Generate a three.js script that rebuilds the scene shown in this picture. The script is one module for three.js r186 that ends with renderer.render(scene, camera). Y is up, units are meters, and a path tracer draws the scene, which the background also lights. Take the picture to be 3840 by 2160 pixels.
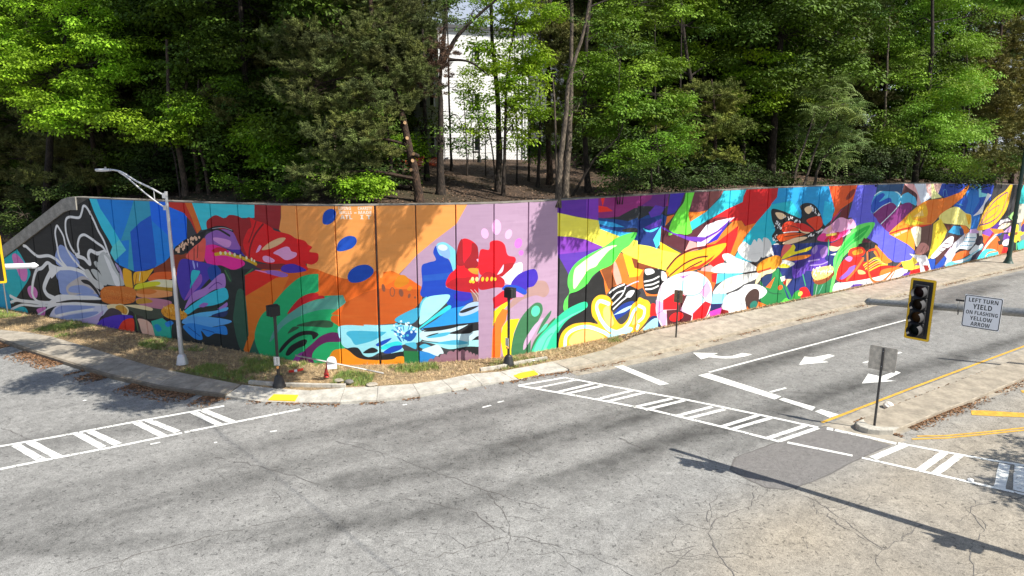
import * as THREE from 'three';
import { mergeGeometries, toCreasedNormals } from 'three/addons/utils/BufferGeometryUtils.js';
import { RoundedBoxGeometry } from 'three/addons/geometries/RoundedBoxGeometry.js';

// ---------- camera, sky, sun, exposure ----------
const scene = new THREE.Scene();
const camera = new THREE.PerspectiveCamera(44.41, 16 / 9, 0.1, 3000);
camera.position.set(0, 10.3, 0);
camera.rotation.order = 'YXZ';
camera.rotation.set(THREE.MathUtils.degToRad(-12.019), 0, THREE.MathUtils.degToRad(0.3323));
const renderer = new THREE.WebGLRenderer({ antialias: true });
renderer.toneMapping = THREE.LinearToneMapping;
renderer.toneMappingExposure = 1.58;
renderer.shadowMap.enabled = true;
const EL = THREE.MathUtils.degToRad(46.5), SUN = new THREE.Vector3(0.915 * Math.cos(EL), Math.sin(EL), 0.403 * Math.cos(EL)).normalize();
{ // hazy spring sky: pale near the horizon, blue overhead, brighter round the sun
  const W = 512, H = 256, d = new Float32Array(W * H * 4), v = new THREE.Vector3(), mixc = (a, b, k) => a + (b - a) * k;
  for (let y = 0; y < H; y++) for (let x = 0; x < W; x++) {
    const up = ((y + 0.5) / H - 0.5) * Math.PI, ro = ((x + 0.5) / W - 0.5) * 2 * Math.PI; v.set(Math.cos(ro) * Math.cos(up), Math.sin(up), Math.sin(ro) * Math.cos(up));
    const h = Math.pow(Math.max(0, v.y), 0.55), g = Math.pow(Math.max(0, v.dot(SUN)), 6) * 0.35, o = (y * W + x) * 4, lo = v.y < 0 ? 0.55 : 1;
    d[o] = (mixc(0.56, 0.1, h) + g) * lo; d[o + 1] = (mixc(0.6, 0.165, h) + g * 0.97) * lo; d[o + 2] = (mixc(0.66, 0.31, h) + g * 0.9) * lo; d[o + 3] = 1;
  }
  const t = new THREE.DataTexture(d, W, H, THREE.RGBAFormat, THREE.FloatType); t.mapping = THREE.EquirectangularReflectionMapping; t.magFilter = t.minFilter = THREE.LinearFilter; t.wrapS = THREE.RepeatWrapping; t.needsUpdate = true;
  scene.background = t; scene.environment = t;
}
const sun = new THREE.DirectionalLight(new THREE.Color(1, 0.95, 0.86), 5);
sun.target.position.set(5, 0, -40); sun.position.copy(sun.target.position).addScaledVector(SUN, 150);
sun.castShadow = true; sun.shadow.radius = 0.7; sun.shadow.mapSize.set(4096, 4096);
Object.assign(sun.shadow.camera, { left: -70, right: 70, top: 70, bottom: -70, near: 1, far: 320 });
scene.add(sun, sun.target);

// ---------- helpers ----------
let seed = 7;
const rnd = () => { seed |= 0; seed = (seed + 0x6d2b79f5) | 0; let t = Math.imul(seed ^ (seed >>> 15), 1 | seed); t = (t + Math.imul(t ^ (t >>> 7), 61 | t)) ^ t; return ((t ^ (t >>> 14)) >>> 0) / 4294967296; };
const rr = (a, b) => a + (b - a) * rnd();
const hash = (x, y) => { let h = Math.imul(x | 0, 374761393) + Math.imul(y | 0, 668265263); h = Math.imul(h ^ (h >>> 13), 1274126177); return ((h ^ (h >>> 16)) >>> 0) / 4294967296; };
const vnoise = (x, y) => { const i = Math.floor(x), j = Math.floor(y), s = (t) => t * t * (3 - 2 * t), a = s(x - i), b = s(y - j); return (hash(i, j) * (1 - a) + hash(i + 1, j) * a) * (1 - b) + (hash(i, j + 1) * (1 - a) + hash(i + 1, j + 1) * a) * b; };
const fbm = (x, y, n = 4) => { let v = 0, a = 0.5; for (let k = 0; k < n; k++) { v += a * vnoise(x, y); x = x * 2.03 + 17.1; y = y * 2.03 + 5.7; a *= 0.5; } return v / (1 - Math.pow(0.5, n)); };
const sstep = (a, b, x) => { const t = Math.min(1, Math.max(0, (x - a) / (b - a))); return t * t * (3 - 2 * t); };
const V = (x, y, z) => new THREE.Vector3(x, y, z);
const counts = {};
const numbered = (n) => { const k = counts[n] = (counts[n] ?? -1) + 1; return k ? `${n}_${String(k).padStart(3, '0')}` : n; };
function tag(o, label, category, group) { o.userData.label = label; o.userData.category = category; if (group) o.userData.group = group; return o; }
function mesh(name, g, m, parent = scene) { const o = new THREE.Mesh(g, m); o.name = parent === scene ? numbered(name) : name; o.castShadow = o.receiveShadow = true; parent.add(o); return o; }
function thing(name, label, category, p = [0, 0, 0], turn = 0, group) { const o = new THREE.Group(); o.name = numbered(name); o.position.set(...p); o.rotation.y = turn; scene.add(o); return tag(o, label, category, group); }
function struct(name, g, m, parent = scene) { const o = mesh(name, g, m, parent); if (parent === scene) o.userData.kind = 'structure'; return o; }
const std = (c, rough = 0.9, extra = {}) => new THREE.MeshStandardMaterial({ color: Array.isArray(c) ? new THREE.Color().setRGB(...c) : c, roughness: rough, ...extra });
function buf(pos, idx, uv, col) { const g = new THREE.BufferGeometry(); g.setAttribute('position', new THREE.Float32BufferAttribute(pos, 3)); if (uv) g.setAttribute('uv', new THREE.Float32BufferAttribute(uv, 2)); if (col) g.setAttribute('color', new THREE.Float32BufferAttribute(col, 3)); if (idx) g.setIndex(idx); g.computeVertexNormals(); return g; }
function grain(size, fn, srgb = true) { const d = new Uint8Array(size * size * 4); for (let y = 0; y < size; y++) for (let x = 0; x < size; x++) { const c = fn(x, y), o = (y * size + x) * 4; d[o] = c[0]; d[o + 1] = c[1]; d[o + 2] = c[2]; d[o + 3] = 255; } const t = new THREE.DataTexture(d, size, size); t.wrapS = t.wrapT = THREE.RepeatWrapping; t.magFilter = THREE.LinearFilter; t.minFilter = THREE.LinearMipmapLinearFilter; t.generateMipmaps = true; if (srgb) t.colorSpace = THREE.SRGBColorSpace; t.needsUpdate = true; return t; }
// tiling value noise for textures
const tn = (x, y, p) => { const i = Math.floor(x), j = Math.floor(y), s = (t) => t * t * (3 - 2 * t), a = s(x - i), b = s(y - j), h = (u, v) => hash(((u % p) + p) % p + p * 7, ((v % p) + p) % p + p * 13); return (h(i, j) * (1 - a) + h(i + 1, j) * a) * (1 - b) + (h(i, j + 1) * (1 - a) + h(i + 1, j + 1) * a) * b; };
const clamp8 = (v) => Math.max(0, Math.min(255, v));
const flatPoly = (pts, y) => { const s = new THREE.Shape(pts.map((p) => new THREE.Vector2(p[0], -p[1]))); const g = new THREE.ShapeGeometry(s); g.rotateX(-Math.PI / 2); g.translate(0, y, 0); const p = g.attributes.position, uv = g.attributes.uv; for (let i = 0; i < p.count; i++) uv.setXY(i, p.getX(i), p.getZ(i)); return g; };
function ribbon(pts, w, y, jit = 0) { const pos = [], idx = [], uv = []; const n = pts.length; for (let i = 0; i < n; i++) { const a = pts[Math.max(0, i - 1)], b = pts[Math.min(n - 1, i + 1)]; let dx = b[0] - a[0], dz = b[1] - a[1]; const l = Math.hypot(dx, dz) || 1; dx /= l; dz /= l; const h = w / 2 * (1 + jit * (rnd() * 2 - 1)); pos.push(pts[i][0] - dz * h, y, pts[i][1] + dx * h, pts[i][0] + dz * h, y, pts[i][1] - dx * h); uv.push(pts[i][0], pts[i][1], pts[i][0] + h, pts[i][1]); if (i) { const k = i * 2; idx.push(k - 2, k, k - 1, k - 1, k, k + 1); } } const g = buf(pos, idx, uv); const nn = g.attributes.normal; if (nn.getY(0) < 0) { g.setIndex(g.index.array.length ? Array.from(g.index.array).reverse() : []); g.computeVertexNormals(); } return g; }
function dense(pts, step) { const o = []; for (let i = 0; i < pts.length - 1; i++) { const a = pts[i], b = pts[i + 1], n = Math.max(1, Math.round(Math.hypot(b[0] - a[0], b[1] - a[1]) / step)); for (let k = 0; k < n; k++) o.push([a[0] + (b[0] - a[0]) * k / n, a[1] + (b[1] - a[1]) * k / n]); } o.push(pts[pts.length - 1]); return o; }
function taper(pts, radii, sides = 7) { const pos = [], idx = [], uv = []; let len = 0; const up = V(0, 1, 0); let side = null; for (let i = 0; i < pts.length; i++) { const a = pts[Math.max(0, i - 1)], b = pts[Math.min(pts.length - 1, i + 1)], t = b.clone().sub(a).normalize(); if (!side) side = Math.abs(t.y) > 0.9 ? V(1, 0, 0) : up.clone().cross(t).normalize(); side.addScaledVector(t, -side.dot(t)).normalize(); const q = t.clone().cross(side); if (i) len += pts[i].distanceTo(pts[i - 1]); for (let k = 0; k <= sides; k++) { const c = k / sides * Math.PI * 2, r = radii[i]; pos.push(pts[i].x + (side.x * Math.cos(c) + q.x * Math.sin(c)) * r, pts[i].y + (side.y * Math.cos(c) + q.y * Math.sin(c)) * r, pts[i].z + (side.z * Math.cos(c) + q.z * Math.sin(c)) * r); uv.push(k / sides, len); } if (i) for (let k = 0; k < sides; k++) { const o = (i - 1) * (sides + 1) + k; idx.push(o, o + 1, o + sides + 1, o + 1, o + sides + 2, o + sides + 1); } } return buf(pos, idx, uv); }
function slab(quad, top, thick) { // quad: four [x, z] going round, top heights per corner
  const b = new THREE.BufferGeometry(), P = quad.map((p, i) => [p[0], top[i], p[1]]), Q = quad.map((p, i) => [p[0], top[i] - thick, p[1]]), pos = [], uv = [];
  const face = (a, b_, c, d) => { for (const v of [a, b_, c, a, c, d]) { pos.push(...v); uv.push(v[0] + v[1] * 0.7, v[2] + v[1]); } };
  face(P[0], P[1], P[2], P[3]); for (let i = 0; i < 4; i++) { const j = (i + 1) % 4; face(P[j], P[i], Q[i], Q[j]); }
  b.setAttribute('position', new THREE.Float32BufferAttribute(pos, 3)); b.setAttribute('uv', new THREE.Float32BufferAttribute(uv, 2)); b.computeVertexNormals();
  if (b.attributes.normal.getY(0) < 0) { const p = b.attributes.position.array, u = b.attributes.uv.array; for (let i = 0; i < pos.length / 9; i++) { for (let c = 0; c < 3; c++) { const t = p[i * 9 + 3 + c]; p[i * 9 + 3 + c] = p[i * 9 + 6 + c]; p[i * 9 + 6 + c] = t; } for (let c = 0; c < 2; c++) { const t = u[i * 6 + 2 + c]; u[i * 6 + 2 + c] = u[i * 6 + 4 + c]; u[i * 6 + 4 + c] = t; } } b.computeVertexNormals(); }
  return b;
}
const shrink = (q, s) => { const cx = q.reduce((a, p) => a + p[0], 0) / 4, cz = q.reduce((a, p) => a + p[1], 0) / 4; return q.map((p) => { const dx = p[0] - cx, dz = p[1] - cz, l = Math.hypot(dx, dz); return [cx + dx * (l - s) / l, cz + dz * (l - s) / l]; }); };
const box = (w, h, d, x = 0, y = 0, z = 0) => new THREE.BoxGeometry(w, h, d).translate(x, y, z);
const cyl = (r0, r1, h, x = 0, y = 0, z = 0, n = 20) => new THREE.CylinderGeometry(r0, r1, h, n).translate(x, y, z);

// ---------- measured layout (metres) ----------
const WALL = [[-37.4,-44.55],[-9.6,-31.25],[-7.85,-30.95],[-6.05,-31.02],[-4.3,-31.27],[-2.5,-31.62],[-0.85,-32.07],[0.8,-32.88],[2.2,-33.72],[21,-46.6],[27.5,-51.3],[37.6,-58.7],[49.5,-67.6],[62,-77.1]];
const RAMP = [[-11.28,-28.02,-11.49,-26.76,0.1],[-9.65,-27.57,-9.87,-26.37,0.03],[-8.22,-27.37,-8.41,-26.28,0.03],[-6.9,-27.74,-6.74,-26.19,0.1],[-5.57,-27.94,-5.33,-26.41,0.12],[-4.16,-28.23,-3.72,-27,0.12],[-2.98,-28.76,-2.46,-27.7,0.12],[-1.82,-29.54,-1.26,-28.39,0.1],[-0.49,-29.9,0.15,-29.07,0.03],[0.71,-30.63,1.34,-29.85,0.03],[1.88,-31.39,2.61,-30.37,0.1]];
const TACT = [[[-9.66,-26.48],[-9.61,-27.01],[-8.59,-26.94],[-8.57,-26.38]],[[-0.04,-29.67],[1,-30.19],[1.18,-29.73],[0.31,-29.2]]];
const LEFTWALK = [[-36,-38.56,-33.43,-39.3,0.13],[-34.26,-38.11,-32.02,-38.37,0.13],[-32.51,-37.66,-30.6,-37.44,0.13],[-30.76,-37.21,-29.19,-36.51,0.13],[-29.01,-36.76,-27.78,-35.58,0.13],[-27.26,-36.3,-26.36,-34.65,0.13],[-25.52,-35.85,-24.95,-33.72,0.13],[-23.88,-35.14,-23.54,-32.79,0.13],[-22.34,-34.19,-22.11,-31.88,0.13],[-20.81,-33.24,-20.67,-31,0.13],[-19.28,-32.27,-19.22,-30.12,0.13],[-17.76,-31.3,-17.78,-29.24,0.13],[-16.23,-30.35,-16.26,-28.49,0.13],[-14.61,-29.55,-14.75,-27.74,0.13],[-12.97,-28.78,-13.14,-27.21,0.13],[-11.33,-28.04,-11.52,-26.74,0.13]];
const RIGHTWALK = [[1.87,-31.39,2.6,-30.3,0.13],[3.25,-32.22,4.02,-31.12,0.13],[4.49,-33.25,5.42,-31.96,0.13],[5.53,-34.47,6.81,-32.83,0.13],[6.48,-35.77,8.17,-33.73,0.13],[7.64,-36.89,9.49,-34.69,0.13],[8.97,-37.81,10.82,-35.65,0.13],[10.3,-38.72,12.14,-36.6,0.13],[11.63,-39.64,13.47,-37.56,0.13],[12.97,-40.55,14.79,-38.52,0.13],[14.3,-41.46,16.12,-39.48,0.13],[15.63,-42.37,17.47,-40.4,0.13],[16.96,-43.29,18.81,-41.33,0.13],[18.29,-44.21,20.16,-42.26,0.13],[19.6,-45.14,21.51,-43.18,0.13],[20.92,-46.07,22.86,-44.11,0.13],[22.24,-47,24.2,-45.04,0.13],[23.56,-47.93,25.51,-46.02,0.13],[24.87,-48.87,26.82,-46.99,0.13],[26.19,-49.8,28.14,-47.97,0.13],[27.49,-50.75,29.45,-48.94,0.13],[28.8,-51.7,30.78,-49.9,0.13],[30.1,-52.66,32.13,-50.82,0.13],[31.4,-53.61,33.48,-51.74,0.13],[32.71,-54.56,34.83,-52.66,0.13],[34.01,-55.51,36.18,-53.58,0.13],[35.31,-56.47,37.54,-54.5,0.13],[36.61,-57.43,38.89,-55.42,0.13],[37.91,-58.39,40.24,-56.34,0.13],[39.2,-59.35,41.59,-57.26,0.13],[40.49,-60.32,42.94,-58.18,0.13],[41.79,-61.28,44.29,-59.11,0.13],[43.08,-62.25,45.64,-60.03,0.13],[44.38,-63.21,46.99,-60.95,0.13],[45.67,-64.18,48.35,-61.87,0.13],[46.97,-65.14,49.7,-62.79,0.13],[48.25,-66.12,51.05,-63.71,0.13],[49.54,-67.09,52.4,-64.63,0.13],[50.83,-68.07,53.75,-65.55,0.13],[52.11,-69.04,55.1,-66.47,0.13],[53.4,-70.02,56.45,-67.39,0.13],[54.68,-70.99,57.8,-68.32,0.13],[55.97,-71.97,59.16,-69.24,0.13],[57.26,-72.94,60.51,-70.16,0.13],[58.54,-73.92,61.86,-71.08,0.13],[59.83,-74.89,63.21,-72,0.13]];
const KERBS = [[[-11.04,-28.09],[-9.64,-27.82],[-8.29,-27.73],[-7.45,-27.71],[-6.88,-27.71]],[[-1.36,-29.86],[-0.63,-30.21],[0.66,-31.07],[1.69,-31.63]]];
const MEDIAN = [[[12.85,-24.49],[13.71,-25.12],[14.75,-25.9],[18.41,-28.37],[24.72,-32.64],[61.99,-57.86]],[[12.68,-24.27],[12.61,-24.09],[12.63,-23.87],[12.79,-23.68],[13.14,-23.59],[13.6,-23.61]],[[13.6,-23.61],[15.14,-24.65],[16.88,-25.82],[18.38,-26.74],[22.57,-29.6],[59.74,-54.97]]];
const APRON = [[11.37,-24.33],[12.47,-25.04],[13.66,-25.97],[14.56,-26.58],[19.32,-29.85],[26.54,-34.72],[23.59,-29.74],[18.24,-26.49],[13.69,-23.46],[13.9,-23.11],[13.09,-22.7],[12.46,-23.39]];
const PATCH = [[11.52,-24.3],[13.09,-22.7],[11.59,-21.7],[10.59,-20.93],[9.55,-20.16],[8.66,-19.65],[8.26,-19.5],[7.68,-19.64],[7.27,-20.22],[6.97,-20.78],[7.41,-21.64],[8.3,-22.24],[9.46,-23.05]];
const TYRES = [[0.9,0.5,35.23,-50.55,24.13,-41.48,15.63,-34.99,10.77,-30.76,6.59,-26.72,3.1,-24.09,-1.12,-21.58,-4.9,-19.75],[0.7,0.55,30.18,-38,22.62,-33.41,14.95,-29.22,9.24,-25.11,5.73,-22.92,2.72,-20.77],[0.6,0.38,3.41,-21.2,1.4,-19.96,-0.41,-19.07,-2.32,-18.36],[0.4,0.25,-2.1,-18.43,-3.14,-17.82,-5.99,-16.42],[0.7,0.4,28.23,-48.43,16.34,-39.42,8.85,-32.51,4.78,-29.56,0.22,-26.4,-5.45,-23.44],[0.6,0.35,40.38,-54.7,24.85,-44.67,12.66,-35.29,6.58,-30.68],[0.7,0.35,20.5,-31.22,13.81,-26.83,9.59,-24,6.94,-22.29],[1,0.3,-4.27,-24.91,-9.06,-21.77,-12.84,-19.29,-15.76,-17.07],[1.2,0.3,-1.23,-23.85,-6.19,-20.94,-10.15,-18.61,-13.12,-16.34],[0.5,0.3,-0.67,-19.93,-3.45,-18.35,-6.24,-17.17,-8.85,-16.39],[0.5,0.4,-8.98,-16.66,-10.05,-16.34,-12.01,-16.21,-13.04,-16.24],[0.6,0.45,-1.5,-18.05,-3.14,-17.82,-4.69,-17.39],[1,0.25,-10.36,-25.21,-14.14,-23.84,-17.12,-21.97]];
const CRACKS = [[[-6.06,-22.76],[-4.31,-21.84],[-1.91,-20.18],[-0.53,-19.19],[1.07,-18.29]],[[-0.65,-19.19],[-0.16,-17.85],[0.01,-16.95],[0.99,-16.49],[2.07,-16.05],[2.93,-15.17]],[[0.01,-16.95],[-1.84,-15.93],[-3.47,-15.11]],[[7.46,-19.65],[6.93,-18.58],[5.65,-17.7],[5.27,-17.1],[5.27,-16],[5.43,-15.19]],[[5.43,-17.7],[5.84,-18.8],[6.68,-19.64]],[[4,-16.16],[4.89,-16.44],[3.51,-15.17]],[[9.59,-16.4],[9.32,-17.34],[8.86,-18.83],[8.32,-19.54]],[[11.21,-15.25],[11.86,-16.42],[12.89,-17.38],[13.01,-18.43],[15.18,-19.14]],[[-10.33,-15.18],[-9.49,-15.85],[-7.65,-16.96],[-5.39,-18]],[[-3.07,-18.81],[-0.95,-18.05],[-0.48,-17.23]],[[3.88,-26.67],[4.17,-25.43],[3.12,-24.27]],[[9.94,-27.21],[11.18,-27.93],[12.58,-27.71]],[[3.84,-23.22],[4.72,-21.95],[6.24,-21.67]],[[8.83,-17.95],[9.54,-16.31],[11.27,-17.56]],[[-18.4,-23.78],[-16.35,-22.61]],[[-9.72,-21.47],[-7.32,-20.51],[-5.83,-19.62]],[[0.63,-23.87],[0.19,-22.52],[0.71,-21.6]]];
const AT = {streetLight: [-14.99,-30.69], pedLeft: [-9.64,-27.8], pedRight: [-0.14,-30.74], sidewalkSign: [8.59,-35.57], medianSign: [13.19,-24.04], greenPole: [42.13,-59.12], thinPost: [-29.36,-39.85], fallA: [-8.99,1.41,-28.06], fallB: [-5.57,-29.26], redBase: [-7.97,-28.92], redBit: [-9.43,-29.46], bag: [14.83,-26.18], chunk: [-7.07,-28.31], armEnd: [10.41,5.68,-20.08], armFar: [13.28,5.94,-17.78], sigC: [11.43,5.71,-19.11], signC: [12.56,5.84,-18.27], camC: [12.15,5.97,-18.61], armL: [-13.45,6.68,-19.68], armL2: [-14.67,6.69,-19.27], sigL: [-14.35,6.95,-19.12], lantern: [-2.36,9.37,-50.41], lanternTop: [-2.37,11.75,-50.92], bldC: [-5.19,9.15,-51.39], bldTopY: 17.72, bld2: [1.51,10.19,-61.32], bld2b: [21.68,10.74,-73.71], stubs: [[-5.69,11.87,-35.45],[-5.31,10.96,-35.26],[-4.77,9.48,-34.94],[-4.92,9.16,-34.88],[-4.89,8.72,-34.78],[-5.19,10.23,-35.1]], netA: [-8.37,9.35,-47.85], netB: [-4.96,9.38,-46.84], logA: [-7.16,8.38,-38.95], logB: [-5.41,8.14,-37.88], rock: [-6.56,7.54,-32.74], fenceA: [-6.79,9.18,-50.37], fenceB: [1.26,9.4,-50.72]};
const MARKS = [
['p',[[8.3,-29.89],[8.83,-30.24],[11.05,-27.33],[10.64,-26.98]]],
['p',[[10.81,-26.98],[11.08,-27.17],[11.96,-26.17],[11.67,-25.8]]],
['p',[[11.75,-25.73],[12.09,-25.95],[12.54,-25.42],[12.05,-25.1]]],
['l',0.13,[[8.88,-30.32],[23.1,-40.03]]],
['l',0.13,[[10.77,-27.83],[11.62,-28.35]]],
['l',0.13,[[16.59,-31.83],[19.31,-33.57]]],
['p',[[8.92,-33.3],[10.16,-33.25],[9.8,-32.93],[10.21,-32.71],[10.71,-32.81],[11.35,-33.3],[11.77,-33.08],[11.3,-32.73],[10.67,-32.43],[10.11,-32.38],[9.69,-32.52],[9.49,-32.56],[9.04,-32.23]]],
['p',[[13.41,-31.48],[14.19,-32.76],[14.59,-32.66],[15.56,-33.18],[15.73,-32.91],[14.79,-32.18],[14.99,-31.91]]],
['p',[[15.13,-28.96],[16.05,-30.27],[16.42,-29.9],[17.52,-30.67],[17.6,-30.43],[16.45,-29.47],[16.8,-29.31]]],
['p',[[4.74,-31.11],[5.18,-31.23],[6.77,-28.77],[6.33,-28.57]]],
['l',0.17,[[2.34,-29.5],[4.48,-28.29],[7.11,-26.86],[9.44,-25.38],[11.21,-24.17]]],
['l',0.17,[[0.29,-28.43],[2.89,-27.15],[5.48,-25.75],[7.74,-24.15],[9.34,-22.92]]],
['l',0.17,[[0.29,-28.43],[2.34,-29.5]]],
['l',0.14,[[0.94,-28.1],[2.78,-29.19]]],
['l',0.19,[[1.92,-27.7],[3.52,-28.75]]],
['l',0.19,[[2.22,-27.46],[3.87,-28.49]]],
['l',0.19,[[3.43,-26.88],[5.05,-27.92]]],
['l',0.19,[[3.79,-26.61],[5.49,-27.67]]],
['l',0.19,[[4.77,-26.03],[6.5,-27.01]]],
['l',0.19,[[5.18,-25.78],[6.96,-26.82]]],
['l',0.19,[[6.28,-25.2],[7.88,-26.15]]],
['l',0.19,[[6.61,-24.93],[8.31,-25.9]]],
['l',0.19,[[7.63,-24.15],[9.42,-25.31]]],
['l',0.19,[[8,-23.97],[9.79,-25.04]]],
['l',0.19,[[9,-23.18],[10.82,-24.33]]],
['l',0.19,[[9.32,-22.95],[11.2,-24.14]]],
['l',0.16,[[9.59,-22.85],[11.37,-21.83]]],
['l',0.25,[[11.5,-24.09],[11.69,-24]]],
['l',0.2,[[11.73,-23.95],[12.56,-23.39],[13.35,-22.81]]],
['l',0.15,[[13.44,-22.85],[14.69,-22.14],[15.74,-21.6],[16.85,-21.09]]],
['l',0.15,[[11.61,-21.68],[13.3,-20.58],[14.24,-19.96],[15.46,-19.16]]],
['l',0.25,[[11.96,-21.65],[13.69,-22.78]]],
['l',0.24,[[13.04,-20.81],[14.6,-22.11]]],
['l',0.24,[[13.39,-20.58],[15.04,-21.95]]],
['l',0.3,[[14.82,-19.68],[16.07,-21.29]]],
['l',0.3,[[15.25,-19.47],[16.47,-21.15]]],
['l',0.16,[[-19.18,-20.95],[-17.26,-22.17],[-15.73,-23.07],[-14.13,-24.14],[-12.36,-25.23],[-11.2,-25.95]]],
['l',0.16,[[-17.86,-19.36],[-16.08,-20.51],[-14.69,-21.41],[-13.16,-22.34],[-11.66,-23.36]]],
['l',0.16,[[-11.59,-23.41],[-10.13,-24.37],[-8.15,-25.64]]],
['l',0.26,[[-16.82,-22.29],[-15.12,-21.11]]],
['l',0.26,[[-16.51,-22.54],[-14.78,-21.37]]],
['l',0.26,[[-15.34,-23.29],[-13.78,-22.14]]],
['l',0.26,[[-15.01,-23.48],[-13.4,-22.39]]],
['l',0.26,[[-13.81,-24.31],[-12.16,-23.07]]],
['l',0.26,[[-13.45,-24.49],[-11.86,-23.45]]],
['l',0.26,[[-12.13,-25.3],[-10.59,-24.07]]],
['l',0.26,[[-11.79,-25.45],[-10.27,-24.37]]],
['l',0.1,[[-12.3,-22.4],[-12.04,-22.56]]],
['l',0.1,[[-8.59,-23.51],[-8.38,-23.6]]],
['l',0.1,[[-17,-26.46],[-16.86,-26.43]]],
['l',0.1,[[-10.19,-22.56],[-10.1,-22.6]]],
['l',0.1,[[-1.13,-25.93],[-0.8,-26.17]]],
['l',0.1,[[-0.55,-26.48],[-0.29,-26.64]]],
['l',0.1,[[-4.27,-26.14],[-4.11,-26.21]]]];
const YELLOW = [
['l',0.13,[[11.55,-24.63],[17.45,-28.74],[21.37,-31.42],[26.87,-35.18]]],
['p',[[17.91,-25.92],[18.44,-25.93],[20.23,-25.62],[19.94,-25.22],[18.53,-25.34],[17.65,-25.46]]],
['l',0.1,[[14.11,-23.2],[15.39,-23.31],[17.13,-23.69],[19.17,-24.16]]],
['l',0.1,[[14.43,-23.45],[15.51,-23.51],[17.25,-23.88],[19.34,-24.39]]],
['p',[[21.46,-28.21],[22.17,-28.3],[21.69,-27.63],[21.34,-27.95]]]];

// ---------- materials ----------
const gAsphalt = grain(1024, (x, y) => { const h = hash(x, y), h2 = hash(x >> 1, (y >> 1) + 999), m = tn(x / 32, y / 32, 32), m2 = tn(x / 8, y / 8, 128); let v = 186 + (h - 0.5) * 62 + (h2 - 0.5) * 52 + (m - 0.5) * 22 + (m2 - 0.5) * 26; if (h2 > 0.975) v -= 70; if (tn(x / 9 + 40, y / 9, 114) > 0.86) v -= 46; if (h2 < 0.02) v += 40; return [clamp8(v), clamp8(v), clamp8(v * 0.99)]; });
const gConcrete = grain(512, (x, y) => { const v = 205 + (hash(x, y) - 0.5) * 26 + (tn(x / 16, y / 16, 32) - 0.5) * 26 + (tn(x / 64, y / 64, 8) - 0.5) * 34 - (hash(x >> 1, y >> 1) > 0.985 ? 40 : 0); return [clamp8(v), clamp8(v * 0.985), clamp8(v * 0.95)]; });
const gBump = grain(512, (x, y) => { const v = 128 + (hash(x, y) - 0.5) * 90 + (tn(x / 6, y / 6, 85) - 0.5) * 80; return [clamp8(v), clamp8(v), clamp8(v)]; }, false);
const gBark = grain(256, (x, y) => { const v = 150 + (tn(x / 4, y / 22, 64) - 0.5) * 150 + (hash(x, y) - 0.5) * 40 + (tn(x / 30, y / 40, 8) - 0.5) * 50; return [clamp8(v), clamp8(v * 0.95), clamp8(v * 0.9)]; });
const gSoil = grain(1024, (x, y) => { const a = tn(x / 3, y / 9, 341), b = tn(x / 9, y / 3, 113), c = hash(x, y), m = tn(x / 60, y / 60, 17); const v = 165 + (Math.max(a, b) - 0.6) * 170 + (c - 0.5) * 60 + (m - 0.5) * 40; return [clamp8(v), clamp8(v * 0.97), clamp8(v * 0.93)]; });
const rep = (t, s) => { const c = t.clone(); c.repeat.set(s, s); c.needsUpdate = true; return c; };
const mRoad = new THREE.MeshStandardMaterial({ vertexColors: true, map: rep(gAsphalt, 1 / 7), roughness: 0.92, bumpMap: rep(gBump, 1 / 1.7), bumpScale: 0.006 });
const mPatch = std([0.34, 0.322, 0.315], 0.85, { map: rep(gAsphalt, 1 / 3), bumpMap: rep(gBump, 1 / 1.2), bumpScale: 0.003 });
const gWorn = grain(512, (x, y) => { const a = tn(x / 14, y / 14, 36) * 0.6 + tn(x / 5, y / 5, 102) * 0.4, b = tn(x / 70, y / 70, 7), w = a > 0.78 - 0.22 * Math.max(0, b - 0.45) ? 1 : 0; const v = w ? 120 + (hash(x, y) - 0.5) * 60 : 226 + (hash(x, y) - 0.5) * 26 + (tn(x / 20, y / 20, 25) - 0.5) * 22; return [clamp8(v), clamp8(v), clamp8(v * 0.985)]; });
const mWhite = std([1, 1, 0.98], 0.7, { map: rep(gWorn, 1 / 1.9), bumpMap: rep(gBump, 1), bumpScale: 0.003 });
const mYellow = std([0.95, 0.56, 0.07], 0.75, { map: rep(gConcrete, 1 / 1.1), bumpMap: rep(gBump, 1), bumpScale: 0.003 });
const mCrack = std([0.13, 0.122, 0.115], 1);
const mConcNew = [0, 1, 2].map((k) => std([0.69 + k * 0.02, 0.68 + k * 0.02, 0.645 + k * 0.015], 0.85, { map: rep(gConcrete, 1 / 2.3), bumpMap: rep(gBump, 1.5), bumpScale: 0.002 }));
const mConcOld = [0, 1, 2, 3].map((k) => std([0.49 + k * 0.022, 0.45 + k * 0.02, 0.392 + k * 0.017], 0.92, { map: rep(gConcrete, 1 / 2.9), bumpMap: rep(gBump, 1.2), bumpScale: 0.0012 }));
const mKerb = std([0.58, 0.52, 0.43], 0.92, { map: rep(gConcrete, 1 / 1.7) });
const mKerbNew = std([0.72, 0.7, 0.65], 0.9, { map: rep(gConcrete, 1 / 1.7) });
const mGrey = std([0.3, 0.29, 0.28], 0.9, { map: rep(gConcrete, 1 / 2.1) });
const mAlu = std([0.6, 0.6, 0.61], 0.42, { metalness: 0.55 });
const mGalv = std([0.42, 0.44, 0.46], 0.5, { metalness: 0.5, map: rep(gConcrete, 3) });
const mBlack = std([0.022, 0.022, 0.023], 0.45);
const mBlackMatt = std([0.015, 0.015, 0.016], 0.8);
const mSignBack = std([0.92, 0.87, 0.79], 0.55, { metalness: 0.1, map: rep(gConcrete, 1.3) });
const mSteel = std([0.14, 0.135, 0.13], 0.55, { metalness: 0.6 });
const mGreen = std([0.022, 0.06, 0.045], 0.5);
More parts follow.
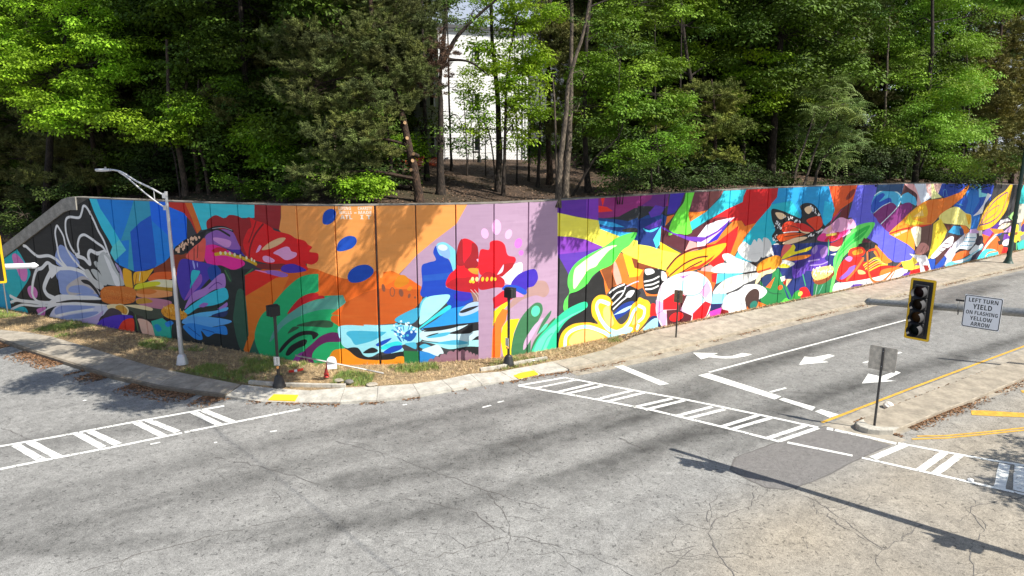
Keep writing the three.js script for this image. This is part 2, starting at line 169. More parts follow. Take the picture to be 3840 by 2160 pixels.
const mWhitePaint = std([0.8, 0.81, 0.83], 0.5);
const mBarks = { dark: std([0.085, 0.066, 0.052], 0.95, { map: rep(gBark, 1), bumpMap: rep(gBark, 1), bumpScale: 0.03 }), pale: std([0.27, 0.235, 0.19], 0.95, { map: rep(gBark, 1), bumpMap: rep(gBark, 1), bumpScale: 0.015 }), brown: std([0.21, 0.165, 0.125], 0.95, { map: rep(gBark, 1), bumpMap: rep(gBark, 1), bumpScale: 0.02 }), pine: std([0.14, 0.088, 0.06], 0.95, { map: rep(gBark, 1), bumpMap: rep(gBark, 1), bumpScale: 0.04 }) };

// ---------- wall geometry ----------
const WU = [0]; for (let i = 1; i < WALL.length; i++) WU.push(WU[i - 1] + Math.hypot(WALL[i][0] - WALL[i - 1][0], WALL[i][1] - WALL[i - 1][1]));
function wallAt(u, off = 0) { let i = 1; while (i < WALL.length - 1 && WU[i] < u) i++; const a = WALL[i - 1], b = WALL[i], l = WU[i] - WU[i - 1], dx = (b[0] - a[0]) / l, dz = (b[1] - a[1]) / l, t = u - WU[i - 1]; return [a[0] + dx * t - dz * off, a[1] + dz * t + dx * off]; } // off > 0 is towards the street
const TOPS = [[0, 0.15], [8.01, 3.75], [14.8, 7.04], [15.66, 7.08], [21.35, 7.15], [25.67, 7.22], [30.81, 7.35], [34.43, 7.4], [48, 7.45], [53, 7.48], [60, 7.45], [65, 7.4], [71.6, 7.28], [75.4, 7.21], [82, 7.02], [92, 6.64], [98.8, 6.33], [118, 5.4]];
const wallTop = (u) => { let i = 1; while (i < TOPS.length - 1 && TOPS[i][0] < u) i++; const a = TOPS[i - 1], b = TOPS[i]; return a[1] + (b[1] - a[1]) * (u - a[0]) / (b[0] - a[0]); };
function wallNear(x, z) { let best = [1e9, 0, 0]; for (let i = 1; i < WALL.length; i++) { const a = WALL[i - 1], b = WALL[i], l = WU[i] - WU[i - 1], dx = (b[0] - a[0]) / l, dz = (b[1] - a[1]) / l; const t = Math.max(0, Math.min(l, (x - a[0]) * dx + (z - a[1]) * dz)); const px = a[0] + dx * t, pz = a[1] + dz * t, d = Math.hypot(x - px, z - pz), s = (x - a[0]) * dz - (z - a[1]) * dx; if (d < best[0]) best = [d, WU[i - 1] + t, s >= 0 ? 1 : -1]; } return { u: best[1], d: best[0] * best[2] }; } // d > 0 behind the wall
const hillAt = (x, z) => { const w = wallNear(x, z), d = Math.max(0, w.d); return wallTop(Math.max(9, w.u)) - 0.3 + 1.9 * sstep(0, 24, d) + Math.max(0, d - 20) * 0.018 + (fbm(x * 0.35, z * 0.35, 3) - 0.5) * 0.35 * Math.min(1, d / 2) - 3.6 * (1 - sstep(7, 16, w.u)) * 0; };

// ---------- road and ground ----------
{
  const g = new THREE.PlaneGeometry(1600, 1600).rotateX(-Math.PI / 2).translate(0, -0.05, 0);
  struct('ground', g, std([0.17, 0.165, 0.16], 0.95));
  const X0 = -54, X1 = 74, Z0 = -92, Z1 = -9, S = 0.21, nx = Math.round((X1 - X0) / S), nz = Math.round((Z1 - Z0) / S), pos = [], uv = [], col = [], idx = [];
  const segs = []; for (const t of TYRES) { for (let k = 2; k + 3 < t.length; k += 2) segs.push([t[0], t[1], t[k], t[k + 1], t[k + 2], t[k + 3]]); }
  for (let j = 0; j <= nz; j++) for (let i = 0; i <= nx; i++) {
    const x = X0 + i * S, z = Z0 + j * S; pos.push(x, 0, z); uv.push(x, z);
    let dark = 0; const wob = (fbm(x * 0.9, z * 0.9, 3) - 0.5) * 1.2;
    const per = {};
    for (const s of segs) { const dx = s[4] - s[2], dz = s[5] - s[3], l2 = dx * dx + dz * dz, t = Math.max(0, Math.min(1, ((x - s[2]) * dx + (z - s[3]) * dz) / l2)), d = Math.hypot(x - s[2] - dx * t, z - s[3] - dz * t) + wob * s[0] * 0.5; if (d < s[0] * 1.6) { const v = s[1] * (1 - sstep(s[0] * 0.25, s[0] * 1.5, d)); const k = s[0] + '_' + s[1]; per[k] = Math.max(per[k] ?? 0, v); } }
    for (const k in per) dark = Math.max(dark, per[k]);
    { const n = x * 0.565 + z * 0.825, s = x * 0.825 - z * 0.565; dark *= (0.24 + 1.05 * fbm(s * 0.22 + 30, n * 1.9, 4)) * (0.55 + 0.85 * fbm(x * 3.1, z * 3.1, 3)); }
    const n = x * 0.565 + z * 0.825, s = x * 0.825 - z * 0.565, lane = n < -14.5 && s > 12 ? 0.5 : 0;
    let v = 0.48 + (fbm(x * 0.22, z * 0.22, 5) - 0.5) * 0.07 + (fbm(s * 0.16, n * 2.2, 4) - 0.5) * 0.12 + (fbm(x * 2.4 + 9, z * 2.4, 3) - 0.5) * 0.08 + (hash(i, j) - 0.5) * 0.02;
    if (lane) v *= 0.86 + 0.12 * fbm(s * 0.12, n * 2.5, 3);
    v *= 1 - 0.85 * Math.min(1, dark * 1.4);
    const tan = sstep(0.1, 1.6, (n + 13.4) * 0.4) * sstep(-1, 3, x - 3 + (fbm(x * 0.3, z * 0.3, 3) - 0.5) * 5) * (0.45 + 0.55 * fbm(x * 0.4 + 3, z * 0.4, 4));
    const tr = 1 + 0.14 * tan, tb = 1 - 0.19 * tan; v *= 1 + 0.1 * tan;
    col.push(v * tr * 1.01, v * 0.995, v * 0.965 * tb);
    if (i && j) { const a = (j - 1) * (nx + 1) + i - 1, b = a + 1, c = a + nx + 1, d = c + 1; idx.push(a, c, b, b, c, d); }
  }
  struct('road', buf(pos, idx, uv, col), mRoad);
  struct('asphalt_patch', flatPoly(PATCH, 0.006), mPatch);
  struct('patch_seam', ribbon(dense([...PATCH, PATCH[0]], 0.25).map((p) => [p[0] + rr(-0.02, 0.02), p[1] + rr(-0.02, 0.02)]), 0.05, 0.0078, 0.6), mCrack);
  struct('concrete_apron', flatPoly(APRON, 0.004), mConcOld[2]);
  const gs = [], ys = [];
  const worn = (pts, w) => { const out = [], d = dense(pts, 0.25); out.push(ribbon(d, w, 0.011, 0.07)); return out; };
  for (const m of MARKS) struct('road_marking', m[0] === 'p' ? flatPoly(m[1], 0.012) : ribbon(dense(m[2], 0.25), m[1], 0.0105 + (gs.push(1) % 7) * 0.0006, 0.07), mWhite);
  for (const m of YELLOW) struct('yellow_marking', m[0] === 'p' ? flatPoly(m[1], 0.012) : ribbon(dense(m[2], 0.3), m[1], 0.0105, 0.08), mYellow);
  // cracks: the long ones of the photograph and a net of finer ones
  const cr = [];
  const jag = (pts, amp) => dense(pts, 0.22).map((p) => [p[0] + (rnd() - 0.5) * amp, p[1] + (rnd() - 0.5) * amp]);
  CRACKS.forEach((c, i) => { const y = 0.0075 + i * 0.00006; cr.push(ribbon(jag(c, 0.14), 0.019, y, 0.9)); for (let k = 0; k < c.length - 1; k++) if (rnd() < 0.6) { let x = c[k][0], z = c[k][1], a = rr(0, 6.28); const p = [[x, z]]; for (let q = 0; q < rr(5, 14); q++) { a += rr(-0.7, 0.7); x += Math.cos(a) * 0.22; z += Math.sin(a) * 0.22; p.push([x, z]); } cr.push(ribbon(p, 0.009, y + 0.0004, 0.8)); } });
  for (let k = 0; k < 55; k++) { let x = rr(-16, 22), z = rr(-24, -13), a = rr(0, 6.28); const p = [[x, z]]; for (let q = 0; q < rr(6, 30); q++) { a += rr(-0.5, 0.5); x += Math.cos(a) * 0.2; z += Math.sin(a) * 0.2; p.push([x, z]); } cr.push(ribbon(p, rr(0.005, 0.01), 0.0068 + k * 0.00001, 0.8)); }
  const cm = struct('road_cracks', mergeGeometries(cr), mCrack);
}
// ---------- sidewalks, kerbs, median ----------
const grassEdge = [];
{
  const walk = struct('sidewalk', flatPoly([[-60, -70], [-60, -69.9], [-59.9, -70]], 0.001), mGrey);
  const slabs = (rows, mats, name, kerbW) => { for (let i = 0; i + 1 < rows.length; i++) { const a = rows[i], b = rows[i + 1], q = [[a[0], a[1]], [b[0], b[1]], [b[2], b[3]], [a[2], a[3]]]; struct(name, slab(shrink(q, 0.012), [0.14, 0.14, b[4], a[4]].map((h) => h + rr(-0.004, 0.004)), 0.3), mats[Math.floor(rnd() * mats.length)], walk); } };
  slabs(RAMP, mConcNew, 'paving_slab'); slabs(LEFTWALK.slice(0), mConcOld, 'paving_slab'); slabs(RIGHTWALK, mConcOld, 'paving_slab');
  for (const t of TACT) { const s = mesh('tactile_plate', slab(t, [0.075, 0.105, 0.105, 0.075], 0.05), std([0.82, 0.55, 0.02], 0.7, { bumpMap: rep(gBump, 4), bumpScale: 0.006 }), walk); const dm = []; for (let a = 0; a < 11; a++) for (let b = 0; b < 5; b++) { const f = (a + 0.5) / 11, g2 = (b + 0.5) / 5, l0 = [t[0][0] + (t[3][0] - t[0][0]) * f, t[0][1] + (t[3][1] - t[0][1]) * f], l1 = [t[1][0] + (t[2][0] - t[1][0]) * f, t[1][1] + (t[2][1] - t[1][1]) * f]; dm.push(new THREE.SphereGeometry(0.022, 6, 4).scale(1, 0.7, 1).translate(l0[0] + (l1[0] - l0[0]) * g2, 0.075 + 0.03 * g2, l0[1] + (l1[1] - l0[1]) * g2)); } const dd = mesh('domes', mergeGeometries(dm), s.material, s); dd.userData.kind = 'stuff'; }
  const kerbRun = (pts, w, h, m, parent) => { for (let i = 0; i + 1 < pts.length; i++) { const a = pts[i], b = pts[i + 1], l = Math.hypot(b[0] - a[0], b[1] - a[1]), dx = (b[0] - a[0]) / l, dz = (b[1] - a[1]) / l, nx = dz * w, nz = -dx * w; mesh('kerb_stone', slab(shrink([[a[0], a[1]], [b[0], b[1]], [b[0] + nx, b[1] + nz], [a[0] + nx, a[1] + nz]], 0.008), [h, h, h, h], h + 0.1), m, parent); } };
  for (const k of KERBS) kerbRun(dense(k, 1.9), 0.16, 0.27, mKerbNew, walk);
  kerbRun(LEFTWALK.map((r) => [r[2], r[3]]).reverse(), -0.17, 0.15, std([0.3, 0.26, 0.21], 0.95, { map: rep(gConcrete, 1 / 1.7) }), walk);
  kerbRun(RIGHTWALK.map((r) => [r[2], r[3]]), 0.17, 0.136, mKerb, walk);
  // gutter pan along the right kerb
  const o = RIGHTWALK.map((r) => [r[2], r[3]]), pos = [], idx = [], uv = [];
  for (let i = 0; i < o.length; i++) { const a = o[Math.max(0, i - 1)], b = o[Math.min(o.length - 1, i + 1)], l = Math.hypot(b[0] - a[0], b[1] - a[1]), nx = -(b[1] - a[1]) / l, nz = (b[0] - a[0]) / l; pos.push(o[i][0], 0.005, o[i][1], o[i][0] + nx * 0.62, 0.005, o[i][1] + nz * 0.62); uv.push(o[i][0], o[i][1], o[i][0] + nx * 0.6, o[i][1] + nz * 0.6); if (i) { const k = i * 2; idx.push(k - 2, k - 1, k, k, k - 1, k + 1); } }
  struct('gutter', buf(pos, idx, uv), mConcOld[1]);
  const med = MEDIAN, ring = [...med[0].slice().reverse(), ...med[1].slice(1, -1), ...med[2]];
  const shp = new THREE.Shape(ring.map((p) => new THREE.Vector2(p[0], -p[1])));
  const mg = new THREE.ExtrudeGeometry(shp, { depth: 0.15, bevelEnabled: true, bevelSize: 0.03, bevelThickness: 0.02, bevelSegments: 2 }); mg.rotateX(-Math.PI / 2); mg.translate(0, -0.02, 0);
  const m = struct('median_island', mg, std([0.52, 0.465, 0.39], 0.93, { map: rep(gConcrete, 1 / 3), bumpMap: rep(gBump, 1), bumpScale: 0.004 }));
  const nose = med[1], ns = new THREE.Shape([...nose, ...nose.slice().reverse().map((p) => [p[0] + 0.42 * 0.85 - 0.05, p[1] - 0.42 * 0.5])].map((p) => new THREE.Vector2(p[0], -p[1])));
  const ng = new THREE.ExtrudeGeometry(ns, { depth: 0.17, bevelEnabled: true, bevelSize: 0.05, bevelThickness: 0.03, bevelSegments: 3 }); ng.rotateX(-Math.PI / 2);
  mesh('nose_kerb', ng, mKerbNew, m);
}
// soil and dry grass between sidewalk and wall
const mSoil = new THREE.MeshStandardMaterial({ vertexColors: true, map: rep(gSoil, 1 / 2.6), roughness: 1, bumpMap: rep(gSoil, 1 / 2.6), bumpScale: 0.05 });
const soilTop = [];
{
  const inner = [...LEFTWALK.map((r) => [r[0], r[1]]), ...RAMP.map((r) => [r[0], r[1]]), ...RIGHTWALK.map((r) => [r[0], r[1]])];
  const L = [0]; for (let i = 1; i < inner.length; i++) L.push(L[i - 1] + Math.hypot(inner[i][0] - inner[i - 1][0], inner[i][1] - inner[i - 1][1]));
  const N = 330, M = 26, pos = [], uv = [], col = [], idx = [];
  for (let i = 0; i <= N; i++) {
    const t = L[L.length - 1] * i / N; let k = 1; while (k < L.length - 1 && L[k] < t) k++; const f = (t - L[k - 1]) / (L[k] - L[k - 1] || 1), ix = inner[k - 1][0] + (inner[k][0] - inner[k - 1][0]) * f, iz = inner[k - 1][1] + (inner[k][1] - inner[k - 1][1]) * f;
    const w = wallNear(ix, iz), [wx, wz] = wallAt(Math.min(w.u, 116), -0.1), wide = Math.hypot(wx - ix, wz - iz);
    for (let j = 0; j <= M; j++) {
      const s = j / M, x = ix + (wx - ix) * s, z = iz + (wz - iz) * s, rise = Math.min(0.16, wide * 0.05);
      const y = 0.13 - 0.07 * sstep(0.1, 1, s) + (fbm(x * 1.6, z * 1.6, 4) - 0.5) * 0.1 * Math.min(1, wide / 2) * Math.min(1, s * 5) * (1 - 0.6 * s);
      pos.push(x, y, z); uv.push(x, z);
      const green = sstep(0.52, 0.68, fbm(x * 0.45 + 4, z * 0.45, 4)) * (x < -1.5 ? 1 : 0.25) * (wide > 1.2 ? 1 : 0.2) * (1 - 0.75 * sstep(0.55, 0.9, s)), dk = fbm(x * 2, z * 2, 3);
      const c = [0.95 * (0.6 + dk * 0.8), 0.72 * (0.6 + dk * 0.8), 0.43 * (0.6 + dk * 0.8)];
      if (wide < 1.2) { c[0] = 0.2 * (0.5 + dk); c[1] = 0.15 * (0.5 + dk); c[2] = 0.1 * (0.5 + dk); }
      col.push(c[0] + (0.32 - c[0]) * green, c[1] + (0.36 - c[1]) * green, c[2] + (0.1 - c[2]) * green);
      if (j > 1 && j < M) soilTop.push([x, y, z, green, wide]);
      if (i && j) { const a = (i - 1) * (M + 1) + j - 1, b = a + 1, c2 = a + M + 1, d = c2 + 1; idx.push(a, c2, b, b, c2, d); }
    }
  }
  const g = buf(pos, idx, uv, col); if (g.attributes.normal.getY(40) < 0) { g.setIndex(idx.reverse()); g.computeVertexNormals(); }
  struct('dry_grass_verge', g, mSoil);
  // blades and mulch chips on it
  const blade = buf([-0.012, 0, 0, 0.012, 0, 0, 0.02, 0.13, 0.03, -0.03, 0, 0.01, -0.015, 0, 0.02, -0.05, 0.11, -0.02, 0.03, 0, -0.01, 0.045, 0, -0.01, 0.07, 0.09, 0.04], [0, 1, 2, 3, 4, 5, 6, 7, 8]);
  const mk = (name, label, cat, geo, n, pick, colr, sc, mat) => { const im = new THREE.InstancedMesh(geo, mat, n), m = new THREE.Matrix4(), q = new THREE.Quaternion(), c = new THREE.Color(); let k = 0, guard = 0; while (k < n && guard++ < n * 60) { const p = soilTop[Math.floor(rnd() * soilTop.length)]; if (!pick(p)) continue; q.setFromEuler(new THREE.Euler(rr(-0.4, 0.4), rr(0, 6.28), rr(-0.4, 0.4))); const s = rr(sc[0], sc[1]); m.compose(V(p[0] + rr(-0.15, 0.15), p[1], p[2] + rr(-0.12, 0.12)), q, V(s, s * rr(0.6, 1.2), s)); im.setMatrixAt(k, m); colr(c); im.setColorAt(k, c); k++; } im.count = k; im.name = name; im.castShadow = im.receiveShadow = true; im.userData.kind = 'stuff'; tag(im, label, cat); scene.add(im); };
  const mBlade = std([1, 1, 1], 1, { side: THREE.DoubleSide });
  mk('green_grass', 'patchy green grass growing in the verge below the wall', 'grass', blade, 8000, (p) => p[3] > 0.1 + rnd() * 0.75, (c) => c.setRGB(rr(0.16, 0.27), rr(0.22, 0.33), rr(0.05, 0.09)), [0.7, 1.7], mBlade);
  mk('dry_grass', 'dry straw coloured grass covering the verge below the wall', 'dry grass', blade, 12000, (p) => p[4] > 1.2 || rnd() < 0.3, (c) => { const v = rr(0.6, 1.2); c.setRGB(0.6 * v, 0.45 * v, 0.25 * v); }, [0.5, 1.3], mBlade);
  mk('fallen_leaf_litter', 'brown fallen leaves and chips on the verge', 'leaf litter', buf([-0.05, 0.01, 0, 0, 0.02, 0.03, 0.06, 0.015, 0, 0, 0.03, -0.03], [0, 1, 2, 0, 2, 3]), 5500, (p) => p[0] > -4 || p[4] < 1.2, (c) => { const v = rr(0.4, 1.2); c.setRGB(0.52 * v, 0.36 * v, 0.22 * v); }, [0.5, 1.4], mBlade);
}
// leaf drift in the gutters
{
  const chip = buf([-0.05, 0.01, 0, 0, 0.02, 0.03, 0.06, 0.015, 0, 0, 0.03, -0.03], [0, 1, 2, 0, 2, 3]), spots = [];
  const run = (pts, n, w, side) => { for (let k = 0; k < n; k++) { const i = Math.floor(rnd() * (pts.length - 1)), t = rnd(), a = pts[i], b = pts[i + 1], l = Math.hypot(b[0] - a[0], b[1] - a[1]) || 1; if (fbm((a[0] + t) * 0.7, a[1] * 0.7 + t, 3) < 0.42) continue; const o = rnd() * rnd() * w * side; spots.push([a[0] + (b[0] - a[0]) * t - (b[1] - a[1]) / l * o, a[1] + (b[1] - a[1]) * t + (b[0] - a[0]) / l * o]); } };
  run(LEFTWALK.map((r) => [r[2], r[3]]), 11000, 1.15, 1); run(RIGHTWALK.map((r) => [r[2], r[3]]), 2500, 0.4, 1); run(MEDIAN[0], 1500, 0.25, -1); run(MEDIAN[2], 1800, 0.5, 1); run(RAMP.map((r) => [r[2], r[3]]), 900, 0.4, 1);
  const im = new THREE.InstancedMesh(chip, std([1, 1, 1], 1, { side: THREE.DoubleSide }), spots.length), m = new THREE.Matrix4(), q = new THREE.Quaternion(), c = new THREE.Color();
  spots.forEach((p, k) => { q.setFromEuler(new THREE.Euler(rr(-0.5, 0.5), rr(0, 6.28), rr(-0.5, 0.5))); const s = rr(0.5, 1.3); m.compose(V(p[0], 0.01, p[1]), q, V(s, s, s)); im.setMatrixAt(k, m); const v = rr(0.35, 1.1); c.setRGB(0.3 * v, 0.165 * v, 0.085 * v); im.setColorAt(k, c); });
  im.name = 'gutter_leaves'; im.userData.kind = 'stuff'; tag(im, 'reddish brown leaves and dirt drifted along the kerbs', 'leaf litter'); im.castShadow = im.receiveShadow = true; scene.add(im);
}

// ---------- the painted retaining wall ----------
const PW = 1.7725, PU0 = 34.4 - PW * 19, PER = 11, PPM = 104, CH = 832, SEC = PER * PW;
const sections = [];
{
  const NS = 6, cs = [];
  for (let k = 0; k < NS; k++) { const c = document.createElement('canvas'); c.width = 2048; c.height = CH; const x = c.getContext('2d'); x.fillStyle = '#3a3a40'; x.fillRect(0, 0, 2048, CH); cs.push([c, x, PU0 + k * SEC]); }
  const X = (o, u) => (u / 100 - o) * PPM, Y = (v) => CH - (v / 100 + 0.3) * PPM;
  const sat = (c) => { if (c[0] !== '#') return c; const k = new THREE.Color(c), h = {}; k.getHSL(h, THREE.SRGBColorSpace); k.setHSL(h.h, Math.min(1, h.s * 1.15), h.l, THREE.SRGBColorSpace); return '#' + k.getHexString(THREE.SRGBColorSpace); };
  const each = (a, b, fn) => { for (const [c, x, o] of cs) { if (b / 100 < o - 0.5 || a / 100 > o + SEC + 0.6) continue; fn(x, o); } };
  const range = (p) => { let a = 1e9, b = -1e9; for (let i = 0; i < p.length; i += 2) { a = Math.min(a, p[i]); b = Math.max(b, p[i]); } return [a, b]; };
  const pathP = (x, o, p) => { x.beginPath(); for (let i = 0; i < p.length; i += 2) x[i ? 'lineTo' : 'moveTo'](X(o, p[i]), Y(p[i + 1])); x.closePath(); };
  const pathS = (x, o, p, closed) => { const n = p.length / 2, at = (i) => { i = closed ? (i + n) % n : Math.max(0, Math.min(n - 1, i)); return [X(o, p[i * 2]), Y(p[i * 2 + 1])]; }; x.beginPath(); x.moveTo(...at(0)); for (let i = 0; i < (closed ? n : n - 1); i++) { const a = at(i - 1), b = at(i), c = at(i + 1), d = at(i + 2); x.bezierCurveTo(b[0] + (c[0] - a[0]) / 6, b[1] + (c[1] - a[1]) / 6, c[0] - (d[0] - b[0]) / 6, c[1] - (d[1] - b[1]) / 6, ...c); } if (closed) x.closePath(); };
  const P = (c, p) => each(...range(p), (x, o) => { pathP(x, o, p); x.fillStyle = sat(c); x.fill(); x.strokeStyle = sat(c); x.lineWidth = 2; x.lineJoin = 'round'; x.stroke(); });
  const S = (c, p) => each(...range(p), (x, o) => { pathS(x, o, p, true); x.fillStyle = sat(c); x.fill(); });
  const L = (c, w, p) => each(...range(p), (x, o) => { pathS(x, o, p, false); x.strokeStyle = sat(c); x.lineWidth = w / 100 * PPM; x.lineCap = x.lineJoin = 'round'; x.stroke(); });
  const E = (c, u, v, rx, ry, rot) => each(u - 200, u + 200, (x, o) => { x.beginPath(); x.ellipse(X(o, u), Y(v), rx / 100 * PPM, ry / 100 * PPM, rot * Math.PI / 180, 0, 7); x.fillStyle = sat(c); x.fill(); });
  const O = (c, u, v, rx, ry, rot) => each(u - 200, u + 200, (x, o) => { x.beginPath(); x.ellipse(X(o, u), Y(v), rx / 100 * PPM, ry / 100 * PPM, rot * Math.PI / 180, 0, 7); x.strokeStyle = sat(c); x.lineWidth = 4; x.stroke(); });
  const D = (c, b, r, n) => { for (let k = 0; k < n; k++) { const t = (k + 0.5) / n; E(c, b[0] + (b[2] - b[0]) * (t + rr(-0.04, 0.04)), b[1] + (b[3] - b[1]) * rr(0.05, 0.95), r * rr(0.7, 1.1), r * rr(0.7, 1.3), rr(-50, 50)); } };
  const Q = (c, b, r, n) => { for (let k = 0; k < n; k++) { const t = rnd(), j = r * 1.9 * (0.35 + 0.65 * Math.sin(t * 3.14)); E(c, b[0] + (b[2] - b[0]) * t + rr(-j, j), b[1] + (b[3] - b[1]) * t + rr(-j, j), r * rr(0.55, 0.95), r * rr(0.6, 1.15), rr(-50, 50)); } };
  const G = (c, b, n) => { const w = (b[2] - b[0]) / n; for (let k = 0; k < n; k++) { const u = b[0] + w * (k + 0.5), v = b[1] + (b[3] - b[1]) * (0.05 * k / n) + rr(-5, 5), lo = -20; L(c, w * 0.82, [u, v - 12, u, (v + lo) / 2, u, lo]); } };
  const B = (c, p) => { P(c, p); for (let i = 0; i < p.length / 2 - 3; i++) { const a = p[i * 2], b = p[i * 2 + 2], y0 = p[i * 2 + 1], y1 = p[i * 2 + 3]; for (const t of [0.25, 0.75]) E(c, a + (b - a) * t, y0 + (y1 - y0) * t - 5, (b - a) * 0.26, 16, 0); } };
  const R = (c, u, v, rx, ry, n) => { for (let k = 0; k < n; k++) { const a = rr(0, 6.28), q = Math.sqrt(rnd()), x = u + Math.cos(a) * q * rx, y = v + Math.sin(a) * q * ry; L('#0f58ac', 3, [x, y, u + (x - u) * 0.6, y - 22]); } for (let k = 0; k < n * 1.6; k++) { const a = rr(0, 6.28), q = 0.45 + 0.6 * rnd(), x = u + Math.cos(a) * q * rx, y = v + 10 + Math.sin(a) * q * ry; E(rnd() < 0.7 ? c : '#58b8d8', x, y, rr(4, 7), rr(4, 7), 0); } };
  const T = () => { const word = (s, u0, u1, v0, v1) => each(u0 - 10, u1 + 10, (x, o) => { x.save(); const h = Math.abs(Y(v1) - Y(v0)); x.font = `bold ${Math.round(h * 1.32)}px sans-serif`; x.textBaseline = 'alphabetic'; const w = x.measureText(s).width; x.translate(X(o, u0), Y(v0)); x.scale((X(o, u1) - X(o, u0)) / w, 1); x.fillStyle = '#f8ecdf'; x.fillText(s, 0, 0); x.restore(); });
    word('LIVING', 3281, 3337, 7.16e2, 7.32e2); word('WALLS', 3283, 3339, 6.98e2, 7.13e2); word('ATL', 3288, 3341, 6.76e2, 6.95e2); word('×', 3347, 3362, 6.98e2, 7.1e2); word('CHARITY', 3365, 3428, 7.16e2, 7.32e2); word('MADE', 3366, 3427, 6.98e2, 7.13e2); word('I T', 3374, 3424, 6.76e2, 6.95e2); };
  P('#8a8c92', [9900, -30, 12000, -30, 12000, 760, 9900, 760]); P('#34b8b4', [10300, 200, 10900, 0, 11100, 500, 10500, 700]); P('#f4902c', [10900, 300, 11400, 100, 11800, 600, 11100, 700]); S('#7a3ca8', [10500, 100, 10900, 250, 10800, 0, 10500, 20]);
P('#201f1d',[371,37,321,-147,1041,-27,1598,-18,2087,-5,2306,-23,2406,760,1570,728,807,310]);
P('#1a9cc0',[365,453,827,324,826,-25,204,-125]);
P('#25b0b8',[813,310,969,381,995,357,1031,308,1067,259,1063,239,1015,189,897,91,854,46,830,84,790,148]);
S('#dc86c0',[913,344,948,356,995,331,1032,289,1039,250,1019,209,990,195,962,211,940,255,914,305]);
S('#dc86c0',[1018,157,1048,175,1089,170,1109,143,1097,112,1068,99,1033,105,1017,130]);
S('#25b0b8',[827,3,916,36,974,33,992,1,986,-26,821,-46]);
S('#dc86c0',[1081,38,1163,60,1159,33,1130,-23,1099,-23,1086,12]);
S('#98a8d4',[1319,375,1359,428,1395,436,1460,404,1502,377,1525,348,1501,321,1413,311,1346,315,1311,337]);
S('#98a8d4',[1314,281,1440,301,1552,295,1609,251,1660,176,1470,157,1328,155,1313,223]);
S('#c8c0bc',[1381,198,1468,250,1549,276,1625,234,1663,189,1550,184,1411,154]);
S('#98a8d4',[1421,205,1539,223,1617,190,1415,173]);
S('#201c1c',[1521,252,1582,255,1640,217,1665,177,1652,178,1595,225,1541,236]);
L('#f4f2ee',17.9,[1038,408,1063,404,1118,372,1165,356,1258,367,1324,350,1368,326,1413,311]);
L('#f4f2ee',13.6,[1413,311,1356,365,1347,439,1345,501,1368,542,1388,525,1414,487,1426,426,1464,374,1521,329,1564,308]);
L('#f4f2ee',14.2,[1505,389,1466,435,1442,507,1451,574,1488,597,1568,598,1597,629,1617,662,1646,652,1689,587,1715,536,1751,485,1775,422,1785,399]);
L('#f4f2ee',15.1,[1515,396,1531,403,1529,446,1552,490,1592,507,1636,495,1694,469,1736,451,1758,426]);
L('#f4f2ee',21.4,[1513,384,1568,376,1613,349,1608,397,1632,423,1684,412,1740,425]);
L('#f4f2ee',20.5,[1055,134,1080,202,1126,271,1182,291,1239,325,1286,310,1343,302,1442,310,1535,300,1577,279]);
L('#f4f2ee',29.1,[1284,300,1246,262,1207,220,1177,172,1199,136,1257,122]);
L('#f4f2ee',18.8,[1055,134,1069,103,1117,85,1262,97]);
S('#f4f2ee',[1249,326,1287,316,1363,304,1319,278,1261,238,1250,256]);
S('#f4f2ee',[1270,136,1333,152,1470,160,1613,171,1676,159,1581,146,1406,128,1283,102,1190,89,1235,113]);
S('#f4f2ee',[1199,83,1363,108,1463,121,1689,133,1707,127,1459,102,1320,87,1236,68,1147,32,1077,-6,1054,-15,1068,3,1171,51]);
L('#f4f2ee',20.3,[837,92,925,74,1053,78,1157,79]);
L('#f4f2ee',17.2,[834,54,892,71,967,72]);
L('#f4f2ee',14.9,[829,10,941,49,1080,58,1186,72]);
S('#d8daea',[1164,-32,1256,70,1381,97,1556,112,1715,124,1700,88,1627,42,1600,-8,1434,-29,1255,-34]);
S('#98a8d4',[1254,57,1319,84,1459,102,1612,112,1553,93,1413,62,1288,28,1248,30]);
L('#f4f2ee',13.1,[1256,18,1392,53,1590,94]);
S('#98a8d4',[1274,7,1389,40,1607,84,1624,73,1504,34,1344,9,1299,-16,1269,-16]);
S('#c8b4d8',[1298,-19,1442,14,1602,58,1683,98,1637,43,1601,-2,1436,-20]);
S('#c8cac4',[1690,391,1731,424,1757,420,1789,399,1831,331,1868,293,1871,255,1754,247,1730,262,1686,319]);
S('#f4f2ee',[1737,407,1774,386,1797,340,1834,296,1839,252,1804,251,1775,315]);
S('#c8cac4',[1647,358,1667,369,1700,350,1736,299,1718,298,1669,330]);
S('#c8cac4',[1616,313,1641,324,1684,307,1737,251,1699,241,1650,273]);
S('#d4d2cc',[1558,302,1594,317,1632,272,1700,247,1700,217,1650,218,1600,250]);
S('#b8a8cc',[1820,372,1848,357,1866,334,1873,282,1846,321]);
P('#3cc8e0',[1671,711,1729,714,1754,654,1813,588,1880,499,1923,447,1822,383,1793,423,1815,457,1792,494,1745,555,1698,640]);
P('#66d4d8',[1817,460,1880,501,1923,447,1822,383,1798,423]);
P('#0e86d8',[1729,714,2271,728,2392,653,2378,538,2294,494,2239,434,2195,402,2126,374,2004,340,1912,350,1858,363,1822,383,1923,447,1880,499,1813,588,1754,654]);
P('#3aa0bc',[2031,726,2137,727,2136,639,2053,601,1969,545,1966,340,1921,350,1954,504,1888,494,1951,590,1996,666]);
P('#0f5cc0',[1969,545,2053,601,2136,638,2145,398,2126,374,2004,340,1966,340]);
P('#0a74f0',[2137,727,2271,728,2392,653,2377,533,2294,494,2246,546,2140,612]);
P('#1488dc',[2140,612,2246,546,2269,481,2239,434,2144,387]);
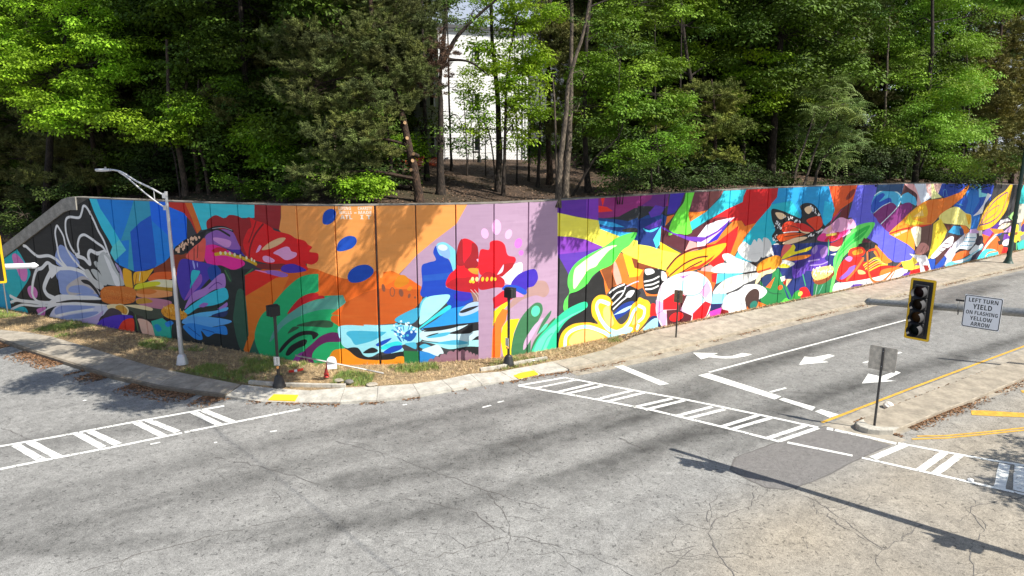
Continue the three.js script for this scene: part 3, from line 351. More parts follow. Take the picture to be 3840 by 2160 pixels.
P('#8a3c18',[2116,367,2195,402,2273,448,2368,466,2354,354,2120,333]);
S('#e86a28',[2066,305,2121,345,2253,362,2292,354,2231,320,2115,298]);
P('#4a5040',[1833,133,1960,165,2152,157,2154,110,1956,81,1918,119]);
S('#f4b41c',[1881,345,1944,335,1946,294,1949,259,1930,248,1880,258]);
S('#f4b41c',[1954,266,1965,331,2065,351,2116,367,2096,343,2039,291,1968,273]);
L('#503024',6.0,[1947,330,1945,259]);
L('#c87818',6.0,[1985,327,1964,272]);
L('#f8f0d0',5.9,[2012,335,1999,293]);
S('#b89018',[1963,237,2070,277,2193,277,2311,294,2303,265,2191,259,2066,250]);
S('#f4ecc4',[2028,278,2116,307,2199,317,2310,316,2307,294,2242,279,2111,275]);
S('#d8d428',[1955,242,1976,271,2064,291,2148,301,2145,284,2051,263]);
S('#f0a468',[1962,231,2067,253,2239,258,2240,238,2144,217,2017,204,1967,208]);
S('#dc7e34',[1971,235,2067,256,2124,247,2063,226,1969,223]);
S('#c88898',[1965,196,2102,210,2224,205,2195,173,2160,158,2052,157,1969,166]);
S('#c89430',[1964,189,2042,204,2082,187,1969,166]);
S('#d4782c',[1667,189,1696,223,1762,241,1896,251,1959,239,1957,201,1926,168,1799,142,1700,144,1668,165]);
D('#e09248',[1695,220,1943,193],2.5,120);
D('#b45c20',[1690,188,1939,166],2.5,80);
S('#f8e4b0',[1721,133,1800,145,1787,122,1726,109]);
S('#f8e4b0',[1774,127,1818,150,1866,144,1890,122,1869,92,1834,93,1797,102]);
S('#d8a040',[1783,128,1817,144,1856,139,1879,120,1863,97,1837,100,1804,107]);
S('#f8e4b0',[1862,146,1968,160,2069,156,2075,142,2041,138,1931,141]);
S('#483c44',[1722,109,1795,117,1826,90,1693,50,1633,24]);
S('#5838b8',[1600,-8,1645,38,1714,65,1808,88,1914,94,1893,67,1808,33,1772,-18,1681,-20]);
S('#e84424',[1783,-7,1829,54,1904,81,1923,65,1909,2,1845,-12]);
P('#3c3830',[1925,107,2001,98,1978,-1,1944,7]);
L('#60a050',3.7,[1938,103,1946,19]);
S('#f4c8b0',[1956,84,2024,83,2063,58,2075,-1,1986,0,1961,57]);
P('#34b49c',[2058,81,2145,109,2222,71,2227,-11,2079,-6]);
S('#1c90c4',[2076,59,2107,72,2132,48,2101,31]);
P('#c83424',[2266,727,2387,732,2420,643,2465,583,2450,569,2418,624,2370,666,2265,692]);
P('#d87028',[2379,732,2429,734,2458,664,2482,591,2455,569,2428,637]);
P('#48d0da',[2429,734,2845,751,2835,665,2759,661,2644,655,2518,593,2488,588,2471,634]);
P('#9a2428',[2843,751,3002,758,2990,668,2979,618,2806,652,2835,665]);
P('#f4a45c',[3002,758,3348,765,3333,394,3265,417,3212,442,3120,447,3122,483,2979,618,2995,674]);
P('#d8661c',[2740,386,2865,427,3113,447,3120,453,3212,442,3333,394,3323,148,2982,-63,2651,-80]);
P('#262c28',[2559,427,2667,408,2784,421,2747,380,2743,255,2741,63,2733,-22,2202,-42,2202,27,2254,336]);
S('#365c48',[2690,306,2725,316,2743,255,2743,128,2738,24,2678,22,2649,149,2665,227]);
S('#2c4636',[2617,406,2642,409,2662,354,2636,351]);
L('#4c7c48',7.6,[2620,400,2649,353]);
L('#4c7c48',7.5,[2800,422,2748,387]);
S('#9c2024',[2521,612,2532,637,2586,663,2643,652,2678,669,2727,667,2767,656,2807,664,2852,631,2826,521,2781,469,2728,514,2685,572,2596,597,2535,588]);
S('#e01c22',[2752,546,2785,603,2811,622,2807,661,2842,651,2884,644,2937,624,2951,613,3034,601,3070,586,3115,576,3132,559,3150,548,3137,527,3176,520,3174,487,3145,469,3115,471,3119,441,2992,447,2907,455,2789,470,2760,504]);
L('#780f16',8.5,[2884,638,2832,588,2794,525,2781,469]);
L('#780f16',5.4,[2842,648,2817,599,2788,549]);
S('#f0c494',[2865,518,2907,551,2972,579,3014,582,2985,556,2921,528]);
S('#f4b0d8',[2935,510,2999,540,3030,542,3043,525,3073,519,3064,500,3010,481,2965,499]);
S('#f4b0d8',[2868,485,2894,492,2940,476,2923,463,2876,465]);
S('#f4b0d8',[2828,503,2851,538,2865,533,2849,511]);
S('#9c68b4',[2505,555,2551,582,2621,599,2687,591,2715,550,2727,508,2645,508,2570,522,2500,510]);
S('#e0a0d8',[2552,551,2591,557,2670,547,2667,522,2637,514,2580,532]);
S('#f42c9c',[2495,504,2561,521,2644,502,2708,476,2754,446,2719,421,2667,408,2593,423,2532,415,2492,440]);
S('#d42040',[2541,488,2586,510,2644,502,2599,480]);
P('#4c38a0',[2644,502,2727,508,2757,480,2709,488]);
S('#842c28',[2819,448,2907,455,3000,463,2983,438,2904,428,2833,431]);
S('#5034a8',[2992,456,3054,467,3113,447,3100,435,3020,423,2975,431]);
S('#a872c0',[2864,418,2944,428,3012,416,2995,400,2941,401,2879,404]);
S('#f08cc4',[2816,420,2880,417,2879,404,2831,406]);
P('#e42c1c',[2748,387,2816,417,2957,399,2858,347,2773,302,2742,286]);
L('#d8a820',16.2,[2565,474,2625,482,2691,475,2756,467,2823,448]);
E('#f8ecc0',2600,483,8,9,0);
E('#f8ecc0',2632,486,8,9,0);
E('#f8ecc0',2661,486,8,9,0);
E('#f8ecc0',2692,482,8,9,0);
E('#f8ecc0',2728,478,7,9,0);
E('#f8ecc0',2766,473,7,9,0);
E('#f8ecc0',2798,468,6,9,0);
E('#f8ecc0',2814,462,6,7,0);
S('#f06858',[2360,449,2420,498,2505,548,2488,446,2473,432,2402,430]);
S('#1c1a1a',[2277,475,2352,525,2418,555,2491,579,2518,590,2507,567,2467,527,2401,491,2343,457,2288,457]);
Q('#f4c8a8',[2295,470,2489,567],8.5,34);
L('#1c1a1a',9.8,[2509,583,2580,606,2639,609,2691,594]);
L('#1c1a1a',9.9,[2535,588,2596,597,2668,571]);
L('#d8d8e0',2.5,[2553,597,2630,607,2687,598]);
L('#1c1a1a',3.9,[2423,492,2416,434]);
L('#1c1a1a',3.9,[2452,513,2440,449]);
S('#503ca8',[2321,427,2403,433,2490,427,2575,415,2588,379,2507,346,2409,265,2322,223,2291,273,2283,345]);
S('#1c4c9c',[2504,397,2567,421,2588,379,2524,341]);
E('#b0b0f0',2411,411,7,22,-10);
E('#b0b0f0',2436,412,4,13,0);
S('#38c4cc',[2391,374,2432,384,2449,376,2407,324,2371,284]);
S('#9c60b8',[2448,366,2456,328,2391,270,2321,220,2366,281]);
S('#b888cc',[2316,176,2381,262,2476,304,2570,371,2614,381,2611,317,2536,297,2461,257,2376,216]);
L('#7c4c9c',5.2,[2502,300,2558,335,2591,328]);
S('#40c8dc',[2314,166,2423,234,2517,283,2607,314,2629,287,2617,254,2527,219,2418,194,2340,152]);
S('#a878c4',[2419,201,2457,224,2488,221,2455,201]);
S('#b484cc',[2553,215,2599,239,2618,242,2614,222,2559,196]);
L('#24382c',10.7,[2617,251,2534,203,2442,172,2339,142]);
S('#6cc4f0',[2319,133,2415,167,2533,192,2615,219,2607,199,2503,161,2365,131]);
S('#283868',[2503,164,2611,199,2591,168]);
S('#6cb4ec',[2288,106,2338,137,2485,155,2624,155,2622,139,2524,111,2432,89,2315,95]);
S('#3490dc',[2295,86,2362,108,2496,104,2586,122,2604,91,2590,76,2519,74,2463,50,2422,75,2425,32,2370,28,2310,61]);
L('#1c4c8c',4.1,[2332,84,2409,46]);
L('#1c4c8c',4.0,[2432,86,2511,79]);
S('#3490dc',[2162,84,2203,102,2225,91,2179,65]);
S('#e8a02c',[2143,150,2195,183,2234,194,2269,171,2327,154,2319,129,2242,110,2167,119]);
D('#f8cc70',[2161,176,2312,149],4.8,16);
D('#c07820',[2153,151,2314,125],4.2,26);
G('#a88490',[2406,-42,2714,-45],12);
P('#e47c24',[2742,286,2858,347,2941,392,3019,405,2966,321,2845,203,2788,114,2780,36,2726,-10,2703,16,2744,96,2745,192]);
P('#2e6450',[2725,-17,2780,81,2796,32,2872,-41,2738,-54]);
S('#22b070',[2782,101,2828,195,2897,253,2982,335,3064,397,3118,421,3180,426,3206,398,3198,368,3151,339,3094,322,3048,287,3005,231,3149,312,3273,335,3297,305,3287,269,3268,239,3232,238,3224,213,3260,188,3276,161,3269,-17,3117,-26,2985,-27,2848,-31,2796,26]);
S('#62a898',[2874,81,2921,156,3013,235,3098,286,3180,313,3261,336,3295,323,3294,287,3264,269,3177,262,3082,231,2969,168,2900,97]);
S('#c01c28',[2997,227,3040,280,3094,322,3151,339,3199,320,3149,306,3085,279]);
S('#34583e',[3047,178,3111,202,3181,213,3227,208,3229,186,3198,179,3129,181]);
S('#34583e',[2990,133,3024,169,3062,173,3038,155]);
S('#1a1a1a',[2936,51,2987,102,3061,149,3122,160,3159,146,3132,120,3121,141,3067,131,3002,92,2938,33]);
S('#1a1a1a',[2970,31,3001,73,3073,113,3100,115,3089,90,3039,65,2989,27]);
S('#9c44a4',[2992,-42,3028,26,3090,56,3078,-29]);
S('#641e5a',[3039,-35,3076,52,3124,98,3171,138,3228,159,3276,148,3272,118,3194,108,3142,75,3121,36,3136,-25]);
P('#f6a65c',[3194,763,3858,761,3849,735,3799,649,3705,581,3620,513,3541,433,3529,421,3444,441,3306,406,3176,444]);
P('#b498b0',[3858,761,4043,757,4045,332,3637,362,3586,402,3541,427,3620,513,3705,581,3799,649,3849,735]);
P('#e06c1e',[3176,444,3266,412,3311,406,3375,423,3439,444,3467,437,3507,442,3541,424,3586,402,3637,365,3636,305,3582,246,3511,200,3389,193,3270,188,3270,239,3227,244,3298,299,3285,335,3170,328]);
P('#bc5a18',[3295,299,3372,340,3442,364,3631,353,3633,299,3582,246,3511,200,3390,196,3270,188,3273,251]);
P('#f07c24',[3449,417,3495,442,3541,424,3505,392,3436,358]);
S('#f6a65c',[3447,443,3467,437,3463,417,3452,414]);
S('#1452b8',[3206,664,3214,701,3239,719,3263,717,3270,697,3259,669,3236,653,3215,652]);
S('#1452b8',[3266,545,3279,577,3314,600,3348,597,3355,574,3334,548,3294,534,3271,534]);
S('#1452b8',[3309,409,3318,441,3354,467,3400,471,3425,449,3415,423,3374,397,3328,391]);
S('#cc8010',[3514,380,3529,415,3558,423,3580,402,3574,382,3533,365]);
S('#cc8010',[3570,355,3585,371,3595,363,3585,350]);
E('#7c4c38',3466,366,8,18,-10);
E('#7c4c38',3544,341,10,18,-10);
E('#7c4c38',3580,326,6,11,15);
E('#7c4c38',3606,318,5,5,0);
O('#7c4c38',3505,346,10,20,0);
P('#90706c',[3849,339,3910,342,4031,339,4038,295,3972,258,3941,154,3891,207,3879,282]);
S('#0c44b0',[3639,460,3668,477,3703,488,3692,523,3707,552,3733,505,3762,486,3782,432,3766,396,3748,361,3807,353,3849,339,3873,295,3843,278,3794,250,3765,257,3736,301,3671,313,3631,329,3640,383]);
P('#1e58b4',[3644,418,3779,429,3766,399,3644,392]);
S('#86d4e8',[3707,555,3734,569,3763,557,3794,521,3796,437,3782,432,3762,492,3721,511]);
S('#94b8e0',[3707,552,3751,554,3768,521,3762,492,3727,511]);
E('#d8e8f4',3735,544,22,14,10);
E('#3a2cac',3825,316,42,25,0);
S('#e00c28',[3797,467,3803,544,3827,581,3863,574,3893,547,3899,517,3935,527,3965,562,4004,563,4037,534,4037,363,4025,340,3910,329,3807,341,3748,367,3761,415,3791,444]);
S('#981020',[3869,559,3893,547,3899,511,3905,463,3856,435,3832,466,3863,512]);
S('#981020',[3797,467,3803,544,3824,579,3827,490,3832,460]);
S('#b01024',[3748,367,3796,402,3880,404,3947,413,4018,396,4025,346,3910,329,3807,341]);
E('#e40c28',3826,424,36,23,0);
S('#d09c38',[3850,441,3880,445,3926,432,3917,414,3874,419]);
E('#f4dc9c',3870,392,8,12,10);
E('#f4c830',3861,383,7,8,0);
E('#f4dc9c',3891,392,8,11,0);
E('#f4c830',3874,380,7,7,0);
E('#f4c830',3918,390,7,11,10);
E('#f4c830',3939,390,7,11,10);
E('#f4c830',3959,389,7,11,10);
E('#f4c830',3978,387,8,7,0);
S('#f4b8dc',[3890,481,3905,484,3947,443,3917,453]);
E('#f0bce8',3985,631,23,35,0);
E('#f0bce8',3929,602,17,24,-15);
E('#f0bce8',3910,576,7,14,-15);
L('#d8c4c0',3.1,[3862,344,3889,312,3895,290]);
L('#d8c4c0',3.1,[3880,343,3903,311,3907,290]);
S('#267c48',[3935,279,3947,297,3965,277,3965,165,3947,142,3934,186]);
S('#a4e6f2',[3261,188,3378,190,3395,178,3372,195,3442,193,3511,194,3581,186,3633,159,3626,110,3543,95,3549,70,3519,53,3449,65,3402,44,3361,47,3338,81,3286,87,3264,118]);
S('#48b0d0',[3292,154,3319,167,3452,162,3469,156,3416,123,3357,105,3328,102,3311,130]);
S('#181a1e',[3292,81,3339,87,3367,50,3401,41,3449,49,3548,64,3548,33,3460,24,3389,31,3320,47]);
S('#181a1e',[3364,62,3403,87,3432,74,3414,62]);
S('#f89a1c',[3197,16,3225,70,3274,83,3297,75,3343,38,3413,28,3495,29,3518,40,3551,36,3546,-17,3399,-18,3195,-21]);
S('#104cb4',[3458,67,3497,91,3538,95,3537,77,3496,60,3466,58]);
S('#104cb4',[3424,102,3457,120,3495,130,3474,110,3438,93]);
S('#34d8dc',[3444,86,3474,104,3521,114,3543,98,3497,91,3461,76]);
S('#44a8cc',[3512,212,3536,236,3618,270,3626,233,3593,197,3546,199]);
S('#60bcd8',[3630,293,3660,319,3641,256,3623,233]);
S('#b0f0f0',[3635,281,3660,316,3718,326,3763,324,3753,294,3699,242,3628,190,3626,233]);
S('#3cd4dc',[3625,178,3699,236,3759,276,3765,257,3699,218,3627,172]);
S('#2c9ade',[3630,166,3699,211,3765,257,3819,267,3879,282,3901,281,3898,232,3931,205,3931,186,3891,186,3800,185,3698,175]);
S('#b4ccf0',[3809,243,3849,278,3898,284,3904,250,3861,228,3812,222]);
S('#181a1e',[3809,243,3849,259,3898,266,3867,249,3824,236]);
P('#181a1e',[3639,171,3897,188,3969,109,3940,28,3786,46,3721,106]);
P('#8c7070',[3897,185,3941,167,3934,146,3903,151]);
S('#d0eef8',[3627,153,3698,169,3818,175,3848,179,3805,157,3757,141,3848,136,3879,146,3953,147,3969,121,3953,110,3897,120,3866,103,3817,82,3733,99,3638,116]);
S('#181a1e',[3642,156,3686,169,3800,176,3769,165,3698,156]);
S('#181a1e',[3650,131,3680,142,3710,146,3686,135]);
S('#aceef4',[3632,110,3697,101,3817,100,3928,99,3928,67,3847,73,3756,66,3685,95]);
S('#54b8d8',[3638,107,3697,101,3793,108,3848,89,3769,86]);
S('#54b8d8',[3656,127,3710,143,3763,147,3745,132,3691,124]);
S('#54b8d8',[3620,86,3649,97,3690,70,3684,52,3637,73]);
S('#54b8d8',[3555,101,3602,105,3605,74,3573,88]);
P('#308cd4',[3613,65,3672,52,3696,38,3659,-7,3612,-7]);
S('#dcf4fa',[3673,83,3709,88,3732,49,3714,44,3702,35,3666,52,3631,67]);
P('#1e7040',[3549,67,3619,61,3614,-13,3552,-11]);
B('#94707e',[3660,9,3714,28,3780,51,3835,48,3866,31,3897,16,3934,32,3972,26,4026,19,4039,-12,4039,-48,3659,-16]);
S('#267c48',[3937,73,3959,103,3969,58,3947,34]);
S('#0f58ac',[3499,170,3533,138,3579,112,3609,148,3580,167,3545,150]);
R('#e4f8fc',3557,162,56,37,20);
// lettering
T();
P('#b498b0',[3901,793,4311,781,4328,-25,3898,-18]);
P('#6430a0',[4311,781,4492,775,4488,646,4313,681]);
P('#8440b8',[4490,775,4566,772,4570,631,4492,646]);
P('#8c2874',[4566,772,5056,767,5063,678,4937,677,4816,677,4728,642,4572,638]);
P('#f4342c',[4573,772,4617,770,4597,699]);
P('#f4342c',[4569,702,4625,693,4665,671,4571,670]);
P('#262a30',[4684,631,4816,677,4951,680,5026,639,5067,623,5069,588,4991,586,4730,615]);
P('#124486',[4570,641,4685,628,4775,612,4874,633,5007,640,5067,616,5051,568,5002,564,4971,455,4922,473,4816,516,4842,548,4742,555,4582,592]);
P('#34a4dc',[4571,628,4668,612,4749,584,4642,594,4582,611,4573,602,4600,587,4742,555,4838,549,4743,530,4578,582]);
S('#202024',[4732,569,4804,577,4879,559,4861,550,4778,555]);
P('#faf05a',[4313,681,4439,652,4571,629,4583,585,4734,532,4840,507,4922,473,5081,428,5089,321,5018,335,4879,394,4756,446,4682,489,4613,488,4492,540,4393,561,4316,569]);
S('#52d0ec',[4886,570,4926,559,4988,562,4946,544,4907,551]);
P('#52d0ec',[4998,557,5017,563,5013,473,4981,451,4970,476,4996,509]);
P('#623eb0',[4920,651,4985,675,5043,672,5007,633,4941,623]);
P('#623eb0',[4892,571,4961,601,5009,605,4992,579]);
P('#8440b0',[4316,567,4409,556,4492,537,4617,488,4477,477,4319,478]);
P('#5c36a4',[4319,478,4477,478,4613,488,4520,447,4446,415,4390,372,4357,423]);
P('#fc7c24',[4591,374,4686,412,4729,452,4757,439,4790,320,4913,314,4907,251,4842,238,4785,258,4658,259,4641,241,4620,311]);
P('#84481c',[4600,373,4660,394,4686,412,4671,359,4710,287,4657,266]);
S('#f4b0a0',[4680,365,4695,411,4746,304,4715,280]);
P('#fccc20',[4747,447,4813,421,4879,394,4911,342,4903,315,4800,315]);
P('#84401e',[4811,417,4889,393,5018,338,4911,342,4834,364]);
P('#181819',[4401,276,4508,310,4591,374,4620,324,4636,241,4571,236,4556,184,4568,100,4456,110,4398,108,4358,51,4327,-4,4288,-5,4356,144,4396,185,4386,219,4394,258]);
S('#64e85e',[4839,549,4795,490,4737,461,4678,399,4591,374,4541,346,4508,310,4451,284,4401,276,4389,258,4387,193,4363,196,4365,241,4397,283,4384,324,4390,375,4430,423,4503,458,4612,492,4716,537]);
S('#f4fcd0',[4424,297,4423,385,4463,420,4545,458,4630,490,4702,493,4648,469,4589,421,4565,397,4514,382,4474,340]);
P('#fce014',[4044,186,4105,184,4075,116,4068,59,4083,-27,4027,-19,4007,99,4017,154]);
P('#fce014',[3973,234,4040,284,4043,258,4000,219,3967,166]);
P('#fc7c24',[4016,242,4043,233,4033,184,4010,149,4004,-16,3960,-11,3967,147,3986,202]);
S('#b0908c',[4053,257,4087,298,4155,329,4199,359,4251,351,4272,304,4245,276,4192,290,4121,276,4060,241]);
S('#f4f4fc',[4006,391,4059,442,4113,457,4120,419,4100,390,4060,356]);
S('#4228ac',[4060,356,4093,397,4147,417,4191,416,4206,374,4184,339,4148,330,4135,300,4094,335]);
S('#1e50bc',[4016,335,4033,355,4093,347,4142,318,4132,300,4080,323]);
S('#dc94d4',[4013,326,4073,327,4128,294,4087,292,4053,301]);
P('#c8142c',[3967,297,4019,329,4053,307,4067,287,4006,262,3973,247]);
E('#f0bce8',3985,630,23,35,0);
E('#f0bce8',3929,603,17,24,-15);
E('#f0bce8',4046,594,17,23,25);
E('#cc7cd0',4097,549,20,24,20);
E('#cc7cd0',4112,503,13,13,0);
S('#e40c28',[3906,523,3948,528,3955,563,3992,568,4025,548,4042,498,4079,484,4079,459,4026,451,3993,411,3906,415]);
P('#a40e20',[4022,457,4079,460,4066,436,4013,397,3989,408]);
S('#f8d4e8',[3989,408,4006,434,4022,454,4016,421]);
S('#b01024',[3906,397,3942,426,3993,405,4026,378,4019,347,3980,348,3905,343]);
E('#f4c830',3918,391,7,11,10);
E('#f4c830',3939,390,7,11,10);
E('#f4c830',3961,390,7,11,10);
E('#f4c830',3978,388,7,8,0);
S('#2c7444',[4072,-25,4068,72,4095,152,4129,205,4186,250,4226,245,4235,206,4209,157,4173,91,4156,-37]);
S('#3e7450',[4072,1,4068,72,4095,152,4129,205,4186,250,4226,245,4235,206,4209,157,4173,91,4158,-31]);
E('#60dcb0',4195,212,25,27,10);
S('#3e7450',[4203,93,4239,160,4284,203,4277,174,4232,122]);
S('#3e7450',[4160,-24,4188,63,4255,125,4307,165,4300,139,4226,64,4175,-27]);
S('#ccb0cc',[4127,32,4137,76,4187,141,4239,173,4210,131,4173,78,4138,31]);
S('#60dcb0',[4214,98,4247,136,4268,137,4248,113]);
S('#30c898',[4175,-20,4203,61,4263,118,4355,184,4436,213,4503,221,4517,195,4479,174,4405,150,4357,118,4325,69,4311,-15]);
S('#70e8bc',[4186,-9,4211,59,4293,120,4404,164,4504,184,4397,152,4340,120,4294,74,4250,1]);
L('#30c898',5.3,[4234,10,4264,65,4294,87]);
S('#161618',[4662,259,4710,280,4765,285,4880,233,4872,199,4837,161,4671,161]);
L('#f4f4f4',9.0,[4669,203,4713,239,4758,247]);
L('#f4f4f4',9.1,[4679,178,4750,224,4775,266]);
L('#f4f4f4',9.1,[4694,158,4751,193,4796,215]);
L('#f4f4f4',9.7,[4663,248,4711,270,4765,281]);
S('#f4f4f4',[4778,217,4804,242,4842,238,4815,206]);
S('#16388a',[4672,113,4752,172,4835,182,4833,147,4756,108,4684,89]);
S('#c0ecf8',[4682,118,4763,149,4837,161,4782,133,4709,125]);
S('#161618',[4906,343,4969,343,5089,324,5074,246,5017,202,4948,211,4907,251]);
S('#f4f4f4',[4911,338,4969,340,5018,338,4980,314,4922,316]);
L('#f4f4f4',10.0,[4909,293,4972,293,5030,305]);
L('#f4f4f4',10.0,[4911,272,4974,265,5027,277]);
L('#f4f4f4',10.1,[4917,246,4976,240,5029,251]);
L('#f4d8f4',7.0,[4784,269,4839,283,4910,290]);
S('#fcc024',[4335,21,4357,84,4423,115,4524,110,4590,94,4549,144,4546,212,4588,244,4650,233,4688,194,4680,160,4720,92,4758,66,4803,94,4827,162,4892,182,4951,167,4974,107,4939,54,4883,11,4838,-25,4662,-25,4495,-26,4360,-23]);
S('#fcd080',[4409,9,4424,61,4508,75,4605,39,4643,-1,4546,-20]);
S('#fcd080',[4626,167,4661,183,4672,148,4702,81,4667,65,4629,119]);
S('#fcd080',[4833,55,4859,108,4905,123,4917,93,4871,56]);
L('#c0eefa',20.6,[4376,1,4383,60,4440,88,4525,86,4632,42,4669,16]);
L('#c0eefa',20.5,[4607,115,4578,181,4598,212,4661,190]);
L('#c0eefa',21.5,[4602,123,4658,59,4723,28,4769,36,4813,72,4848,131,4914,144,4936,105,4890,61,4873,27]);
E('#c0eefa',4751,17,90,26,-8);
E('#fcd080',4752,-8,47,19,-8);
S('#d01c20',[4967,144,5002,143,5016,79,4967,71]);
S('#a8e4f8',[4922,13,4978,55,5038,47,5041,9,5013,-23]);
S('#fcd080',[4884,-3,4950,38,5009,29,5021,5,4952,-7]);
P('#64247a',[4832,799,5084,791,5042,676,4839,686]);
P('#8c2874',[4832,799,4968,795,4932,721,4854,685,4839,686]);
P('#4430a8',[5084,791,5205,788,5153,676,5113,636,5058,633,5067,686]);
P('#6c3844',[5266,786,5395,782,5388,640,5316,631,5235,636,5248,690]);
P('#8c5450',[5393,782,5530,777,5524,748,5388,640]);
P('#fc8420',[5226,636,5316,630,5389,639,5240,581,5221,606]);
P('#fc8420',[5059,621,5114,627,5074,591,5050,574]);
P('#501c28',[5016,571,5084,572,5253,524,5413,583,5528,563,5310,496,5249,469,5209,410,5022,487]);
P('#36c4d8',[5530,777,5727,771,5715,746,5685,702,5684,670,5559,638,5376,579,5261,533,5244,580,5371,629,5485,704]);
P('#d0141e',[5727,771,6028,762,6015,702,5948,631,5822,538,5731,524,5686,560,5558,561,5413,583,5540,632,5684,669,5690,702]);
P('#7c1420',[5413,583,5468,592,5555,590,5528,563,5471,566,5378,553]);
S('#7ae84e',[5206,787,5271,785,5244,684,5227,624,5250,562,5262,524,5219,511,5156,522,5149,507,5121,524,5079,518,5091,584,5138,647,5186,699]);
P('#20bcd0',[6028,762,6243,755,6288,460,6044,408,5981,385,5685,396,5650,346,5720,446,5822,538,5948,631,5994,689]);
P('#1488d4',[6028,762,6243,755,6267,595,6080,625,5969,637]);
P('#fc8420',[5616,564,5686,560,5721,525,5822,538,5737,471,5666,384,5639,350,5608,363,5542,433,5371,434,5462,459,5552,523]);
P('#dc1c1c',[5659,532,5656,477,5607,376,5560,354,5545,309,5497,301,5419,322,5506,404,5561,432,5363,416,5352,436,5464,440,5631,518]);
P('#f8f4fc',[5310,492,5378,553,5470,573,5622,585,5513,526,5422,481,5317,420]);
P('#703cb0',[5016,574,5113,528,5238,498,5375,485,5476,515,5595,578,5532,524,5424,462,5378,456,5248,475,5104,526,5026,558]);
P('#3824b8',[5397,454,5478,490,5568,554,5481,464,5416,450]);
P('#f8d8f4',[5317,420,5332,456,5477,503,5514,519,5424,468,5371,434]);
P('#faf05a',[4850,488,5017,445,5188,403,5076,330,5068,325,4956,360,4856,391]);
P('#fcd020',[5014,487,5120,436,5187,407,5017,445]);
P('#0e3278',[4843,616,4963,621,5016,571,4999,452,4949,469,4850,488]);
P('#262a30',[4839,686,4935,681,4905,636,4843,616]);
P('#52d0ec',[4963,503,5016,571,5010,476,4991,450]);
S('#52d0ec',[4884,570,4927,556,5000,566,4952,545,4903,552]);
P('#623eb0',[4921,647,4967,685,5017,677,4994,649,4939,622]);
P('#623eb0',[4893,573,4957,592,5022,612,5008,577,4934,561]);
P('#f8b0ac',[5209,410,5248,475,5304,459,5317,420]);
P('#f8b0ac',[5364,308,5438,320,5489,289,5462,265,5347,284]);
P('#fc6820',[5327,298,5500,268,5496,216,5455,142,5370,243]);
P('#dc1c1c',[5452,266,5501,265,5497,209,5457,220]);
S('#fcbc18',[5076,324,5133,374,5227,409,5354,417,5556,438,5527,389,5445,345,5363,314,5290,302,5200,305,5114,283]);
P('#d43c14',[5218,303,5360,346,5505,411,5435,346,5345,309]);
S('#fcbc18',[5288,334,5377,370,5523,428,5507,398,5416,354,5325,324]);
L('#60181a',12.6,[5080,333,5158,393,5271,424,5390,430]);
L('#60181a',8.9,[5104,293,5214,347,5321,372,5404,373]);
L('#60181a',7.6,[5157,284,5261,324,5360,350]);
P('#fc7c24',[4861,298,4899,348,5095,310,5073,250,5017,188,4933,199,4914,231]);
S('#161618',[4907,347,4965,347,5042,327,5088,279,5075,225,5008,199,4932,217,4904,269]);
S('#f4f4f4',[4911,346,4965,344,4983,321,4926,315]);
L('#f4f4f4',9.8,[4911,280,4969,283,5019,296]);
L('#f4f4f4',9.8,[4917,258,4971,258,5020,268]);
L('#f4f4f4',9.9,[4922,237,4972,234,5018,244]);
S('#f4f4f4',[5034,322,5069,312,5084,274,5046,272]);
S('#fcc024',[4868,188,4917,182,4961,152,4973,101,4942,62,4876,53]);
L('#c0eefa',18.7,[4878,151,4921,127,4915,84,4883,64]);
S('#141c5c',[4966,71,5017,76,5045,41,5040,-9,4971,2]);
S('#a8e4f8',[4920,9,4967,52,5017,64,5037,36,5022,-6]);
P('#d01c20',[4966,139,5012,139,5017,76,4965,90]);
S('#faeef6',[5282,298,5377,268,5449,208,5466,127,5454,49,5393,-12,5281,-22,5172,-16,5083,-12,5016,83,5011,164,5047,253,5148,292]);
P('#d0f4f8',[5068,201,5097,272,5175,289,5195,262,5180,219,5120,195]);
P('#d0f4f8',[5185,212,5222,259,5292,289,5377,268,5418,231,5363,166,5257,162]);
P('#d0f4f8',[5233,117,5252,163,5358,163,5410,114,5357,75,5234,111]);
P('#ecb4e4',[5363,166,5418,231,5457,168,5413,127]);
P('#f0c8ec',[5200,80,5234,111,5347,76,5308,42]);
P('#ecb4e4',[5006,165,5063,145,5066,101,5016,86]);
P('#ecb4e4',[5020,82,5058,102,5099,71,5088,-16]);
P('#c890d4',[5212,266,5283,287,5220,278,5180,279]);
P('#dc1424',[5062,158,5139,186,5229,169,5228,124,5181,92,5066,104]);
P('#dc1424',[5309,-23,5312,48,5410,108,5460,88,5428,19,5356,-24]);
P('#521822',[5093,97,5182,89,5304,36,5282,-32,5110,-20]);
P('#521822',[5220,164,5252,163,5204,82,5177,89]);
E('#ec1820',5176,48,56,26,0);
L('#404048',1.9,[5066,101,5016,84]);
L('#404048',2.6,[5181,213,5252,163,5358,164,5418,231]);
L('#404048',2.7,[5358,164,5412,114]);
P('#9ce2f4',[5470,87,5474,146,5593,132,5606,103,5560,69]);
P('#64d0e4',[5501,261,5630,251,5743,243,5584,220,5497,203]);
S('#f8f8f4',[5450,296,5515,319,5614,313,5857,252,5743,243,5550,260,5461,275]);
S('#f8f8f4',[5534,369,5587,374,5660,345,5755,316,5867,258,5698,281,5572,326]);
S('#e4e4de',[5473,153,5564,215,5703,234,5881,229,5875,195,5711,165,5552,143]);
S('#f8f8f4',[5532,146,5607,184,5769,200,5862,210,5711,158,5593,135]);
P('#64d0e4',[5650,346,5686,389,5830,302,5777,307]);
S('#f8f8f4',[5671,384,5721,433,5786,407,5824,438,5898,351,5862,299,5754,323]);
S('#f8f8f4',[5855,442,5900,419,5944,333,5902,323,5852,382]);
S('#e8e8e4',[5899,432,5941,439,5990,398,5988,329,5944,330]);
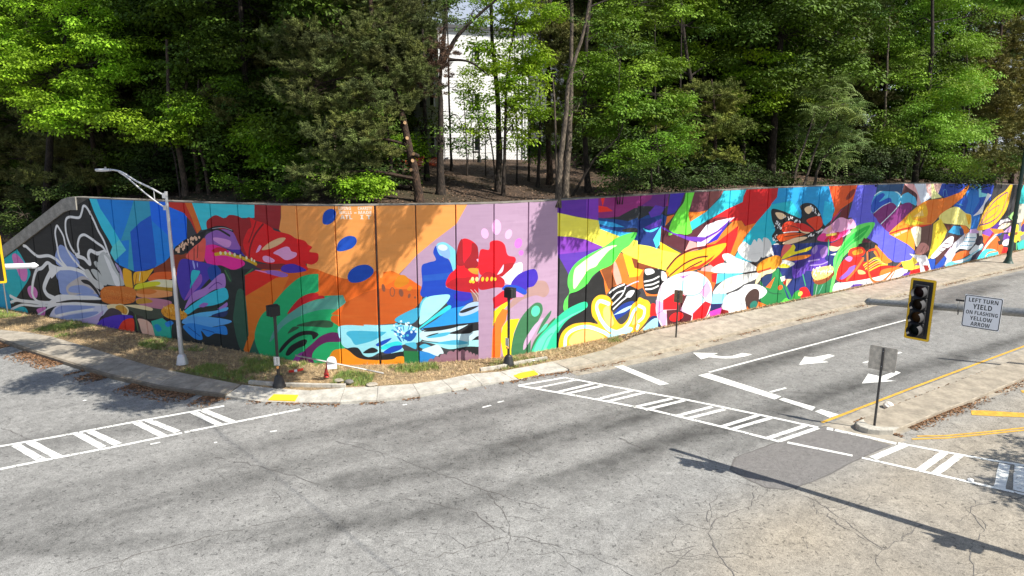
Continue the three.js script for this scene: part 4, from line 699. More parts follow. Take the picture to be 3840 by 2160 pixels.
S('#f8f8f4',[6005,328,6002,390,6091,390,6090,313]);
P('#2a1e1c',[5819,303,5863,292,5860,272,5810,291]);
P('#2a1e1c',[5748,242,5869,244,5870,233,5754,234]);
S('#ecd020',[6108,305,6188,347,6305,344,6312,301,6172,299]);
S('#ec6464',[6095,320,6115,374,6229,379,6166,342,6114,304]);
S('#f4f4e0',[6087,250,6116,290,6246,263,6204,232,6135,235]);
S('#f8a01c',[5861,265,5885,290,5968,314,6067,315,6109,297,6097,263,5999,245,5904,223,5870,237]);
L('#b04c1c',14.1,[5881,234,5977,241,6091,262]);
S('#f8e4b4',[5893,221,6000,238,6054,246,6036,213,5949,208,5879,160,5858,155]);
P('#12286a',[6079,230,6316,271,6362,-28,6251,-6,6148,144]);
P('#642062',[6117,197,6329,190,6336,138,6145,166]);
P('#208044',[5913,65,5910,170,6025,214,6078,237,6148,144,6248,9,6256,-44,6057,-25,5976,-7]);
P('#16305c',[5908,191,6025,214,6013,138,5948,131]);
P('#f86c1c',[5970,129,6052,183,6016,116]);
E('#f86c1c',6118,108,21,15,0);
P('#f4f4f4',[6119,183,6155,172,6148,144,6117,162]);
S('#68e050',[6134,-6,6187,31,6248,9,6242,-27]);
L('#1c8c50',19.0,[6060,203,6139,124,6248,9]);
L('#145c38',7.2,[5912,156,6020,87,6135,66]);
S('#f4f6f8',[5560,69,5604,124,5703,139,5773,165,5902,150,5985,99,5913,58,5784,67,5794,-18,5659,-20,5585,18]);
L('#d4d8e0',5.5,[5579,73,5667,96,5760,98]);
L('#d4d8e0',5.6,[5602,43,5693,51,5776,47]);
P('#f8781c',[5799,-18,5799,31,5870,56,5985,13,5902,-25]);
S('#402a26',[5774,69,5800,114,5861,131,5908,101,5897,18,5835,-2]);
E('#247464',5863,29,38,25,0);
P('#161c58',[5460,85,5569,74,5542,51,5464,44]);
P('#f048b8',[5439,4,5455,39,5561,51,5544,-17]);
P('#94201e',[5543,-10,5562,41,5624,23,5634,-16]);
P('#fcecd0',[5394,-22,5456,29,5463,-19]);
P('#b81820',[5939,786,6021,784,6022,742,6007,684,5958,648]);
P('#1898d0',[6016,784,6526,770,6586,666,6645,579,6624,513,6526,464,5978,495,5958,648,6007,684]);
P('#20b4c4',[5958,642,6159,655,6271,551,5978,495]);
P('#28b8dc',[6517,639,6604,623,6640,579,6624,513,6526,464,6512,550]);
P('#e05c20',[6526,770,6903,759,6872,648,6853,624,6713,575,6635,512,6623,519,6645,579,6600,648]);
E('#842c1c',6821,669,59,22,-30);
P('#681820',[6747,576,6822,607,6818,507,6738,506,6699,471,6726,568]);
P('#c03878',[6736,574,6607,483,6623,519]);
P('#6c6cdc',[6906,758,7160,751,7151,649,7103,580,7112,541,7259,447,7396,364,7711,274,7751,114,7546,135,7455,168,7267,293,7075,362,6971,453,6924,450,6864,511,6823,513,6863,636]);
P('#162c70',[5992,391,6398,371,6663,362,6733,287,6711,162,6722,-25,6357,-17,6238,-21,6078,226]);
P('#185888',[7172,750,7551,739,7520,640,7322,681,7162,655]);
S('#50b4dc',[7138,649,7232,681,7375,679,7491,648,7530,599,7474,548,7328,602,7254,586,7140,527,7107,561]);
S('#1c54b8',[7107,561,7142,630,7236,661,7279,643,7212,601,7349,624,7384,586,7258,566,7152,526]);
P('#78246e',[7275,433,7539,565,7636,567,7661,469,7395,368]);
S('#78246e',[7154,519,7283,571,7397,585,7474,548,7430,503,7273,440,7199,484]);
L('#dcf4f8',8.8,[7138,649,7233,678,7376,675,7492,644,7530,599,7463,535,7273,440]);
L('#dcf4f8',5.3,[7153,523,7258,566,7370,590]);
P('#f89c1c',[7402,364,7661,469,7711,274,7543,319]);
P('#e42c1c',[7396,364,7683,381,7689,360,7513,328]);
P('#fcdca8',[7494,350,7569,358,7580,340,7512,332]);
S('#78f074',[7178,456,7144,389,7079,342,6989,303,6854,264,6792,218,6752,126,6729,64,6721,-19,6570,-19,6656,85,6700,157,6695,246,6773,322,6850,404,6971,453]);
S('#2cc04c',[7122,437,7027,359,6901,324,6784,263,6745,223,6720,174,6756,285,6867,378,6990,420]);
L('#78f074',6.5,[6759,272,6897,343,7066,408]);
S('#64c4a0',[6602,15,6630,44,6675,45,6650,-3]);
S('#1c1c1e',[5967,614,6074,597,6192,562,6272,540,6276,580,6251,616,6297,635,6377,628,6443,595,6492,545,6521,495,6558,462,6510,435,6414,399,6325,388,6104,382,6055,397,5989,443,6015,486,5975,551]);
S('#dc4420',[6086,510,6159,529,6259,499,6247,453,6102,463]);
S('#dc4420',[6334,521,6391,539,6483,539,6518,483,6456,451,6401,478]);
S('#f4641c',[6039,445,6113,454,6247,447,6338,435,6251,423,6101,405,6052,421]);
S('#d02420',[6228,510,6318,502,6425,453,6346,446,6264,470]);
S('#f8d8b0',[6302,602,6349,615,6392,598,6357,564,6316,578]);
S('#f8d8b0',[6002,589,6066,586,6116,560,6053,547]);
S('#f8d8b0',[6102,394,6232,419,6351,416,6333,400,6180,382]);
S('#f8d8b0',[6258,476,6305,455,6386,443,6347,437,6286,453]);
Q('#f4f4f4',[6088,562,6276,519],6.9,16);
Q('#f4f4f4',[6359,617,6477,540],7.1,18);
D('#f4f4f4',[6008,544,6081,476],6.3,12);
D('#f4f4f4',[5999,470,6045,404],5.8,10);
Q('#f4f4f4',[6366,415,6528,452],6.7,26);
L('#f4f4f4',5.9,[6102,460,6188,460,6256,456]);
L('#1c1c1e',3.5,[6089,487,6163,500,6263,476]);
L('#1c1c1e',3.6,[6116,433,6220,437,6328,436]);
S('#f4b4d8',[6548,457,6608,477,6691,515,6747,518,6819,501,6878,500,6927,462,6926,437,6857,429,6872,409,6784,384,6695,372,6606,370,6487,388,6512,423]);
S('#c890b8',[6691,515,6722,470,6685,422,6635,451]);
S('#ec4494',[6475,401,6532,427,6621,409,6731,419,6845,430,6783,390,6651,363,6499,378]);
S('#cc2038',[6590,399,6685,422,6732,413,6673,367,6563,370]);
P('#f8bcb4',[6562,437,6608,477,6635,451,6597,420]);
L('#f8e064',16.4,[6577,411,6687,411]);
S('#9c1c28',[6631,352,6697,359,6772,385,6771,328,6658,325]);
S('#f8dcb0',[6623,334,6727,319,6766,325,6720,294,6640,302]);
P('#f4f4f4',[6645,273,6712,279,6703,264]);
S('#6440b0',[6229,241,6283,278,6384,269,6412,285,6425,326,6483,352,6590,337,6608,292,6583,251,6632,221,6572,189,6459,182,6386,189,6359,168,6252,155]);
S('#a48ccc',[6425,326,6472,353,6488,321,6451,293]);
S('#b084d0',[6520,312,6590,337,6605,280,6550,260]);
E('#2c1c74',6317,245,82,29,-10);
L('#bca8e0',8.8,[6396,252,6520,253]);
L('#bca8e0',7.6,[6421,222,6547,217,6620,228]);
L('#8c6cc4',7.4,[6278,176,6323,208]);
L('#8c6cc4',7.4,[6367,179,6363,210]);
S('#ecdc28',[6107,294,6200,374,6241,359,6246,329,6412,348,6385,323,6248,311]);
S('#f07470',[6096,307,6114,375,6161,383,6201,368,6140,326]);
S('#f88c20',[6118,284,6250,299,6420,293,6353,272,6215,272]);
S('#f4f4ec',[6076,244,6117,287,6247,254,6192,233]);
S('#f0e040',[6086,243,6130,262,6201,238,6173,230]);
S('#f0981c',[6002,315,6075,317,6112,288,6093,254,6012,236]);
L('#40a068',10.1,[6349,169,6391,90]);
L('#64b480',15.2,[6605,373,6622,278]);
L('#1c8450',21.9,[6078,226,6158,129,6254,5]);
P('#f4f4f4',[6109,176,6156,180,6165,152,6127,147]);
P('#d43c1c',[6143,136,6173,160,6170,115]);
P('#f8dca8',[6174,157,6233,151,6181,108]);
E('#f8641c',6118,109,25,16,0);
S('#d01820',[6328,42,6332,78,6393,81,6439,47,6468,-6,6356,-11]);
S('#68e050',[6129,-6,6183,23,6238,10,6239,-27]);
S('#34983e',[6256,-11,6267,49,6324,67,6350,27,6326,-13]);
E('#f8dc64',6341,42,25,16,0);
P('#227448',[6489,-9,6483,92,6612,84,6697,113,6675,-19]);
L('#e4f0e8',3.8,[6513,7,6526,87]);
L('#7cc4b4',5.2,[6540,4,6592,74]);
S('#84401c',[6468,125,6606,116,6700,157,6712,124,6612,84,6516,85]);
S('#f8d48c',[6445,171,6478,192,6592,200,6683,191,6700,157,6649,124,6543,111,6478,124]);
D('#fcf4e0',[6455,207,6691,145],8.1,30);
D('#e09c4c',[6471,168,6653,105],5.7,16);
S('#161414',[6999,316,7212,311,7232,276,7101,241,7044,273]);
P('#601c34',[7058,356,7160,316,7033,326]);
P('#f88c24',[7229,290,7360,231,7502,142,7421,137,7306,175,7215,238]);
S('#dc2418',[6749,139,6775,188,6837,226,6919,232,7056,219,7088,183,7243,168,7425,122,7554,102,7703,73,7535,62,7363,39,7141,50,6869,61,6759,87]);
S('#e84020',[6873,255,6895,292,7040,293,7098,255,7054,226,6906,236]);
S('#f89c20',[6924,270,7031,280,7061,251,6953,242]);
L('#e84020',15.0,[7147,257,7237,256,7300,203]);
S('#9468c4',[6792,96,6878,138,6909,161,6993,166,6942,118,6841,84]);
S('#c890dc',[6837,226,6882,242,6933,224,6901,201]);
S('#f8842c',[7348,48,7364,94,7555,95,7689,71,7537,55]);
S('#f8dc8c',[7025,130,7102,115,7132,91,7043,98]);
L('#f87830',25.6,[7077,204,6998,139,6890,75]);
L('#f8c830',12.4,[7094,156,7237,195,7320,174]);
L('#f8c830',12.5,[7125,126,7283,164,7380,141]);
L('#f8c830',12.6,[7179,107,7329,132,7437,128]);
L('#f8e890',5.5,[7109,141,7253,180,7350,157]);
L('#f8e890',5.6,[7152,116,7299,149,7408,134]);
S('#f4f6f8',[6720,-12,6740,63,6870,58,7141,50,7360,53,7716,78,7769,44,7688,17,7416,-16,7094,-25,6791,-21]);
L('#c4c8d4',4.3,[6757,35,7023,17,7341,21,7709,51]);
S('#6840ac',[6941,0,6984,28,7110,17,7075,4,6980,-15]);
S('#7040a8',[7594,-8,7773,29,7786,-23,7612,-21]);
L('#f87830',18.3,[7125,246,7164,122,7217,48,7290,13,7397,7,7534,69,7648,121]);
L('#f87830',11.6,[7494,3,7552,53,7583,99]);
P('#204870',[7162,764,7549,752,7528,660,7181,680]);
S('#50b4dc',[7543,572,7535,633,7628,652,7732,634,7781,588,7770,547,7693,564]);
S('#78246e',[7488,487,7552,564,7677,572,7717,528,7655,491,7529,430,7403,384]);
P('#52282c',[7533,639,7550,726,7647,689,7761,637,7798,552,7746,610,7613,656]);
S('#f0b8b8',[7546,726,7667,722,7790,636,7856,556,7785,546,7763,630,7604,690]);
P('#e4ecf8',[7659,749,7887,743,8011,598,7856,556,7774,643]);
P('#f0c4c0',[7865,743,8183,734,8126,629,8013,591,7922,644]);
P('#f4f4b0',[7971,740,8059,646,8185,591,8015,584]);
P('#1040a0',[8175,735,8646,721,8620,639,8497,592,8235,585,8120,622]);
P('#1258b8',[8646,721,9191,705,9139,548,8947,432,8786,410,8615,435,8420,514,8619,587]);
P('#0c3ca4',[8906,713,9191,705,9151,516,9045,537,9150,572,8947,596]);
P('#1c78cc',[8609,617,8835,647,8914,527,8800,424,8646,449,8688,538]);
P('#1c78cc',[8765,419,8970,422,8964,272,8810,283]);
P('#94e8f4',[8830,716,8887,714,8928,597,9059,580,9056,560,8894,559]);
P('#f8f8fc',[9066,587,9152,568,9040,498,9009,420,8917,410,8825,403,8909,434,9003,492]);
L('#6cb8d8',4.4,[8215,597,8202,640,8241,646,8280,594]);
L('#6cb8d8',3.8,[8467,526,8593,505,8518,524]);
P('#6a6adc',[7230,456,7349,388,7558,311,7729,255,7859,180,7790,128,7559,133,7438,176,7271,273]);
P('#f89c20',[7410,356,7729,368,7809,284,7847,195,7714,256]);
S('#f89c20',[8659,679,8627,617,8494,547,8328,489,8181,438,8069,387,7828,382,7560,359,7408,363,7568,441,7695,502,7926,574,8236,581,8490,614]);
P('#e47c20',[7926,574,8236,581,8490,614,8615,655,8571,574,8328,489,8181,438,8067,395,7989,400,7973,486]);
S('#fcc01c',[7660,470,7790,525,7918,546,7973,458,7738,444]);
P('#fcd478',[7749,461,7884,506,7919,461]);
P('#fce430',[7629,423,7684,489,7738,444,7942,403,7720,403]);
L('#e42c1c',13.0,[7416,359,7598,377,7828,382,8072,380]);
P('#fcdcb0',[7487,347,7568,355,7579,340,7498,329]);
P('#fcdcb0',[7581,361,7685,369,7688,357,7591,346]);
S('#f8f0d0',[7742,374,7890,374,7927,289,7870,222,7809,284]);
S('#f4ec90',[8181,438,8328,489,8492,499,8667,440,8786,410,8805,299,8703,330,8503,355,8278,381]);
P('#f8bc24',[8669,432,8786,410,8798,347,8756,334]);
P('#f4d83c',[8101,385,8218,421,8363,315,8331,258,8200,149,8115,112,8081,93,8113,230]);
P('#602e22',[8279,377,8470,349,8380,314]);
P('#369cd0',[8385,299,8471,345,8614,328,8689,261,8583,261]);
P('#14407c',[8584,315,8673,309,8694,245,8616,266]);
P('#f0861c',[8593,341,8703,330,8800,284,8715,236,8667,301]);
P('#705048',[7905,373,8086,382,8105,261,8084,167,8028,142,7895,184,7920,261]);
S('#dc9c94',[7851,180,7924,246,8035,230,8080,182,7950,150]);
L('#502822',4.5,[7944,172,7992,219]);
L('#502822',4.5,[8010,151,8044,200]);
P('#fce448',[7645,128,7790,128,7862,165,8046,133,8085,107,8069,50,7826,45,7704,65]);
P('#d01c1c',[7779,0,7813,40,7978,44,8140,20,8116,-8,7996,-24]);
P('#f8f8fc',[7763,178,7918,152,8044,141,8123,81,8223,11,8086,-12,8002,-18,7956,69,7880,127]);
P('#902020',[8019,62,8099,54,8132,21,8084,-4]);
P('#6840ac',[7680,-11,7713,29,7815,32,7781,-8]);
P('#8c6094',[7863,78,7932,100,7956,69]);
S('#50282a',[8203,81,8311,214,8394,268,8585,253,8631,219,8526,166,8377,102,8262,45]);
S('#f0f0f4',[8129,118,8253,189,8399,252,8500,252,8487,184,8360,157,8213,103]);
L('#50282a',6.3,[8262,158,8367,134]);
L('#50282a',6.3,[8303,185,8427,159]);
L('#50282a',6.3,[8344,211,8467,194]);
P('#1c50b0',[8085,107,8215,95,8233,33,8377,102,8468,132,8397,31,8244,-6,8180,-7]);
P('#d4d8e4',[8385,17,8517,197,8724,266,8691,198,8499,29]);
P('#e8d0f0',[8374,110,8474,170,8516,143,8435,74]);
S('#f0f8fc',[8571,131,8691,198,8761,263,8931,259,8959,176,8829,116]);
L('#3c8cb0',5.8,[8737,226,8948,209]);
L('#3c8cb0',5.8,[8710,197,8939,178]);
L('#3c8cb0',5.8,[8649,163,8892,150]);
S('#181418',[8579,107,8656,139,8831,107,8725,93]);
S('#f87024',[8527,49,8597,105,8755,114,8912,92,8809,62,8617,41]);
S('#f0f8fc',[8856,89,8987,150,9131,130,8959,64]);
S('#78d0e4',[8441,-4,8462,40,8741,44,9007,92,9154,119,8937,17,8687,-14]);
S('#f0f8fc',[8565,38,8834,43,9027,90,8892,38,8695,17]);
P('#4c3c84',[8234,-28,8273,6,8400,24,8394,-14]);
P('#d8b4e4',[8807,291,8978,287,8993,246,8799,260]);
P('#f8f0dc',[8984,271,9061,273,9081,215,9024,211]);
P('#8c54b8',[9069,248,9217,278,9379,225,9227,196,9095,230]);
P('#201c3c',[8856,-23,8942,57,9085,93,9137,55,9070,-33]);
P('#2c2c30',[9191,705,9845,686,9857,440,9699,389,9426,322,9241,268,9009,365,9151,516]);
S('#fcbc18',[9584,657,9591,553,9538,415,9401,331,9238,277,8964,272,8981,335,9074,456,9261,543,9448,592]);
L('#64307c',10.9,[8992,302,9074,400,9235,504,9497,574,9505,499,9404,381,9219,327,8988,314]);
L('#64307c',6.7,[9021,332,9146,420,9351,466,9313,403,9149,356,9042,327]);
P('#f86c20',[9075,232,9268,192,9361,218,9599,90,9597,39,9279,51,9119,163]);
P('#f86c20',[9273,68,9298,165,9583,74,9643,-26,9301,-10]);
L('#b01c28',23.7,[9042,-9,9186,141,9319,221]);
L('#fcf4e0',34.0,[9123,40,9213,123,9407,207]);
S('#56d8e8',[9028,-24,9131,72,9309,81,9490,40,9491,-20,9247,-30]);
L('#f4a878',15.5,[9202,-17,9261,44,9466,46]);
E('#281e32',9035,178,84,43,0);
P('#502890',[9241,268,9408,315,9560,246,9348,252]);
P('#f4f4f8',[9417,289,9444,329,9612,335,9689,305,9503,283]);
L('#4c2018',10.3,[9406,265,9519,299,9711,303]);
S('#fcf0cc',[9409,256,9522,290,9696,287,9661,264,9518,244]);
P('#fc8c20',[9220,270,9520,240,9574,211,9364,210]);
P('#d8ace4',[9552,212,9706,261,9776,196]);
P('#1c50b0',[9349,194,9530,214,9496,191]);
P('#7038a0',[9563,127,9580,193,9783,178,9788,108]);
P('#141418',[9454,136,9579,143,9595,99,9489,99]);
P('#a8e88c',[9616,351,9741,395,9730,310]);
P('#dc2020',[9559,-31,9606,72,9864,32,9869,-39]);
E('#f8f0f8',9667,110,102,32,0);
E('#f0a4c4',9679,107,23,8,0);
P('#101814',[9781,126,10120,81,10168,-31,9839,-18]);
P('#44c8b8',[9936,79,10180,112,10494,-33,9993,-6]);
L('#78e088',12.9,[9902,117,9950,-2]);
E('#fcdc30',9858,216,61,49,0);
E('#fcdc30',9890,135,61,45,0);
E('#fcdc30',9781,182,104,23,0);
E('#fcdc30',9968,168,108,24,0);
E('#fcdc30',9796,212,69,23,40);
E('#fcdc30',9952,139,71,24,40);
E('#8c5c30',9874,176,40,15,0);
P('#38c4c4',[9804,459,9814,544,9882,651,10241,640,10335,433]);
P('#ccccbc',[9856,277,9807,451,9966,451,10335,433,10431,220,10036,282]);
P('#fc8420',[9956,252,10021,318,10224,234,10082,173]);
E('#42287c',10039,220,63,42,0);
P('#e84820',[10124,241,10575,357,10737,11,10298,66]);
P('#f4d03c',[10241,640,10713,624,10860,322,10372,350]);
E('#f0b4d8',10282,104,130,65,0);
E('#1c54b8',10599,79,166,77,0);
  // brush mottling: a fine uneven coat, no shading
  for (const [c, x] of cs) for (let k = 0; k < 2600; k++) { x.fillStyle = rnd() < 0.5 ? 'rgba(255,255,255,0.012)' : 'rgba(0,0,0,0.015)'; const w = rr(10, 120); x.fillRect(rr(-20, 2048), rr(0, CH), w, rr(3, 26)); }
  const wall = thing('mural_retaining_wall', 'tall concrete retaining wall painted with a bright mural of flowers, butterflies and shoes', 'wall');
  const mats = cs.map(([c]) => { const t = new THREE.CanvasTexture(c); t.colorSpace = THREE.SRGBColorSpace; t.anisotropy = 8; const b = gBump.clone(); b.repeat.set(SEC / 1.4, 8 / 1.4); b.needsUpdate = true; return new THREE.MeshStandardMaterial({ map: t, color: new THREE.Color().setRGB(0.9, 0.9, 0.9), roughness: 0.72, bumpMap: b, bumpScale: 0.004 }); });
  const n = 65;
  for (let k = 0; k < n; k++) {
    const gap = (j) => j === 19 ? 0.05 : j === 24 ? 0.04 : 0.024, u0 = PU0 + k * PW + gap(k), u1 = PU0 + (k + 1) * PW - gap(k + 1), sec = Math.floor(k / PER); if (sec >= NS) break;
    const o = cs[sec][2], [ax, az] = wallAt(u0), [bx, bz] = wallAt(u1), l = Math.hypot(bx - ax, bz - az), nx = -(bz - az) / l, nz = (bx - ax) / l, ch = 0.022, dp = 0.16;
    const topOf = (u) => Math.max(0.1, wallTop(u) - (u < 15.7 ? 0.68 : 0.05)), t0 = topOf(u0), t1 = topOf(u1);
    const cols = [[u0, ax - nx * dp, az - nz * dp], [u0, ax - nx * ch, az - nz * ch], [u0 + ch, ax + (bx - ax) * ch / l, az + (bz - az) * ch / l], [u1 - ch, bx - (bx - ax) * ch / l, bz - (bz - az) * ch / l], [u1, bx - nx * ch, bz - nz * ch], [u1, bx - nx * dp, bz - nz * dp]];
    const pos = [], uv = [], idx = [];
    const quad = (i, j) => { const A = cols[i], B2 = cols[j], ta = t0 + (t1 - t0) * (A[0] - u0) / (u1 - u0), tb = t0 + (t1 - t0) * (B2[0] - u0) / (u1 - u0), s = pos.length / 3; pos.push(A[1], -0.15, A[2], B2[1], -0.15, B2[2], B2[1], tb, B2[2], A[1], ta, A[2]); const U = (u) => (u - o) * PPM / 2048, W2 = (v) => (v + 0.3) * PPM / CH; uv.push(U(A[0]), W2(-0.15), U(B2[0]), W2(-0.15), U(B2[0]), W2(tb), U(A[0]), W2(ta)); idx.push(s, s + 1, s + 2, s, s + 2, s + 3); };
    for (let i = 0; i < 5; i++) quad(i, i + 1);
    mesh('wall_panel', buf(pos, idx, uv), mats[sec], wall);
  }
  // concrete core behind the panels and the coping
  const strip = (u0, u1, off0, off1, lo, hi, step = 0.9) => { const pos = [], idx = [], uv = []; const N = Math.ceil((u1 - u0) / step); for (let i = 0; i <= N; i++) { const u = u0 + (u1 - u0) * i / N, a = wallAt(u, off0), b = wallAt(u, off1), l = lo(u), h = hi(u); pos.push(a[0], l, a[1], a[0], h, a[1], b[0], h, b[1], b[0], l, b[1]); uv.push(u, l, u, h, u, h + off1 - off0, u, l - 1); if (i) { const k = i * 4, p = k - 4; for (const [c, d] of [[0, 1], [1, 2], [2, 3], [3, 0]]) idx.push(p + c, k + c, p + d, p + d, k + c, k + d); } } const e = N * 4; idx.push(0, 1, 2, 0, 2, 3, e, e + 2, e + 1, e, e + 3, e + 2); return toCreasedNormals(buf(pos, idx, uv), 0.6); };
  mesh('concrete_core', strip(0.6, 116.4, -0.15, -0.46, () => -0.2, (u) => Math.max(0.1, wallTop(u) - 0.06)), mGrey, wall);
  mesh('sloping_coping', strip(0.6, 15.68, 0.09, -0.5, (u) => wallTop(u) - 0.69, (u) => wallTop(u), 0.6), std([0.42, 0.41, 0.39], 0.9, { map: rep(gConcrete, 1 / 2) }), wall);
  mesh('coping', strip(15.7, 116.4, 0.012, -0.48, (u) => wallTop(u) - 0.048, (u) => wallTop(u)), std([0.36, 0.34, 0.32], 0.9, { map: rep(gConcrete, 1 / 2) }), wall);
}

// ---------- wooded hill behind the wall ----------
{
  const S = 0.9, X0 = -75, X1 = 120, Z0 = -150, Z1 = -28, nx = Math.round((X1 - X0) / S), nz = Math.round((Z1 - Z0) / S), pos = [], uv = [], col = [], idx = [], ok = [];
  for (let j = 0; j <= nz; j++) for (let i = 0; i <= nx; i++) {
    let x = X0 + i * S, z = Z0 + j * S; const w = wallNear(x, z); let inside = w.d > 0.3;
    if (!inside && w.d > -1.6) { [x, z] = wallAt(w.u, -0.3); }
    ok.push(inside || w.d > -1.6 ? 1 : 0); const y = ok[ok.length - 1] ? hillAt(x, z) : 0; pos.push(x, y, z); uv.push(x, z);
    const a = fbm(x * 0.5, z * 0.5, 4), b = fbm(x * 0.12 + 40, z * 0.12, 3), g = sstep(0.55, 0.7, b) * 0.7; const r = 0.13 + 0.16 * a;
    col.push(r * (1 - g) + 0.12 * g, r * 0.66 * (1 - g) + 0.13 * g, r * 0.45 * (1 - g) + 0.04 * g);
    if (i && j) { const p = (j - 1) * (nx + 1) + i - 1, q = p + 1, c = p + nx + 1, d = c + 1; if (ok[p] && ok[q] && ok[c] && ok[d]) idx.push(p, c, q, q, c, d); }
  }
  struct('wooded_hill', buf(pos, idx, uv, col), new THREE.MeshStandardMaterial({ vertexColors: true, map: rep(gSoil, 1 / 3.1), roughness: 1, bumpMap: rep(gSoil, 1 / 3.1), bumpScale: 0.06 }));
  const leaf = buf([-0.07, 0.01, 0, 0, 0.03, 0.05, 0.08, 0.02, 0, 0, 0.05, -0.05], [0, 1, 2, 0, 2, 3]), n = 14000, im = new THREE.InstancedMesh(leaf, std([1, 1, 1], 1, { side: THREE.DoubleSide }), n), m = new THREE.Matrix4(), q = new THREE.Quaternion(), c = new THREE.Color();
  for (let k = 0; k < n; k++) { const u = rr(14, 100), d = 0.4 + rnd() * rnd() * 22, [x, z] = wallAt(u, -d); q.setFromEuler(new THREE.Euler(rr(-0.5, 0.5), rr(0, 6.28), rr(-0.5, 0.5))); const s = rr(0.4, 1.1); m.compose(V(x, hillAt(x, z), z), q, V(s, s, s)); im.setMatrixAt(k, m); const v = rr(0.4, 1.3); c.setRGB(0.2 * v, 0.125 * v, 0.078 * v); im.setColorAt(k, c); }
  im.name = 'forest_floor_leaves'; im.userData.kind = 'stuff'; tag(im, 'brown leaf litter lying under the trees on the hill', 'leaf litter'); im.castShadow = im.receiveShadow = true; scene.add(im);
}

